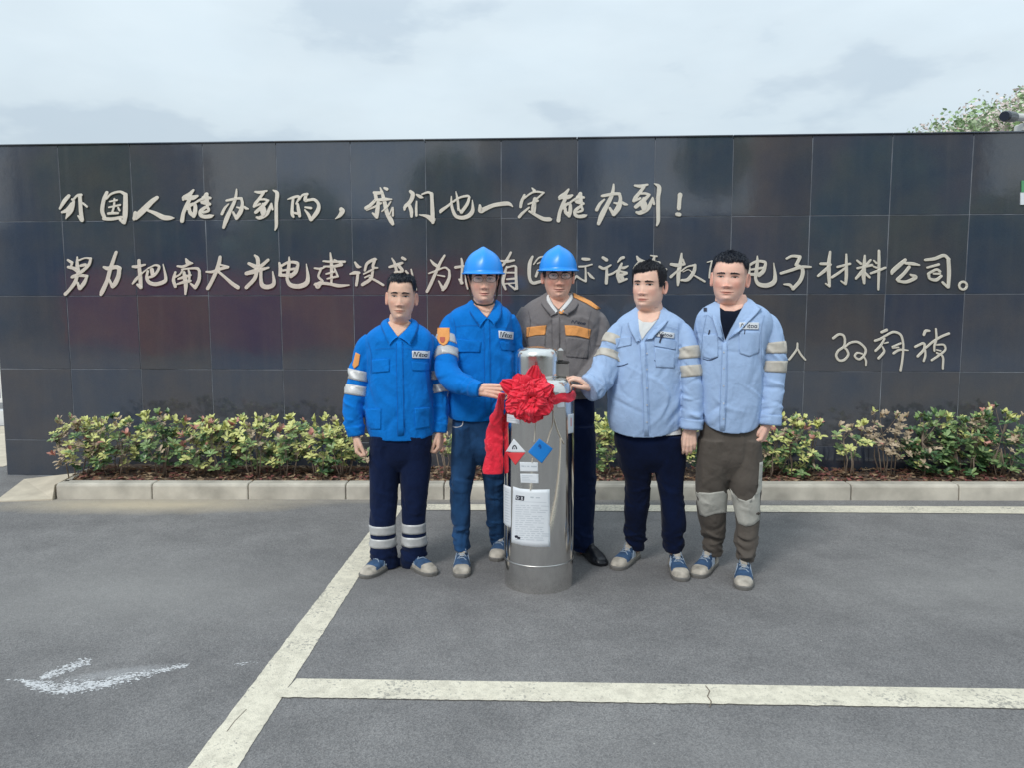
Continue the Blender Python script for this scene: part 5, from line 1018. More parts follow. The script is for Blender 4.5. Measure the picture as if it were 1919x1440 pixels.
# ------------------------------------------------------------------ shoe
m_sole = mat('grey_rubber_sole', (.15, .145, .135), .7, bump=.3); m_suede = mat('beige_suede', (.38, .35, .30), .9, var=.38, vscale=22, bump=.4, bscale=260)
m_shoeblue = mat('blue_nubuck', (.03, .075, .16), .8, var=.25, vscale=40, bump=.3); m_lace = mat('pale_blue_lace', (.30, .38, .48), .8); m_black_leather = mat('black_leather', (.008, .009, .013), .3, bump=.2, bscale=80)
m_navyheel = mat('steel_blue_heel', (.10, .16, .25), .8, bump=.3)
def shoe(par, toe, heel_dir, style='safety', L_=.285, toe_up=0.0):
    toe = np.array([toe[0], toe[1], 0]); f = np.array([toe[0] - heel_dir[0], toe[1] - heel_dir[1], 0]); f /= np.linalg.norm(f); r = np.array([f[1], -f[0], 0]); heel = toe - f * L_
    T = np.array([[0,.026,.078],[.03,.033,.092],[.1,.037,.100],[.22,.0385,.103],[.33,.040,.098],[.42,.042,.084],[.55,.0465,.070],[.68,.0505,.062],[.8,.0490,.052],[.9,.0425,.043],[.96,.031,.032],[1.0,.013,.014]])
    ss = np.linspace(0, 1, 46); hw = np.interp(ss, T[:, 0], T[:, 1]); hh = np.interp(ss, T[:, 0], T[:, 2]); zb = .016; nth = 26
    if style == 'black': hh = hh * .92; hw = hw * .95
    V = []; 
    for s_, w_, h_ in zip(ss, hw, hh):
        for k in range(nth):
            a = math.pi * k / (nth - 1); x = w_ * np.sign(math.cos(a)) * abs(math.cos(a)) ** .62 * (1 - .28 * math.sin(a) * (s_ < .45)); z = zb + (h_ - zb) * math.sin(a) ** .75
            bend = .006 * math.sin(s_ * math.pi)
            V.append(heel + f * (s_ * L_ - .004 + .004 * 0) + r * (x + bend * 0) + np.array([0, 0, z]))
    F = [(i * nth + k, i * nth + k + 1, (i + 1) * nth + k + 1, (i + 1) * nth + k) for i in range(45) for k in range(nth - 1)]
    V.append(heel + np.array([0, 0, .03])); F += [(len(V) - 1, k + 1, k) for k in range(nth - 1)]
    e = empty('shoe', loc=tuple(heel)); attach(e, par)
    if style == 'black':
        mesh_obj('upper', V, F, m_black_leather, e)
    else:
        mi = []
        for fc in F:
            i = min(fc[0] // nth, 45); k = fc[0] % nth; s_ = ss[i]; top = math.sin(math.pi * (k + .5) / (nth - 1))
            if s_ > .74 + .05 * (1 - top): m = 0
            elif top < .34: m = 0
            elif s_ > .20: m = 1
            else: m = 2 if top > .2 else 0
            mi.append(m)
        mesh_obj('upper', V, F, [m_suede, m_shoeblue, m_navyheel], e, midx=mi)
        # toe cap rand and side stripes
        b = MB()
        for sd in (-1, 1):
            for q in range(3):
                s0 = .30 + q * .08; w0 = np.interp(s0, T[:, 0], T[:, 1]); w1 = np.interp(s0 + .05, T[:, 0], T[:, 1]); h0 = np.interp(s0, T[:, 0], T[:, 2])
                b.tube([heel + f * s0 * L_ + r * sd * (w0 * .80) + [0, 0, h0 * .80], heel + f * (s0 + .07) * L_ + r * sd * (w1 + .001) + [0, 0, .035]], .0028, 5)
        b.build('side_stripe', m_lace, e)
        b = MB()
        for q in range(5):
            s0 = .335 + q * .055; h0 = np.interp(s0, T[:, 0], T[:, 2]) + .002; w0 = .017
            c_ = heel + f * s0 * L_; tw = .012 if q % 2 else -.012
            b.tube([c_ - r * w0 * 1.5 - f * tw + [0, 0, h0 * .88], c_ - r * w0 * .6 + [0, 0, h0 + .002], c_ + r * w0 * .6 + [0, 0, h0 + .002], c_ + r * w0 * 1.5 + f * tw + [0, 0, h0 * .88]], .0026, 6)
        c_ = heel + f * .31 * L_ + [0, 0, .103]
        b.tube([c_, c_ + r * .022 + f * .012 + [0, 0, .004], c_ + r * .026 + f * .028 + [0, 0, -.012], c_ + f * .006], .0022, 5); b.tube([c_, c_ - r * .020 + f * .016 + [0, 0, .003], c_ - r * .026 + f * .030 + [0, 0, -.014], c_ + f * .006], .0022, 5)
        b.build('shoelace', m_lace, e, smooth=True)
        # tongue
        tp = [heel + f * .50 * L_ + [0, 0, .074], heel + f * .40 * L_ + [0, 0, .096], heel + f * .31 * L_ + [0, 0, .120], heel + f * .285 * L_ + [0, 0, .146]]
        C = catmull(tp, 12); w_ = np.interp(np.arange(12), [0, 4, 9, 11], [.012, .020, .026, .020]); b = MB(); Vt = []
        for c0, ww in zip(C, w_):
            for q, dz in ((-1, -.008), (-.5, -.001), (0, .001), (.5, -.001), (1, -.008)): Vt.append(c0 + r * ww * q + f * dz)
        for c0, ww in zip(C, w_):
            for q, dz in ((-1, -.012), (-.5, -.007), (0, -.006), (.5, -.007), (1, -.012)): Vt.append(c0 + r * ww * q + f * dz)
        Ft = [(i * 5 + k, i * 5 + k + 1, (i + 1) * 5 + k + 1, (i + 1) * 5 + k) for i in range(11) for k in range(4)]; Ft += [tuple(60 + j for j in q[::-1]) for q in Ft]
        Ft += [(55 + k, 56 + k, 116 + k, 115 + k) for k in range(4)]
        b.add(Vt, Ft); b.build('tongue', m_suede, e, smooth=True)
    # sole
    V = []; n = 46; out = [( 1, s_, w_) for s_, w_ in zip(ss, hw)]
    for zz, g in ((0, .0), (.003, .002), (.018, .0030), (.021, .0005)):
        for sd in (1, -1):
            for s_, w_ in (list(zip(ss, hw)) if sd > 0 else list(zip(ss, hw))[::-1]):
                V.append(heel + f * ((s_ - .5) * (L_ + 2 * g) + .5 * L_) + r * sd * (w_ + g) + np.array([0, 0, zz]))
    m_ = 2 * n; F = [(a * m_ + k, a * m_ + (k + 1) % m_, (a + 1) * m_ + (k + 1) % m_, (a + 1) * m_ + k) for a in range(3) for k in range(m_)] + [tuple(range(m_))[::-1], tuple(3 * m_ + k for k in range(m_))]
    F = [q[::-1] for q in F]
    mesh_obj('sole', V, F, m_sole if style != 'black' else m_black_leather, e, smooth=False)
    return heel + f * .20 * L_
# ------------------------------------------------------------------ cloth materials
def cloth(name, c, var=.10, rough=.92, b=.35, b2=.3, cr=.3, crs=5.5):
    m = mat(name, c, rough, var=var, vscale=9, bump=b, bscale=380, bump2=b2, b2scale=13, sheen=.05, spec=.12)
    N = m.node_tree.nodes; L = m.node_tree.links; p = N['Principled BSDF']; prev = p.inputs['Normal'].links[0].from_socket
    t = N.new('ShaderNodeTexCoord'); mp_ = N.new('ShaderNodeMapping'); mp_.inputs['Scale'].default_value = (1, 1, .55); L.new(t.outputs['Object'], mp_.inputs[0])
    n = N.new('ShaderNodeTexNoise'); n.inputs['Scale'].default_value = 7; n.inputs['Detail'].default_value = 4; L.new(mp_.outputs[0], n.inputs[0])
    sc = N.new('ShaderNodeVectorMath'); sc.operation = 'SCALE'; sc.inputs['Scale'].default_value = .22; L.new(n.outputs['Color'], sc.inputs[0]); ad = N.new('ShaderNodeVectorMath'); L.new(mp_.outputs[0], ad.inputs[0]); L.new(sc.outputs[0], ad.inputs[1])
    v = N.new('ShaderNodeTexVoronoi'); v.feature = 'F1'; v.inputs['Scale'].default_value = crs; L.new(ad.outputs[0], v.inputs[0])
    v2 = N.new('ShaderNodeTexVoronoi'); v2.feature = 'F1'; v2.inputs['Scale'].default_value = crs * 2.6; L.new(ad.outputs[0], v2.inputs[0])
    m2 = N.new('ShaderNodeMath'); m2.operation = 'MULTIPLY_ADD'; L.new(v2.outputs['Distance'], m2.inputs[0]); m2.inputs[1].default_value = .35; L.new(v.outputs['Distance'], m2.inputs[2])
    b_ = N.new('ShaderNodeBump'); b_.inputs['Strength'].default_value = cr; b_.inputs['Distance'].default_value = .05; L.new(m2.outputs[0], b_.inputs['Height']); L.new(prev, b_.inputs['Normal']); L.new(b_.outputs[0], p.inputs['Normal'])
    return m
m_blue = cloth('royal_blue_workwear', (.004, .175, .60)); m_sky = cloth('faded_light_blue_cotton', (.345, .48, .71), .07, cr=.22, crs=5); m_greyj = cloth('grey_workwear', (.19, .178, .18), .1)
m_navy = cloth('navy_trouser_cloth', (.006, .014, .050), .2); m_navy2 = cloth('dark_navy_trouser_cloth', (.003, .008, .032), .2); m_jean = cloth('blue_denim', (.018, .062, .155), .35)
m_brown = cloth('grey_brown_trouser_cloth', (.105, .092, .080), .12); m_kneep = cloth('pale_knee_patch', (.44, .44, .40), .06)
m_orange = cloth('orange_cloth', (.80, .36, .12), .05); m_refl = mat('silver_reflective_tape', (.52, .53, .53), .42, metal=.15, var=.10, vscale=30, bump=.3, bscale=120)
m_reflw = mat('worn_cream_reflective_tape', (.50, .47, .41), .55, var=.12, vscale=30, bump=.3, bscale=120)
m_patchw = mat('white_name_patch', (.66, .70, .74), .7); m_ink = mat('dark_ink', (.02, .025, .05), .7); m_white_cl = cloth('white_cotton', (.68, .70, .70), .04); m_black_cl = cloth('black_cotton', (.006, .010, .022), .1)
m_seamb = mat('dark_blue_seam', (.003, .10, .38), .9); m_seamg = mat('dark_grey_seam', (.08, .075, .08), .9); m_seams = mat('blue_seam', (.22, .32, .50), .9); m_seam_crease = mat('dark_seam_thread', (.03, .05, .12), .9); m_btn = mat('button', (.5, .52, .55), .4)
m_helmet = mat('blue_helmet_plastic', (.002, .29, .90), .38, coat=.25, coat_rough=.25); m_strap = mat('dark_chin_strap', (.02, .018, .016), .7); m_frame = mat('glasses_frame', (.03, .02, .018), .3)
m_hair = mat('black_hair', (.006, .007, .012), .55, spec=.4); m_hairb = mat('black_hair_blue_sheen', (.005, .009, .020), .5, spec=.5)
m_badge = mat('badge_red', (.45, .10, .06), .7)
def glass_mat():
    m = bpy.data.materials.new('spectacle_lens'); m.use_nodes = True; p = m.node_tree.nodes['Principled BSDF']
    p.inputs['Base Color'].default_value = (.96, .97, .98, 1); p.inputs['Roughness'].default_value = .02; p.inputs['Alpha'].default_value = .16; p.inputs['Specular IOR Level'].default_value = .7
    return m
m_lens = glass_mat()

def grid_band(P, i0, i1, off, name, m, parent, n=5, k0=0, k1=None):
    """a strip hugging a lofted tube between two ring positions"""
    nr, nth = P.shape[:2]; cen = P.mean(1); rows = []
    def ring(i, o):
        a = int(np.clip(math.floor(i), 0, nr - 2)); u = i - a; R_ = P[a] * (1 - u) + P[a + 1] * u; c = cen[a] * (1 - u) + cen[a + 1] * u
        d = R_ - c; d /= np.linalg.norm(d, axis=1)[:, None] + 1e-9; return R_ + d * o
    rows.append(ring(i0, off - .006)); rows.append(ring(i0, off))
    for k in range(1, n): rows.append(ring(i0 + (i1 - i0) * k / n, off + .0004))
    rows.append(ring(i1, off)); rows.append(ring(i1, off - .006))
    V = np.concatenate(rows); F = [(i * nth + k, i * nth + (k + 1) % nth, (i + 1) * nth + (k + 1) % nth, (i + 1) * nth + k) for i in range(len(rows) - 1) for k in range(nth)]
    return mesh_obj(name, V, F, m, parent, True)
def sleeve(path, Y, rg, n=90, fold_n=26, amp=.006, nth=72):
    R = np.array([[*W(x, y, Y + dy), hw * mpp(W(x, y, Y + dy))] for x, y, dy, hw in path]); R = catmull(R, n)
    t, A, B_ = path_frames(R[:, :3]); L_ = np.linalg.norm(np.diff(R[:, :3], axis=0), axis=1).sum(); rm = R[:, 3].mean(); U = 2 * math.pi * rm
    f1 = Folds(rg, fold_n, U, L_, ang=(25, 28), amp=amp * 1.15, wid=(.006, .012), ln=(.04, .10), vr=(.25, 1)); f2 = Folds(rg, 8, U, L_, ang=(80, 15), amp=amp, wid=(.012, .02), ln=(.08, .16))
    f3 = Folds(rg, 10, U, L_, ang=(5, 14), amp=amp * .9, wid=(.006, .011), ln=(.04, .08), vr=(.8, .95))
    V, F, P = loft(R[:, :3], A, B_, R[:, 3], R[:, 3] * .95, nth, 2.1, lambda u, v: f1(u, v) + f2(u, v) + f3(u, v))
    return V, F, P, R
def collar(parent, Y, inner, outer, m, n=40, th=.003, name='collar', bulge=.006):
    I = catmull([W(x, y, Y + d) for x, y, d in inner], n); O = catmull([W(x, y, Y + d) for x, y, d in outer], n); cen = I.mean(0); rows = []
    for u in (0, .25, .5, .75, 1):
        p = I * (1 - u) + O * u; out_ = p - cen; out_[:, 2] = 0; out_ /= np.linalg.norm(out_, axis=1)[:, None]; p = p + out_ * bulge * math.sin(math.pi * min(1, u * 1.1)) + np.array([0, 0, bulge * .8 * math.sin(math.pi * u)])
        rows.append(p)
    rows2 = [r_ - (r_ - cen) / np.linalg.norm(r_ - cen, axis=1)[:, None] * th for r_ in rows[::-1]]
    A_ = rows + rows2; V = np.concatenate(A_); m_ = len(A_)
    F = [(i * n + k, i * n + k + 1, ((i + 1) % m_) * n + k + 1, ((i + 1) % m_) * n + k) for i in range(m_) for k in range(n - 1)]
    F += [tuple(i * n for i in range(m_))[::-1], tuple(i * n + n - 1 for i in range(m_))]
    return mesh_obj(name, V, F, m, parent, True)
LOGO = [[(0, 1), (.05, .1), (.12, .05), (.2, .95), (.30, .05), (.40, .0)], [(.42, .35), (.40, .95)], [(.50, .1), (.48, .9), (.54, .95)], [(.46, .35), (.56, .35)], [(.70, .4), (.62, .4), (.60, .85), (.69, .95)], [(.74, .35), (.73, .95)], [(.92, .45), (.84, .38), (.80, .7), (.84, .95), (.92, .85), (.95, .35), (.93, .97)]]
def logo(tree, q, parent, off, w=1.3, name='logo_lettering', mm=None):
    """small lettering inside the quad q (tl, tr, br, bl), picture points"""
    q = np.array(q, float); L_ = []
    for s in LOGO:
        pts = []
        for u, v in s: a = q[0] + (q[1] - q[0]) * u; b = q[3] + (q[2] - q[3]) * u; pts.append(tuple(a + (b - a) * v))
        L_.append((pts, w))
    lines_on(tree, L_, off, name, mm or m_ink, parent)

def person(c):
    Y = c['Y']; rg = np.random.RandomState(c['seed']); foot = G(*c['foot']); p = empty('person', c['label'], 'person', loc=(float(foot[0]), float(foot[1]), 0))
    sk = c['skin']; lp = c['lip']
    # ---- shoes
    ank = []
    for sh in c['shoes']:
        ank.append(shoe(p, G(*sh[0]), G(*sh[1]), sh[2] if len(sh) > 2 else 'safety'))
    # ---- trousers
    B_ = MB(); hips = rows_to_loft(c['hips'], Y, 40); hk = np.linspace(0, 1, 40); hips[:, 3] *= np.interp(hk, [0, .35, .6, .8, 1], [.94, .96, .84, .52, .25]); hips[:, 4] *= np.interp(hk, [0, .3, .55, .75, 1], [.86, .88, .72, .48, .30]); ones = np.ones((40, 1)); fh = Folds(rg, 16, .9, .4, ang=(20, 35), amp=.004, wid=(.01, .02), ln=(.05, .1))
    V, F, _ = loft(hips[:, :3], ones * [1., 0, 0], ones * [0, 1., 0], hips[:, 3], hips[:, 4], 96, 2.5, fh); B_.add(V, F)
    legP = []
    for rows, an in zip(c['legs'], ank):
        rows = [(rows[0][0] - 48, rows[0][1] + (3 if rows[0][1] < 1e9 else 0), rows[0][2] - 3)] + list(rows); y0, y1 = rows[0][0], rows[-1][0]; dyA = float(an[1]) - Y; rr = []
        for r in rows:
            t = (r[0] - y0) / (y1 - y0); dy = dyA * t ** 1.3 + (r[3] if len(r) > 3 else 0); q = W((r[1] + r[2]) / 2, r[0], Y + dy); w = (r[2] - r[1]) / 2 * mpp(q)
            rr.append([*q, w, max(w * 1.02, .112 - .17 * t, .058 if t > .9 else w)])
        n = 130; R = catmull(rr, n); ones = np.ones((n, 1)); L_ = R[0, 2] - R[-1, 2]; U = .5
        fs = [Folds(rg, 14, U, L_, ang=(80, 14), amp=c.get('legamp', .005), wid=(.010, .022), ln=(.10, .22)), Folds(rg, 12, U, L_, ang=(12, 20), amp=c.get('legamp', .005), wid=(.008, .014), ln=(.05, .09), vr=(.40, .62)), Folds(rg, c.get('bunch', 16), U, L_, ang=(8, 16), amp=c.get('legamp', .005) * 1.5, wid=(.007, .013), ln=(.05, .10), vr=(.80, 1.0))]
        V, F, P = loft(R[:, :3], ones * [1., 0, 0], ones * [0, 1., 0], R[:, 3], R[:, 4], 84, 2.15, lambda u, v: sum(f(u, v) for f in fs)); B_.add(V, F); legP.append((P, R))
    V, F = voxel(B_.v, B_.f, .0056, 3); tr_tree = bvh(V, F)
    trz = mesh_obj('trousers', V, F, c['trouser_mat'], p)
    for li, bands in enumerate(c.get('legbands', [])):
        P, R = legP[li]
        for (ya, yb) in bands:
            za = W(960, ya, Y)[2]; zb = W(960, yb, Y)[2]
            i0 = np.interp(-za, -R[:, 2], np.arange(len(R))); i1 = np.interp(-zb, -R[:, 2], np.arange(len(R)))
            grid_band(P, i0, i1, .0030, 'reflective_band', m_refl, trz)
    # ---- shirt or jacket
    B_ = MB(); T = rows_to_loft(c['torso'], Y, 110); n = len(T); ones = np.ones((n, 1)); L_ = T[0, 2] - T[-1, 2]; amp = c.get('amp', .0065) * c.get('fk', 1.15)
    hem = c.get('hem', 0.0)
    fs = [Folds(rg, 20, 1.0, L_, ang=(86, 10), amp=amp, wid=(.008, .02), ln=(.12, .28), vr=(.2, 1)), Folds(rg, 11, 1.0, L_, ang=(48, 22), amp=amp, wid=(.007, .015), ln=(.07, .17), vr=(.15, 1)), Folds(rg, 11, 1.0, L_, ang=(130, 20), amp=amp, wid=(.007, .015), ln=(.07, .17), vr=(.15, 1)), Folds(rg, 7, 1.0, L_, ang=(70, 30), amp=amp * 1.25, wid=(.022, .040), ln=(.16, .32), vr=(.2, 1))]
    V, F, P = loft(T[:, :3], ones * [1., 0, 0], ones * [0, 1., 0], T[:, 3], T[:, 4], 150, np.interp(np.arange(n), [0, 12, 30, n], [2.0, 2.2, 2.6, 2.5]), lambda u, v: sum(f(u, v) for f in fs) * np.clip(v / .12, 0, 1))
    if hem:
        nth = 150; th = np.linspace(0, 2 * math.pi, nth, endpoint=False); dip = hem * (np.cos(2 * th) * -.5 + .5) - hem * .4 + c.get('hemx', 0) * np.cos(th)
        for i in range(n): 
            k = np.clip((i / n - .80) / .2, 0, 1)
            for j in range(nth): V[i * nth + j][2] -= dip[j] * k
    B_.add(V, F); sl = []
    for a in c['arms']:
        V, F, P, R = sleeve(a['path'], Y, rg, amp=c.get('samp', .0065) * 1.15); B_.add(V, F); sl.append((P, R))
    V, F = voxel(B_.v, B_.f, .0048, 2); tree = bvh(V, F)
    shirt = mesh_obj(c['top_name'], V, F, c['top_mat'], p)
    for (P, R), a in zip(sl, c['arms']):
        n = len(R); seg = np.concatenate([[0], np.cumsum(np.linalg.norm(np.diff(R[:, :3], axis=0), axis=1))])
        grid_band(P, np.interp(seg[-1] - .055, seg, np.arange(n)), n - 1.02, .003, 'cuff', c['top_mat'], shirt)
        for (t0, t1) in a.get('bands', []):
            grid_band(P, np.interp(t0, seg, np.arange(n)), np.interp(t1, seg, np.arange(n)), .0032, 'reflective_band', a.get('band_mat', m_refl), shirt)
    for nm, poly, m, off in c.get('patches', []):
        patch(tree, poly, nm, m, shirt, off=off)
    for pts in c.get('seams', []): lines_on(tree, [(pts, .6)], .0060, 'seam', c['seam_mat'], shirt)
    for L2, off, nm, m in c.get('lines', []): lines_on(tree, L2, off, nm, m, shirt)
    for q in c.get('logos', []): logo(tree, q[0], shirt, q[1], q[2])
    for col in c.get('collars', []): collar(shirt, Y, col[0], col[1], col[2] if len(col) > 2 else c['top_mat'])
    # ---- body: head, neck, arms, legs, hands in one mesh
    hx, hy, hdy = c['head']; s = c['hs']; ctr = W(hx, hy, Y + hdy); par = c['face']
    HV, HF, HM, R, onface, htree, tint = build_head(p, ctr, s, math.radians(c['yaw']), math.radians(c.get('tilt', 0)), math.radians(c.get('pitch', 0)), sk, lp, c.get('hairm', m_hair), par)
    body = MB(); body.add(HV, HF, HM)
    nb = W(*c['neck'][:2], Y + c['neck'][3]); nr = c['neck'][2]; Rn = np.array(R); jaw = ctr + Rn @ np.array([0, .025, -.06]) * s; mid = ctr * .35 + nb * .65 + np.array([0, .0, -.0]); jaw2 = ctr + Rn @ np.array([0, .018, -.115]) * s
    C = catmull([[*jaw, nr * .98, nr * .98], [*jaw2, nr * .97, nr * 1.0], [*mid, nr, nr * 1.0], [*nb, nr * 1.12, nr * 1.08], [*(nb - [0, -.01, .05]), nr * c.get('fk', 1.15), nr * 1.2]], 30); ones = np.ones((30, 1))
    V, F, _ = loft(C[:, :3], ones * [1., 0, 0], ones * [0, 1., 0], C[:, 3], C[:, 4], 60, 2.0); body.add(V, F)
    for poly in c.get('skin_patch', []):
        r = patch_poly(tree, poly, .0022, 6, 4)
        if r: body.add(r[0], r[1])
    core = MB()
    for (P, Rr), a in zip(sl, c['arms']): ball_chain(core, [Rr[16, :3], Rr[len(Rr) // 2, :3], Rr[-6, :3]], [.036, .032, .025], 10)
    zt, zh = T[12], hips[14]; ball_chain(core, [T[12, :3], T[30, :3], T[60, :3], hips[14, :3]], [.04, .06, .085, .08], 14)
    for (P, Rr) in legP: ball_chain(core, [hips[18, :3] * .4 + Rr[4, :3] * .6, Rr[60, :3], Rr[-4, :3]], [.06, .045, .034], 10)
    for (P, Rr) in sl: ball_chain(core, [T[34, :3], Rr[16, :3]], [.05, .036], 10)
    V, F = voxel(core.v, core.f, .014, 1); body.add(V, F)
    for a in c['arms']:
        h = a.get('hand')
        if not h: continue
        wr = W(*h['at'][:2], Y + h['at'][2]); V, F = hand_geo(wr, h['d'], h['pn'], h['ts'], h.get('s', 1), h.get('curl', (.3,) * 4), h.get('thumb', (.5, .2)), h.get('spread', .06)); body.add(V, F)
    bo = body.build('body', [sk, lp], p, smooth=True)
    tt = np.ones((len(body.v), 4)); tt[:len(tint), :3] = tint; ca_ = bo.data.color_attributes.new('tint', 'FLOAT_COLOR', 'POINT'); ca_.data.foreach_set('color', tt.astype(np.float32).ravel())
    for f in c.get('extra', []): f(p, shirt, tree, tr_tree, trz, ctr, R, s, onface, Y)
    return p

# ------------------------------------------------------------------ hard hat and glasses
def helmet(p, ctr, R, s, lift=.052, size=1.0, strap=False, pitch=0):
    R2 = R.to_3x3() if hasattr(R, 'to_3x3') else R
    th = np.linspace(0, 2 * math.pi, 72, endpoint=False); rows = []
    prof = [(1.0, 0), (.995, .012), (.965, .032), (.91, .052), (.83, .070), (.73, .086), (.60, .100), (.44, .112), (.28, .120), (.12, .1245), (.01, .126)]
    for r, z in prof:
        x = .104 * r * np.cos(th); y = .128 * r * np.sin(th) + .006; ridge = .010 * np.exp(-(x / .020) ** 2) * np.clip(z / .06, 0, 1) * np.clip(1.2 - r * .3, 0, 1); zz = z * 1.0 + ridge
        rows.append(np.stack([x, y, zz + 0 * x], 1))
    rim = []
    for g, z in ((.008, -.001), (.011, -.004), (.008, -.007), (-.003, -.004)):
        pk = np.clip(-np.sin(th), 0, 1) ** 2 * .012 * (g > 0); x = (.104 + g) * np.cos(th); y = (.128 + g + pk) * np.sin(th) + .006; rim.append(np.stack([x, y, z - .006 * np.clip(-np.sin(th), 0, 1) ** 2 * (g > 0) + 0 * x], 1))
    A_ = rim[::-1][0:1] + rim[::-1][1:] ; rowsall = [rim[3], rim[2], rim[1], rim[0]] + rows; V = np.concatenate(rowsall) * size; V[:, 2] += lift
    V = xf(V, s, R2, ctr); n = 72; F = [(i * n + k, i * n + (k + 1) % n, (i + 1) * n + (k + 1) % n, (i + 1) * n + k) for i in range(len(rowsall) - 1) for k in range(n)]; F.append(tuple((len(rowsall) - 1) * n + k for k in range(n)))
    h = mesh_obj('hard_hat', V, F, m_helmet, p)
    # inside dark shell
    V2 = np.concatenate([r * [.97, .97, .96] for r in rows]) * size; V2[:, 2] += lift - .004; V2 = xf(V2, s, R2, ctr); F2 = [(i * n + k, i * n + (k + 1) % n, (i + 1) * n + (k + 1) % n, (i + 1) * n + k)[::-1] for i in range(len(rows) - 1) for k in range(n)]
    mesh_obj('lining', V2, F2, m_strap, h)
    if strap:
        b = MB()
        for y0 in (-.02, .05):
            for sd in (-1, 1): b.tube(xf([(sd * .092, y0, lift), (sd * .084, y0 * .6, .0), (sd * .073, .0, -.05)], s, R2, ctr), .0042 * s, 6)
        ch = [(sd, y, z) for sd, y, z in ((-.073, .0, -.05), (-.066, -.030, -.088), (-.045, -.064, -.122), (-.02, -.082, -.131), (0, -.086, -.133), (.02, -.082, -.131), (.045, -.064, -.122), (.066, -.030, -.088), (.073, .0, -.05))]
        b.tube(xf(catmull(ch, 40), s, R2, ctr), .0048 * s, 6); b.build('chin_strap', m_strap, h, smooth=True)
def glasses(p, ctr, R, s, onface, frame_w=.0016, w=1.0):
    R2 = R; e = None; b = MB()
    for sd in (-1, 1):
        pts = []
        for k in range(25):
            a = 6.2832 * k / 24; x = sd * .0325 * w + .0255 * math.copysign(abs(math.cos(a)) ** .75, math.cos(a)); z = .000 + .0165 * math.copysign(abs(math.sin(a)) ** .8, math.sin(a)); pts.append((x, -.106 + .25 * abs(x) ** 1.5 * 1.0, z))
        b.tube(xf(pts, s, R2, ctr), frame_w, 6, cap=False)
        L2 = MB(); L2.add(xf(pts[:-1], s, R2, ctr), [tuple(range(24))]); lens = L2.v, L2.f
        o = mesh_obj('lens', lens[0], lens[1], m_lens, p, smooth=False)
        b.tube(xf([(sd * .058 * w, -.098, .006), (sd * .078 * w, -.06, .006), (sd * .080 * w, .01, .002)], s, R2, ctr), frame_w * 1.1, 6)
    b.tube(xf([(-.008, -.107, .003), (0, -.109, .006), (.008, -.107, .003)], s, R2, ctr), frame_w, 6)
    b.build('spectacles', m_frame, p, smooth=True)

def shield(cx, cy, w, h): return [(cx - w / 2, cy - h / 2), (cx + w / 2, cy - h / 2), (cx + w / 2, cy + h * .12), (cx + w * .3, cy + h * .38), (cx, cy + h / 2), (cx - w * .3, cy + h * .38), (cx - w / 2, cy + h * .12)]
def quad(*a): return list(a)

SK1 = skin('skin_tan', (.72, .465, .35)); SK2 = skin('skin_medium', (.80, .51, .39)); SK3 = skin('skin_ruddy', (.74, .44, .33)); SK4 = skin('skin_fair', (.80, .525, .41)); SK5 = skin('skin_fair_pink', (.80, .50, .395))
LP = lipm('lip', (.36, .15, .13)); LPd = lipm('lip_dark', (.28, .12, .10))

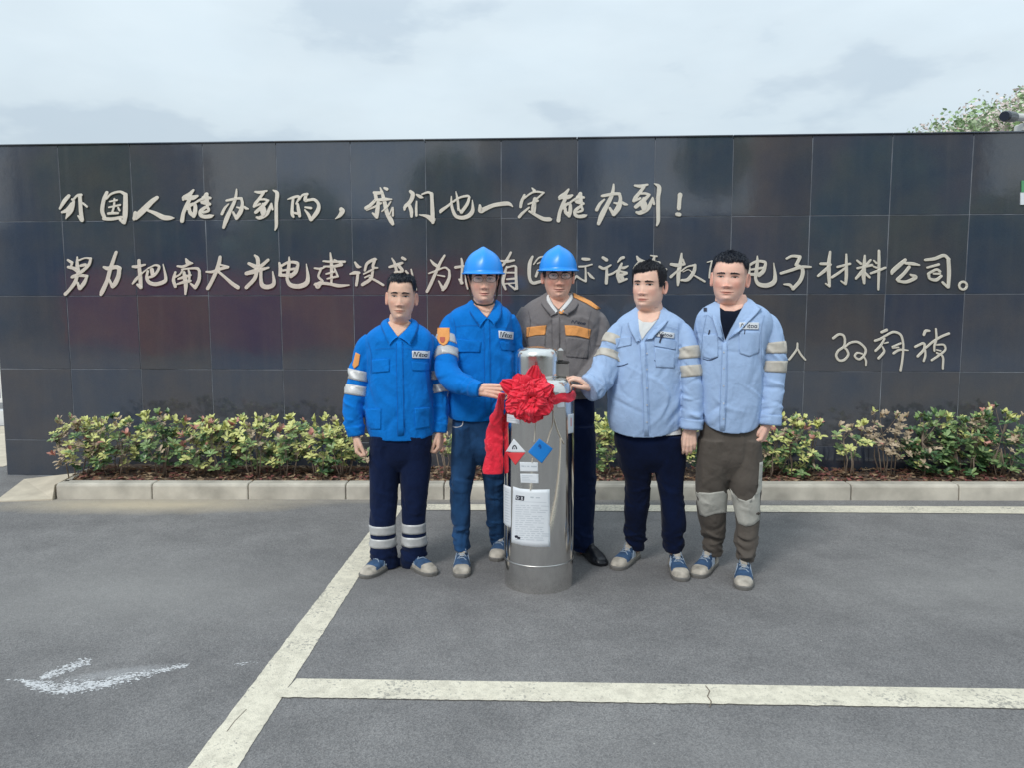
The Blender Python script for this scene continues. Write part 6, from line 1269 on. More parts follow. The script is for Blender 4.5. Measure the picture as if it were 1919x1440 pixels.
# ------------------------------------------------------------------ 1: man far left
def ex1(p, shirt, tree, trt, trz, ctr, R, s, onface, Y): pass
person(dict(seed=11, Y=4.18, foot=(745, 1070), label='bareheaded man at far left, blue jacket, navy trousers with silver ankle bands',
 shoes=[((679, 1086), (748, 1052)), ((814, 1081), (750, 1050))], trouser_mat=m_navy, skin=SK1, lip=LP, top_name='jacket', top_mat=m_blue, seam_mat=m_seamb,
 hips=[(790, 692, 812, .115), (830, 690, 812, .118), (868, 690, 810, .115), (884, 692, 808, .10)],
 legs=[[(862, 692, 749), (900, 693, 747), (950, 694, 744), (985, 694, 741), (1010, 694, 742), (1035, 694, 744), (1050, 699, 747), (1062, 704, 748)],
       [(862, 749, 808), (900, 750, 805), (950, 752, 799), (985, 754, 797), (1010, 753, 799), (1035, 752, 799), (1050, 750, 796), (1062, 752, 793)]],
 legbands=[[(987, 1004), (1012, 1029)], [(985, 1003), (1010, 1028)]],
 seams=[[(703, 655), (722, 652), (740, 652)], [(758, 652), (780, 654), (806, 659)], [(743, 642), (743, 700), (745, 760), (745, 815)], [(755, 642), (755, 700), (757, 760), (758, 815)], [(690, 640), (696, 665), (695, 700)], [(805, 640), (803, 665), (806, 700)]],
 torso=[(596, 729, 770, .052, .02), (605, 718, 782, .062, .018), (614, 702, 797, .078, .01), (626, 689, 808, .092, .0), (645, 684, 813, .106, 0), (680, 688, 808, .116, 0), (720, 689, 808, .122, 0), (760, 685, 811, .122, 0), (800, 688, 812, .120, 0), (818, 693, 812, .116, 0)], hem=.020,
 arms=[dict(path=[(697, 634, 0, 15), (686, 652, 0, 20), (678, 680, -.01, 19), (671, 712, -.02, 19.5), (666, 742, -.03, 21), (662, 772, -.04, 19.5), (664, 798, -.05, 16), (667, 818, -.055, 14)], bands=[(.19, .245), (.275, .33)],
        hand=dict(at=(667, 818, -.055), d=(.06, -.12, -1), pn=(1, .25, 0), ts=(-.1, -1, 0), s=.96, curl=(.75, .8, .85, .85), thumb=(.35, .35))),
       dict(path=[(800, 634, .02, 14), (810, 652, .05, 16.5), (814, 682, .07, 17), (817, 712, .08, 17.5), (822, 742, .07, 17), (826, 772, .05, 15.5), (825, 796, .03, 13.5), (824, 812, .02, 12.5)], bands=[(.19, .245), (.275, .33)],
        hand=dict(at=(824, 812, .02), d=(.02, -.1, -1), pn=(-1, .3, 0), ts=(0, -1, 0), s=.92, curl=(.7, .75, .8, .8), thumb=(.3, .4)))],
 patches=[('placket', [(743, 640), (754, 640), (757, 817), (745, 818)], m_blue, .004),
          ('pocket_flap', [(697, 674), (730, 672), (730, 696), (698, 699)], m_blue, .0045), ('pocket_flap', [(771, 677), (808, 680), (806, 695), (773, 694)], m_blue, .0045),
          ('pocket', [(685, 767), (714, 767), (714, 806), (688, 806)], m_blue, .0035), ('pocket', [(777, 766), (806, 764), (806, 802), (779, 806)], m_blue, .0035),
          ('name_patch', [(772, 657), (805, 657.5), (804.5, 671.5), (772.5, 670.5)], m_patchw, .006),
          ('arm_badge', [(667, 660), (675, 664), (672, 684), (664, 691), (661, 684)], m_orange, .005)],
 logos=[([(775, 659.5), (802, 660), (801, 668.5), (775, 668)], .0072, 1.3)],
 collars=[([(745, 631, -.105), (735, 617, -.08), (725, 603, -.035), (728, 596, .03), (748, 592, .085), (769, 596, .03), (772, 603, -.035), (762, 616, -.08), (747, 631, -.105)],
           [(729, 647, -.118), (722, 630, -.105), (714, 612, -.045), (717, 604, .04), (748, 600, .105), (780, 604, .04), (784, 612, -.045), (778, 630, -.105), (769, 647, -.118)])],
 skin_patch=[[(727, 604), (735, 598), (760, 598), (770, 604), (761, 617), (747, 630), (744, 630), (735, 618)]],
 head=(752, 557, -.02), hs=1.03, yaw=3, tilt=2, pitch=-2, neck=(749, 605, .054, .01), hairm=m_hairb, face=dict(fade=.035, ruddy=.7, brow=.5, stub=.2, lipc=(.80, .58, .56), w=.96, jaw=.96, smile=.15, nose=1, ear=1.05, eye=.0026, hair=dict(front=.070, side=.034, back=-.02, thick=.013, sidet=.0016, seed=4, blade=.6, flat=.004, flatz=.118)),
 extra=[ex1]))

# ------------------------------------------------------------------ 2: man with helmet and jeans
def ex2(p, shirt, tree, trt, trz, ctr, R, s, onface, Y):
    helmet(p, ctr, R, s, lift=.036, size=1.0, strap=True); glasses(p, ctr, R, s, onface, .0010)
    b = [(844, 788), (846, 796), (850, 801), (858, 802), (866, 798), (868, 790)]; lines_on(trt, [(b, 1.6)], .003, 'pocket_seam', m_btn, trz)
person(dict(seed=22, Y=4.33, foot=(890, 1060), label='man in blue hard hat, blue jacket and jeans, touching the red bow',
 shoes=[((865, 1085), (868, 1036)), ((928, 1054), (948, 1020))], trouser_mat=m_jean, legamp=.006, bunch=24, skin=SK2, lip=LP, top_name='jacket', top_mat=m_blue, seam_mat=m_seamb,
 hips=[(760, 848, 945, .115), (800, 845, 948, .118), (850, 845, 948, .115), (872, 846, 945, .10)],
 legs=[[(845, 845, 897), (880, 844, 892), (905, 844, 887), (930, 843, 882), (960, 845, 882), (990, 848, 881), (1012, 850, 880), (1030, 852, 880)],
       [(845, 898, 946), (880, 902, 945), (905, 906, 945), (930, 908, 945), (960, 911, 945), (990, 914, 946), (1005, 917, 947), (1022, 921, 950)]],
 seams=[[(852, 612), (875, 609), (900, 610)], [(920, 612), (945, 613), (962, 617)], [(907, 612), (908, 700), (909, 775)], [(918, 612), (919, 700), (921, 775)], [(850, 596), (854, 620), (852, 650)]],
 torso=[(562, 884, 928, .052, .02), (570, 872, 938, .062, .018), (579, 852, 952, .078, .01), (592, 841, 960, .094, 0), (612, 842, 962, .108, 0), (650, 846, 962, .118, 0), (700, 845, 962, .122, 0), (740, 840, 955, .124, 0), (770, 838, 945, .122, 0), (784, 842, 942, .116, 0)], hem=.012,
 arms=[dict(path=[(862, 600, 0, 15), (847, 606, 0, 18.5), (838, 635, -.05, 21), (835, 668, -.12, 21.5), (838, 697, -.18, 22.5), (853, 715, -.23, 22), (874, 724, -.29, 18.5), (892, 729, -.33, 15), (901, 731, -.345, 14)], bands=[(.145, .205), (.235, .290)],
        hand=dict(at=(899, 731, -.34), d=(1, -.05, -.10), pn=(.05, 1, -.25), ts=(.05, .2, 1), s=.96, curl=(.12, .12, .14, .18), thumb=(.25, .1), spread=.14)),
       dict(path=[(950, 596, 0, 16), (960, 620, .03, 17), (960, 660, .05, 17), (956, 700, .05, 16), (950, 735, .04, 14), (944, 750, .0, 13)])],
 patches=[('placket', [(907, 600), (917, 600), (920, 780), (909, 780)], m_blue, .004), ('pocket_flap', [(856, 634), (902, 640), (900, 660), (858, 659)], m_blue, .0045), ('pocket_flap', [(936, 639), (966, 643), (964, 658), (940, 655)], m_blue, .0045),
          ('name_patch', [(934, 619), (962, 622), (961, 636), (935, 633)], m_patchw, .006), ('arm_badge', shield(831, 631, 23, 34), m_orange, .006), ('badge_emblem', shield(829.5, 637, 9, 11), m_badge, .0078)],
 logos=[([(937, 621.5), (960, 624), (959, 633), (937, 631)], .0072, 1.2)],
 collars=[([(912, 596, -.108), (898, 580, -.08), (886, 568, -.035), (888, 560, .03), (906, 556, .085), (926, 560, .03), (929, 568, -.035), (922, 582, -.08), (914, 596, -.108)],
           [(899, 613, -.120), (887, 596, -.11), (875, 578, -.045), (877, 569, .04), (906, 564, .105), (938, 569, .04), (941, 578, -.045), (938, 596, -.11), (927, 610, -.120)])],
 skin_patch=[[(887, 570), (893, 562), (920, 562), (928, 570), (921, 583), (913, 595), (898, 582)]],
 head=(906, 524, -.02), hs=1.07, yaw=5, tilt=0, pitch=0, neck=(906, 574, .056, .01), face=dict(ruddy=1.0, brow=.4, stub=.5, teeth=1, fold=.9, w=.95, jaw=.97, smile=.9, nose=1, eye=.0022, helmet=True, hair=dict(front=.07, side=.0, back=-.05, thick=.004, sidet=.003, zmax=.045, seed=6)),
 extra=[ex2]))

# ------------------------------------------------------------------ 3: man with helmet behind the cylinder
def ex3(p, shirt, tree, trt, trz, ctr, R, s, onface, Y):
    helmet(p, ctr, R, s, lift=.036, size=1.0, strap=False); glasses(p, ctr, R, s, onface, .0019, 1.02)
    patch(tree, [(1047, 586), (1053, 577), (1060, 587), (1050, 588)], 'collar_tab', m_orange, shirt, off=.010)
person(dict(seed=33, Y=4.50, foot=(1050, 1045), label='man in blue hard hat and grey jacket with orange flaps, behind the cylinder',
 shoes=[((1131, 1063), (1086, 1028), 'black'), ((990, 1060), (1020, 1025), 'black')], trouser_mat=m_navy, skin=SK3, lip=LPd, top_name='jacket', top_mat=m_greyj, seam_mat=m_seamg,
 hips=[(730, 990, 1116, .12), (780, 988, 1117, .12), (850, 990, 1117, .115), (872, 992, 1116, .10)],
 legs=[[(845, 1054, 1117), (900, 1060, 1116), (950, 1066, 1115), (990, 1070, 1112), (1015, 1072, 1113), (1033, 1076, 1112)],
       [(845, 990, 1053), (900, 990, 1046), (950, 992, 1040), (990, 995, 1036), (1015, 996, 1036), (1033, 998, 1036)]],
 seams=[[(1034, 598), (1035, 680), (1036, 738)], [(1049, 598), (1049, 680), (1050, 738)], [(1108, 582), (1102, 610), (1106, 650)], [(990, 582), (994, 605), (988, 640)]],
 torso=[(548, 1026, 1074, .054, .02), (556, 1010, 1088, .066, .018), (566, 992, 1108, .082, .01), (580, 978, 1122, .098, 0), (605, 974, 1128, .116, 0), (650, 978, 1124, .126, 0), (700, 980, 1120, .128, 0), (745, 984, 1118, .124, 0)],
 arms=[dict(path=[(1106, 588, 0, 15), (1119, 606, 0, 20), (1124, 635, -.02, 20), (1122, 668, -.05, 20.5), (1112, 696, -.10, 20), (1094, 714, -.16, 16), (1080, 724, -.20, 14)]),
       dict(path=[(992, 580, 0, 16), (984, 600, 0, 19), (980, 635, 0, 18), (982, 680, -.03, 18), (990, 710, -.08, 16), (1000, 724, -.12, 14)])],
 patches=[('placket', [(1035, 596), (1048, 594), (1049, 742), (1036, 742)], m_greyj, .004),
          ('pocket_flap', [(987, 613), (1024, 609), (1022, 627), (1004, 628), (986, 632)], m_orange, .0055), ('pocket_flap', [(1058, 609), (1080, 610), (1107, 617), (1105, 635), (1080, 629), (1060, 628)], m_orange, .0055),
          ('pocket', [(988, 630), (1022, 628), (1021, 668), (990, 668)], m_greyj, .0035), ('pocket', [(1060, 630), (1104, 636), (1102, 672), (1061, 668)], m_greyj, .0035),
          ('shoulder_strip', [(1074, 549), (1090, 555), (1108, 564), (1126, 578), (1118, 580), (1098, 568), (1075, 557)], m_orange, .0055)],
 logos=[([(1071, 600), (1099, 603), (1098, 608), (1071, 605)], .003, 1.2)],
 collars=[([(1046, 588, -.118), (1034, 572, -.09), (1025, 556, -.035), (1028, 546, .03), (1048, 540, .09), (1070, 546, .03), (1074, 556, -.035), (1064, 572, -.09), (1050, 586, -.118)],
           [(1032, 592, -.128), (1022, 580, -.115), (1012, 566, -.05), (1015, 557, .04), (1048, 552, .11), (1084, 557, .04), (1087, 566, -.05), (1078, 580, -.115), (1064, 590, -.128)]),
          ([(1046, 582, -.105), (1036, 568, -.08), (1029, 552, -.03), (1048, 540, .08), (1068, 552, -.03), (1058, 568, -.08), (1047, 582, -.105)],
           [(1040, 590, -.122), (1030, 576, -.10), (1025, 558, -.035), (1048, 546, .085), (1073, 556, -.035), (1064, 574, -.10), (1052, 584, -.122)], m_white_cl)],
 skin_patch=[[(1030, 556), (1036, 548), (1062, 548), (1068, 556), (1058, 568), (1047, 580), (1037, 570)]],
 head=(1046, 518, -.02), hs=1.06, yaw=1, tilt=0, pitch=0, neck=(1047, 562, .058, .01), face=dict(ruddy=1.2, brow=.7, stub=.5, teeth=1, fold=1.0, lipc=(.72, .48, .48), w=1.06, jaw=1.0, smile=1.0, nose=1.05, eye=.0022, helmet=True, hair=dict(front=.07, side=.0, back=-.05, thick=.004, sidet=.003, zmax=.045, seed=7)),
 extra=[ex3]))

# ------------------------------------------------------------------ 4: man in light blue shirt with a hand on the cylinder
def ex4(p, shirt, tree, trt, trz, ctr, R, s, onface, Y):
    patch(trt, [(1246, 808), (1275, 801), (1277, 816), (1248, 818)], 'undershirt_hem', m_white_cl, p, off=.012)
    lines_on(tree, [([(1240, 629), (1236, 642)], 3.0)], .009, 'pen_clip', m_ink, shirt); patch(tree, [(1236, 626), (1243, 626), (1243, 632), (1237, 632)], 'clip', m_ink, shirt, off=.0095)
person(dict(seed=44, Y=4.17, foot=(1225, 1072), label='man in light blue shirt over white tee, one hand on the cylinder top',
 shoes=[((1152, 1070), (1207, 1034)), ((1279, 1092), (1256, 1045))], trouser_mat=m_navy2, legamp=.005, bunch=26, skin=SK4, lip=LP, top_name='shirt', top_mat=m_sky, seam_mat=m_seams, samp=.006, amp=.0055,
 hips=[(785, 1148, 1278, .125), (830, 1149, 1284, .126), (868, 1156, 1285, .12), (886, 1166, 1284, .10)],
 legs=[[(862, 1158, 1224), (900, 1171, 1220), (930, 1171, 1218), (950, 1169, 1216), (980, 1171, 1211), (1002, 1171, 1210), (1014, 1174, 1208), (1030, 1180, 1207)],
       [(862, 1224, 1285), (900, 1230, 1281), (930, 1236, 1280), (950, 1238, 1283), (980, 1240, 1284), (1005, 1240, 1281), (1020, 1243, 1282), (1034, 1246, 1276)]],
 seams=[[(1199, 645), (1203, 700), (1206, 760), (1207, 812)], [(1210, 643), (1213, 700), (1216, 760), (1218, 812)], [(1272, 605), (1270, 640), (1274, 690)], [(1166, 610), (1160, 640), (1150, 660)], [(1226, 615), (1250, 612), (1270, 618)]],
 torso=[(574, 1193, 1239, .056, .02), (582, 1182, 1252, .068, .018), (592, 1166, 1270, .084, .01), (606, 1154, 1284, .102, 0), (630, 1150, 1284, .120, 0), (665, 1148, 1278, .132, -.005), (700, 1145, 1278, .140, -.01), (740, 1140, 1282, .146, -.01), (780, 1138, 1280, .142, -.01), (806, 1143, 1275, .134, -.005)], hem=.040, hemx=-.012,
 arms=[dict(path=[(1177, 607, 0, 13), (1160, 622, -.01, 19), (1148, 648, -.03, 22), (1139, 678, -.06, 25), (1127, 705, -.10, 26), (1112, 723, -.13, 26), (1101, 730, -.15, 25)], bands=[(.10, .155), (.19, .24)], band_mat=m_reflw,
        hand=dict(at=(1108, 727, -.14), d=(-.80, -.15, .58), pn=(-.55, .15, -.85), ts=(-.15, -1, -.1), s=.96, curl=(.38, .36, .36, .4), thumb=(.55, .3), spread=.05)),
       dict(path=[(1266, 609, -.02, 12), (1281, 623, -.05, 16.5), (1291, 650, -.09, 18), (1295, 690, -.11, 19), (1298, 730, -.12, 19.5), (1298, 770, -.12, 20), (1296, 804, -.12, 20)], bands=[(.155, .215), (.25, .31)], band_mat=m_reflw,
        hand=dict(at=(1293, 806, -.12), d=(-.02, -.08, -1), pn=(.15, 1, 0), ts=(-1, .1, 0), s=.96, curl=(.35, .38, .38, .4), thumb=(.25, .5), spread=.03))],
 patches=[('undershirt', [(1196, 597), (1205, 603), (1222, 604), (1233, 598), (1222, 612), (1212, 624), (1203, 637), (1198, 620)], m_white_cl, .003),
          ('placket', [(1200, 642), (1208, 640), (1216, 818), (1207, 818)], m_sky, .0045), ('pocket_flap', [(1226, 632), (1267, 638), (1266, 655), (1226, 648)], m_sky, .0055), ('pocket_flap', [(1153, 634), (1183, 630), (1183, 646), (1155, 652)], m_sky, .0045),
          ('pocket', [(1227, 650), (1265, 656), (1264, 690), (1229, 688)], m_sky, .0035), ('name_patch', [(1230, 619.5), (1264, 623.5), (1263, 634), (1230, 630)], m_patchw, .0065)],
 lines=[([([(1156, 686), (1166, 685), (1177, 681)], 1.6), ([(1226, 675), (1240, 682), (1252, 684)], 1.6)], .002, 'pocket_seam', m_seam_crease), ([([(1211, y), (1213.5, y)], 2.4) for y in (662, 692, 728, 760, 792)], .008, 'button', m_btn)],  # pocket slit line, and a dark line painted as the shade of a crease
 logos=[([(1232, 622), (1261, 625.5), (1260, 631), (1232, 628)], .0078, 1.2)],
 collars=[([(1202, 640, -.122), (1196, 612, -.10), (1194, 590, -.045), (1197, 576, .03), (1218, 568, .09), (1238, 574, .03), (1241, 588, -.04), (1226, 612, -.095), (1206, 640, -.122)],
           [(1192, 640, -.135), (1181, 620, -.118), (1176, 600, -.06), (1184, 584, .04), (1218, 577, .108), (1250, 582, .04), (1256, 594, -.055), (1246, 610, -.115), (1222, 634, -.14)])],
 skin_patch=[[(1195, 584), (1204, 576), (1230, 576), (1238, 584), (1234, 597), (1222, 605), (1205, 604), (1196, 597)]],
 head=(1215, 535, -.02), hs=1.02, yaw=-30, tilt=2, pitch=0, neck=(1217, 582, .066, .01), face=dict(ruddy=.8, brow=.72, stub=.45, fold=.3, w=1.07, jaw=1.12, smile=-.3, nose=1, eye=.0036, ear=1.1, gaze=.0015, hair=dict(skew=.012, front=.064, side=-.004, back=-.045, thick=.013, sidet=.006, seed=9, comb=(-.5, -.5, .25), blade=.8)),
 extra=[ex4]))

# ------------------------------------------------------------------ 5: man far right
def ex5(p, shirt, tree, trt, trz, ctr, R, s, onface, Y):
    patch(trt, [(1305, 923), (1330, 925), (1362, 920), (1362, 962), (1340, 964), (1322, 970), (1312, 966), (1307, 945)], 'knee_patch', m_kneep, trz, off=.004)
    patch(trt, [(1368, 916), (1380, 934), (1398, 940), (1412, 934), (1424, 914), (1423, 975), (1412, 985), (1398, 988), (1384, 982), (1376, 955)], 'knee_patch', m_kneep, trz, off=.004)
    patch(trt, [(1423, 868), (1429, 866), (1428, 915), (1421, 932), (1414, 936), (1420, 915)], 'side_panel', m_kneep, trz, off=.0045)
    lines_on(tree, [([(1330, 618), (1328, 627)], 2.6), ([(1396, 618), (1395, 626)], 1.8)], .004, 'pen_clip', m_ink, shirt)
    patch(tree, [(1319, 577), (1325, 577), (1325, 583), (1319, 583)], 'shoulder_button', m_ink, shirt, off=.008)
person(dict(seed=55, Y=4.08, foot=(1360, 1088), label='man at far right, light blue shirt over black tee, brown trousers with pale knees',
 shoes=[((1304, 1085), (1352, 1045)), ((1393, 1108), (1394, 1062))], trouser_mat=m_brown, legamp=.006, bunch=34, skin=SK5, lip=LP, top_name='shirt', top_mat=m_sky, seam_mat=m_seams, samp=.006, amp=.0055,
 hips=[(785, 1312, 1424, .125), (830, 1309, 1427, .126), (875, 1306, 1429, .12), (900, 1306, 1427, .10)],
 legs=[[(870, 1306, 1372), (905, 1304, 1364), (935, 1305, 1362), (965, 1308, 1360), (990, 1315, 1359), (1008, 1320, 1358), (1022, 1316, 1353), (1040, 1324, 1351)],
       [(870, 1366, 1428), (905, 1366, 1426), (935, 1372, 1424), (965, 1378, 1422), (990, 1380, 1420), (1010, 1376, 1418), (1030, 1380, 1416), (1050, 1386, 1412)]],
 seams=[[(1353, 645), (1352, 700), (1349, 760), (1348, 805)], [(1363, 645), (1363, 700), (1361, 760), (1359, 805)], [(1432, 590), (1426, 620), (1427, 680)], [(1324, 590), (1318, 620), (1314, 660)], [(1318, 592), (1326, 590), (1334, 596)]],
 torso=[(560, 1348, 1398, .056, .02), (567, 1336, 1412, .068, .018), (576, 1320, 1430, .084, .01), (590, 1309, 1442, .102, 0), (615, 1306, 1444, .120, 0), (655, 1309, 1430, .132, 0), (700, 1309, 1427, .136, 0), (750, 1310, 1425, .138, 0), (785, 1311, 1421, .136, 0), (798, 1314, 1418, .132, 0)], hem=.045,
 arms=[dict(path=[(1424, 594, 0, 13), (1440, 608, 0, 19), (1448, 640, -.01, 22), (1449, 680, -.02, 21.5), (1447, 720, -.03, 21), (1444, 760, -.05, 21), (1441, 797, -.06, 21)], bands=[(.16, .22), (.26, .32)], band_mat=m_reflw,
        hand=dict(at=(1438, 797, -.06), d=(-.36, -.10, -1), pn=(-.8, .6, .2), ts=(-.5, -.85, 0), s=.98, curl=(.8, .85, .85, .85), thumb=(.2, .6))),
       dict(path=[(1328, 586, .03, 14), (1318, 604, .08, 15), (1314, 650, .12, 15), (1313, 700, .14, 15), (1314, 745, .14, 15), (1315, 780, .13, 14)],
        hand=dict(at=(1316, 784, .13), d=(0, 0, -1), pn=(1, .2, 0), ts=(0, -1, 0), s=.8, curl=(.4, .4, .4, .4)))],
 patches=[('undershirt', [(1349, 576), (1358, 582), (1376, 583), (1390, 578), (1378, 600), (1368, 618), (1359, 637), (1354, 618), (1350, 598)], m_black_cl, .003),
          ('placket', [(1354, 642), (1362, 641), (1358, 808), (1349, 808)], m_sky, .0045), ('name_patch', [(1385, 604), (1422, 604), (1422, 617), (1386, 616.5)], m_patchw, .0065),
          ('pocket', [(1317, 626), (1345, 626), (1346, 668), (1332, 673), (1318, 669)], m_sky, .004), ('pocket', [(1385, 620), (1424, 620), (1423, 660), (1404, 668), (1386, 662)], m_sky, .004)],
 lines=[([([(1317, 672), (1330, 675), (1345, 669)], 1.4)], .002, 'pocket_seam', m_seam_crease), ([([(1355, y), (1357.5, y)], 2.4) for y in (660, 690, 724, 757, 786)], .008, 'button', m_btn)],
 logos=[([(1388, 606.5), (1420, 606.5), (1420, 614), (1388, 614)], .0078, 1.3)],
 collars=[([(1357, 640, -.122), (1352, 608, -.10), (1348, 578, -.045), (1351, 562, .03), (1374, 552, .09), (1397, 556, .03), (1400, 570, -.04), (1384, 604, -.10), (1361, 640, -.122)],
           [(1346, 630, -.132), (1338, 606, -.118), (1333, 586, -.06), (1338, 570, .04), (1374, 561, .108), (1409, 566, .04), (1424, 576, -.06), (1424, 582, -.10), (1384, 622, -.14)])],
 skin_patch=[[(1349, 566), (1360, 558), (1388, 558), (1396, 566), (1391, 577), (1377, 584), (1358, 583), (1349, 576)]],
 head=(1367, 521, -.02), hs=1.06, yaw=-22, tilt=3, pitch=0, neck=(1374, 568, .068, .01), hairm=m_hairb, face=dict(fade=.045, ruddy=1.1, brow=.45, stub=.25, lipc=(.84, .58, .56), w=1.10, jaw=1.04, smile=.2, nose=1, eye=.0026, ear=1.1, hair=dict(front=.070, side=.046, back=.0, thick=.014, sidet=.0018, seed=12, comb=(.1, -.4, .4), blade=.7)),
 extra=[ex5]))
# ------------------------------------------------------------------ stainless dewar cylinder
CB = G(1010, 1115.5); CR = .1875; CC = np.array([CB[0], CB[1] + CR, 0]); CC[0] = W(1010, 900, CC[1])[0]
def steel():
    m = bpy.data.materials.new('polished_stainless_steel'); m.use_nodes = True; N = m.node_tree.nodes; L = m.node_tree.links; p = N['Principled BSDF']
    p.inputs['Base Color'].default_value = (.74, .725, .70, 1); p.inputs['Metallic'].default_value = 1; p.inputs['Roughness'].default_value = .14
    t = N.new('ShaderNodeTexCoord'); mp_ = N.new('ShaderNodeMapping'); mp_.inputs['Scale'].default_value = (1, 1, .25); L.new(t.outputs['Object'], mp_.inputs[0])
    n = N.new('ShaderNodeTexNoise'); n.inputs['Scale'].default_value = 7; n.inputs['Detail'].default_value = 3; L.new(mp_.outputs[0], n.inputs[0]); b = N.new('ShaderNodeBump'); b.inputs['Strength'].default_value = .06; b.inputs['Distance'].default_value = .02; L.new(n.outputs[0], b.inputs['Height'])
    mp2 = N.new('ShaderNodeMapping'); mp2.inputs['Scale'].default_value = (3, 3, 260); L.new(t.outputs['Object'], mp2.inputs[0]); n2 = N.new('ShaderNodeTexNoise'); n2.inputs['Scale'].default_value = 2; n2.inputs['Detail'].default_value = 2; L.new(mp2.outputs[0], n2.inputs[0])
    b2 = N.new('ShaderNodeBump'); b2.inputs['Strength'].default_value = .10; b2.inputs['Distance'].default_value = .001; L.new(n2.outputs[0], b2.inputs['Height']); L.new(b.outputs[0], b2.inputs['Normal']); L.new(b2.outputs[0], p.inputs['Normal'])
    r = N.new('ShaderNodeMapRange'); r.inputs[3].default_value = .05; r.inputs[4].default_value = .13; L.new(n.outputs[0], r.inputs[0]); L.new(r.outputs[0], p.inputs['Roughness'])
    return m
m_steel = steel(); m_steel_b = mat('brushed_steel', (.55, .54, .52), .32, metal=1, var=.06, vscale=20, bump=.2, bscale=200); m_steel_g = mat('satin_steel', (.78, .77, .74), .2, metal=1, var=.04, vscale=20); m_dark = mat('dark_recess', (.02, .02, .02), .6)
m_paper = mat('white_label_paper', (.70, .74, .78), .55, var=.03, vscale=8); m_lred = mat('label_red', (.72, .05, .06), .5); m_lblue = mat('label_blue', (.005, .20, .62), .5); m_ltext = mat('label_text_grey', (.46, .51, .56), .6); m_blk = mat('label_black', (.012, .014, .03), .5); m_cord = mat('cream_cord', (.55, .50, .42), .8); m_green = mat('label_green', (.03, .25, .10), .5)
cyl = empty('gas_cylinder', 'tall polished steel gas cylinder with hazard labels, standing amid the five men', 'gas cylinder', loc=tuple(CC))
def zat(py, dy=-CR): return float(W(1010, py, CC[1] + dy)[2])
zs = zat(745)                                           # start of the shoulder
zr = zat(1064)                                          # weld ring
sh = [(CR, zr + .004), (CR, 1.02)]
SH0, SH1 = 1.045, 1.125
for k in range(1, 15):
    a = math.pi / 2 * k / 14; sh.append((.105 + (CR - .105) * math.cos(a) ** .75, SH0 + (SH1 - SH0) * math.sin(a)))
prof = [(CR, zr + .004), (CR, .5), (CR, .9), (CR, SH0)] + sh[2:]
body_b = MB(); body_b.lathe(prof, CC, 160, cap=False); shell = body_b.build('shell', m_steel, cyl, smooth=True)
b = MB(); b.lathe([(CR - .02, 0.0), (CR - .001, 0.0), (CR - .001, .004), (CR - .001, zr - .002), (CR - .02, zr)], CC, 128); b.build('foot_ring', m_steel, cyl, smooth=False)
b = MB()
ring = [(CR + .0045 * math.sin(a) - .001, zr + .0045 * math.cos(a)) for a in np.linspace(0, math.pi, 9)]; b.lathe(ring, CC, 128, cap=False); b.build('weld_bead', m_steel_b, cyl, smooth=True)
# shroud (valve guard) with rounded lid and a hand slot on the right
SR = float(40.5 * mpp(np.array([CC[0], CC[1], 1.2]))); ZT = zat(655, -SR)
pr = [(SR - .010, SH1 - .03), (SR - .002, SH1 - .012), (SR - .002, SH1)] + [(SR, z) for z in np.linspace(SH1 + .002, ZT - .038, 6)]
for k in range(1, 12):
    a = math.pi / 2 * k / 11; pr.append((SR - .062 + .062 * math.cos(a) ** .8, ZT - .038 + .046 * math.sin(a)))
pr += [(SR * .2, ZT + .011), (.002, ZT + .012)]
GC = np.array([W(1006.5, 690, CC[1])[0], CC[1], 0]); b = MB(); b.lathe(pr, GC, 128, cap=False); guard = b.build('valve_guard', m_steel_g, cyl, smooth=True)
gt = bvh(b.v, b.f)
# side box on the guard (right) with slot line
pcx = W(1051.5, 692, CC[1] + .01); bx = MB(); bx.box(pcx, .080, .075, .082, bev=.010); bx.build('gauge_box', m_steel_b, cyl)
bx = MB(); bx.box(pcx + np.array([0, 0, .0405]), .084, .079, .006, bev=.002); bx.build('box_lid', m_dark, cyl)  # thin dark slab standing in for the shade in the slot
pc2 = W(1050, 665, CC[1] + .02); bx = MB(); bx.box(pc2, .032, .05, .075, bev=.012); bx.build('valve_block', m_steel_b, cyl)
bt = bvh(body_b.v, body_b.f)
def lab(name, poly, m, off=.0012, sub=6, rings=7, parent=cyl): return patch(bt, poly, name, m, parent, off=off, rings=rings, sub=sub, back=.0)
# big document label, curved top and bottom edges
doc = lab('document_label', [(961.5, 913), (975, 917), (1000, 919), (1030, 918.5), (1030.5, 970), (1031, 1026), (1005, 1026.5), (980, 1023.5), (958.5, 1018), (960, 960)], m_paper)
lines_on(bt, [([(966.5, 933.5), (982.5, 935.5)], 8.5)], .0020, 'black_logo_box', m_blk, doc)
lines_on(bt, [([(969, 931.5), (968, 934.5), (971, 936.5), (973, 933.5), (970, 931.5)], 1.0), ([(976.5, 932.5), (979.5, 933.5), (977, 935), (980, 936.5), (976.5, 937.5)], 1.0)], .0028, 'white_logo_strokes', m_paper, doc)
rgx = random.Random(4); T_ = []
T_.append(([(965, 941), (1024, 943)], .7)); T_.append(([(994, 933), (1000, 933.5)], 2.4)); T_.append(([(1004, 934), (1012, 934)], 1.8))
for i in range(17):
    y = 948 + i * 4.0; x = 966; 
    while x < 1016:
        w = rgx.uniform(4, 17); 
        if i in (4, 9) and x > 985: break
        T_.append(([(x, y + (x - 966) * .03), (x + w, y + (x + w - 966) * .03)], .9)); x += w + rgx.uniform(2, 4)
lines_on(bt, T_, .0021, 'printed_text', m_ltext, doc)
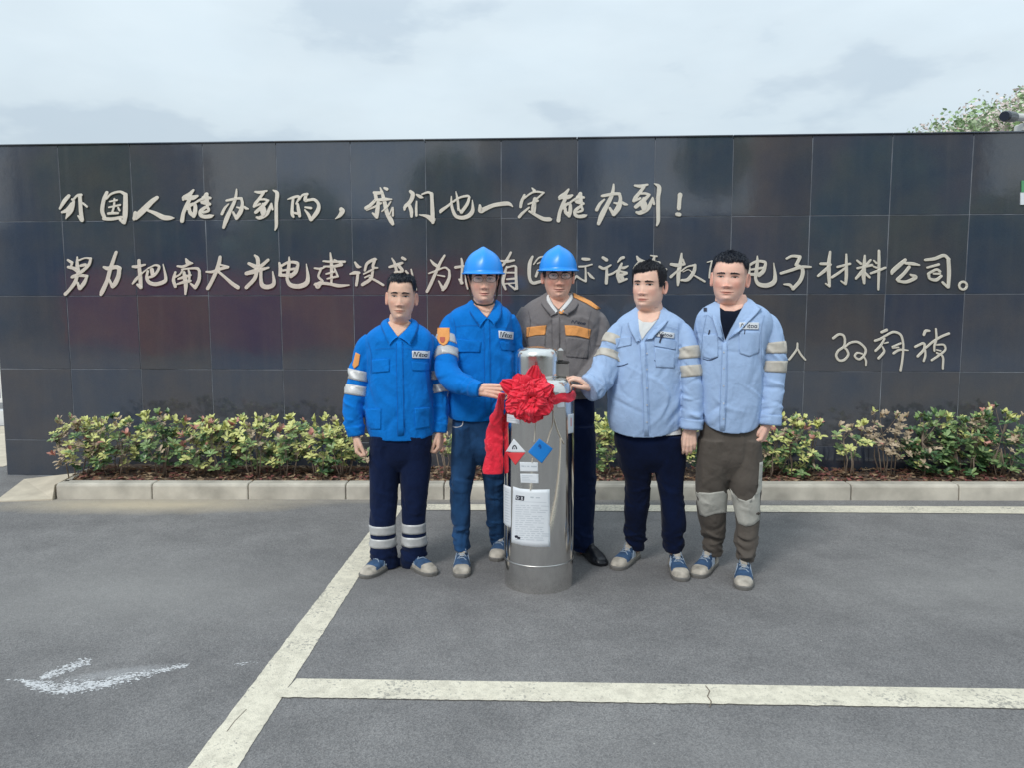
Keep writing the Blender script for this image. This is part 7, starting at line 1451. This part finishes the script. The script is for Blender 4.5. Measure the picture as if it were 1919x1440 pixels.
lines_on(bt, [([(965, 1007.5), (968, 1006.5), (971, 1009), (975, 1009.5)], 4.2)], .0022, 'black_seal', m_blk, doc)
doc2 = lab('side_document_label', [(943.9, 909), (950, 911.5), (957.5, 914.5), (957.5, 950), (957.5, 990), (950, 987.5), (943.9, 981)], m_paper, sub=4)
lines_on(bt, [([(947, 922 + i * 5), (955, 925 + i * 5)], .8) for i in range(12)], .0021, 'printed_text', m_ltext, doc2)
l3 = lab('small_name_label', [(974, 867), (1008, 868), (1008.5, 885), (975, 884.5)], m_paper)
lines_on(bt, [([(977, 874.5), (983, 875)], 2.2), ([(984.5, 875), (986, 875)], 2.2), ([(988, 875), (992, 875.3)], 2.2), ([(995, 875.3), (1006, 875.6)], 2.6)], .0021, 'printed_text', m_ltext, l3)
l4 = lab('small_text_label', [(975, 889), (1009, 889.5), (1009.5, 907), (976, 906)], m_paper)
lines_on(bt, [([(978, 892.5 + i * 3.2), (rgx.uniform(990, 1006), 893 + i * 3.2)], .8) for i in range(4)], .0021, 'printed_text', m_ltext, l4)
# flammable-gas diamond
d1 = lab('flammable_label', [(962.8, 823.5), (985.5, 848.5), (947.5, 848)], m_paper, off=.0014)
lab('flammable_label_red', [(948.5, 849.2), (984.5, 849.6), (966, 873)], m_lred, off=.0014)
lines_on(bt, [([(961, 843), (961.5, 839), (964.5, 836), (967.5, 839), (968, 843)], 2.2), ([(964.5, 843), (964.3, 840)], 1.2)], .0024, 'flame_symbol', m_blk, d1)
d2 = lab('blue_hazard_label', [(1010.5, 823), (1036, 842), (1015.5, 869.5), (989.5, 848)], m_lblue, off=.0014)
lines_on(bt, [([(1010, 839), (1011, 835), (1013, 838), (1012.5, 842)], 3.0)], .0024, 'flame_symbol', mat('label_dark_blue', (.004, .07, .28), .6), d2)
l5 = lab('white_corner_label', [(950, 777), (962, 778.5), (975, 780), (975, 796), (962, 794.5), (950, 792)], m_paper); lines_on(bt, [([(952, 784), (972, 786)], 1.2), ([(952, 788), (970, 790)], .8)], .0021, 'printed_text', m_ltext, l5)
lab('grey_tag', [(1043, 750), (1057, 749), (1058, 764), (1044, 765)], m_paper)
l6 = lab('side_strip_label', [(1065, 778), (1075, 776), (1074.5, 812), (1064.5, 814)], m_paper, sub=4); lines_on(bt, [([(1070, 784), (1070, 800)], 1.2)], .0021, 'red_print', m_lred, l6)
# cords hanging from behind the bow
def cord(pts, r=.0026):
    P = []
    for x, y in catmull(pts, 30): 
        q = cast(bt, x, y, .004)
        if q is not None: P.append(q)
    b = MB(); b.tube(P, r, 6); b.build('cord', m_cord, cyl, smooth=True)
cord([(1004, 780), (1003, 800), (1002, 818), (1001, 830)]); cord([(1037, 770), (1036, 795), (1030, 815), (1025, 832)])
cord([(1036, 775), (1041, 795), (1048, 815), (1057, 833)]); cord([(1051, 822), (1050, 850), (1047, 890), (1042, 930), (1036, 960), (1031, 985)]); cord([(996, 907), (994, 920)]); cord([(998, 860), (997, 868)])
# rust spots on the foot
# ------------------------------------------------------------------ red bow
def satin():
    
    m = mat('red_satin', (.80, .018, .048), .46, var=.16, vscale=14, sheen=.2, spec=.4, bump=.25, bscale=300, bump2=.25, b2scale=40)
    N = m.node_tree.nodes; L = m.node_tree.links; p = N['Principled BSDF']; prev = p.inputs['Normal'].links[0].from_socket; t = N.new('ShaderNodeTexCoord')
    n = N.new('ShaderNodeTexNoise'); n.inputs['Scale'].default_value = 14; L.new(t.outputs['Object'], n.inputs[0]); sc = N.new('ShaderNodeVectorMath'); sc.operation = 'SCALE'; sc.inputs['Scale'].default_value = .14; L.new(n.outputs['Color'], sc.inputs[0])
    ad = N.new('ShaderNodeVectorMath'); L.new(t.outputs['Object'], ad.inputs[0]); L.new(sc.outputs[0], ad.inputs[1]); v = N.new('ShaderNodeTexVoronoi'); v.inputs['Scale'].default_value = 34; L.new(ad.outputs[0], v.inputs[0])
    b_ = N.new('ShaderNodeBump'); b_.inputs['Strength'].default_value = .16; b_.inputs['Distance'].default_value = .018; L.new(v.outputs['Distance'], b_.inputs['Height']); L.new(prev, b_.inputs['Normal']); L.new(b_.outputs[0], p.inputs['Normal']); return m
m_red_s = satin()
bc = W(994, 745, CC[1] - CR - .035); BR = 50 * mpp(bc)
bow = empty('red_bow', 'large crumpled red satin rosette tied to the front of the steel cylinder', 'bow', loc=tuple(bc))
rg = np.random.RandomState(9)
def petal(c, ang, r0, r1, wdt, tilt, crump, seed):
    """ruffled petal from radius r0 to r1 at angle ang (face towards the camera = -y)"""
    q = np.random.RandomState(seed); nu, nv = 16, 26; V = []
    er = np.array([math.cos(ang), 0, math.sin(ang)]); et = np.array([-math.sin(ang), 0, math.cos(ang)]); en = np.array([0, -1.0, 0])
    ph = q.rand(6) * 6.28
    for i in range(nu):
        u = i / (nu - 1)
        for j in range(nv):
            v = j / (nv - 1) * 2 - 1
            w = wdt * (.35 + .65 * math.sin(math.pi * min(1, .15 + u * .75)))
            rr = r0 + (r1 - r0) * u - wdt * .35 * v * v * u
            h = tilt * math.sin(math.pi * u * .72) * (1 - .35 * v * v) + crump * 1.5 * u * (math.sin(v * 6 + ph[0]) + .7 * math.sin(v * 13 + ph[1] + u * 1.2)) + crump * .3 * math.sin(u * 7 + ph[2])
            V.append(c + er * (rr + crump * .5 * math.sin(v * 6 + ph[3]) * u) + et * w * v + en * h)
    F = [(i * nv + j, (i + 1) * nv + j, (i + 1) * nv + j + 1, i * nv + j + 1) for i in range(nu - 1) for j in range(nv - 1)]
    return V, F
for ring_i, (cnt, r0, r1, wd, ti, dep) in enumerate([(12, .35, 1.0, .44, .014, 0), (12, .30, .93, .40, .022, .007), (11, .24, .82, .36, .028, .015), (10, .18, .68, .30, .030, .024), (8, .10, .52, .25, .028, .033), (7, .05, .36, .20, .022, .041), (5, .02, .20, .14, .016, .047)]):
    for k in range(cnt):
        a = 6.2832 * (k + .5 * (ring_i % 2) + rg.randn() * .16) / cnt; b = MB()
        V, F = petal(bc + np.array([0, -dep + rg.randn() * .005, 0]), a, r0 * BR, r1 * BR * (1 + rg.randn() * .05), wd * BR * (1 + rg.randn() * .12), ti * (1 + rg.randn() * .35), .0034, 100 * ring_i + k)
        b.add(V, F); b.build('petal', m_red_s, bow, smooth=True)
# corner peaks: top and left
for (tx, ty, w0) in ((1003, 690, 24), (944, 718, 20)):
    t_ = W(tx, ty, bc[1] - .01); d = t_ - bc; L_ = np.linalg.norm(d); a = math.atan2(d[2], d[0]); b = MB(); V, F = petal(bc + np.array([0, -.012, 0]), a, BR * .5, L_ * 1.12, BR * .32, .022, .006, int(tx)); b.add(V, F); b.build('petal', m_red_s, bow, smooth=True)
# backing disc so nothing shows through
b = MB(); b.tube([bc + [0, .012, 0], bc + [0, -.02, 0]], BR * .72, 30); b.build('rosette_core', m_red_s, bow, smooth=False)
# band round the cylinder to the right
V = []; P_ = []
a0 = math.atan2(-1, .05); 
n = 40
for i in range(n + 1):
    th = -math.pi / 2 + (math.pi * .62) * i / n; z = 1.5 - (742 - 572) / 1430 * 4.0 + .004 * math.sin(i * .6) + .012 * i / n
    for j, dz in enumerate((-.028, -.016, -.004, .008, .02)):
        rr = CR + .006 + .004 * math.sin(j * 2.1 + i * .35); zz = z + dz
        if zz > SH0: rr -= (zz - SH0) * .25
        V.append((CC[0] + rr * math.cos(th), CC[1] + rr * math.sin(th), zz))
F = [(i * 5 + j, (i + 1) * 5 + j, (i + 1) * 5 + j + 1, i * 5 + j + 1) for i in range(n) for j in range(4)]
mesh_obj('ribbon_band', V, F, m_red_s, bow)
# hanging tail on the left, held under the hand
rows = [(738, 935, 947), (755, 931, 944), (780, 922, 944), (810, 912, 944), (838, 908, 943), (850, 911, 942), (862, 908, 944), (880, 904, 943), (888, 905, 942)]
R = []
for y, xl, xr in rows:
    c = W((xl + xr) / 2, y, CC[1] - .14 + .14 * min(1, (y - 738) / 60)); R.append([*c, (xr - xl) / 2 * mpp(c), .018 + .012 * (y - 738) / 150])
R = catmull(R, 90); ones = np.ones((90, 1)); fd = [Folds(np.random.RandomState(3), 26, .35, .42, ang=(78, 14), amp=.009, wid=(.007, .013), ln=(.06, .15)), Folds(np.random.RandomState(5), 12, .35, .42, ang=(30, 25), amp=.006, wid=(.007, .012), ln=(.04, .08), vr=(.5, 1))]
V, F, _ = loft(R[:, :3], ones * [1., 0, 0], ones * [0, 1., 0], R[:, 3], R[:, 4], 80, 2.2, lambda u, v: sum(f(u, v) for f in fd))
mesh_obj('ribbon_tail', V, F, m_red_s, bow)
bpy.context.view_layer.update()
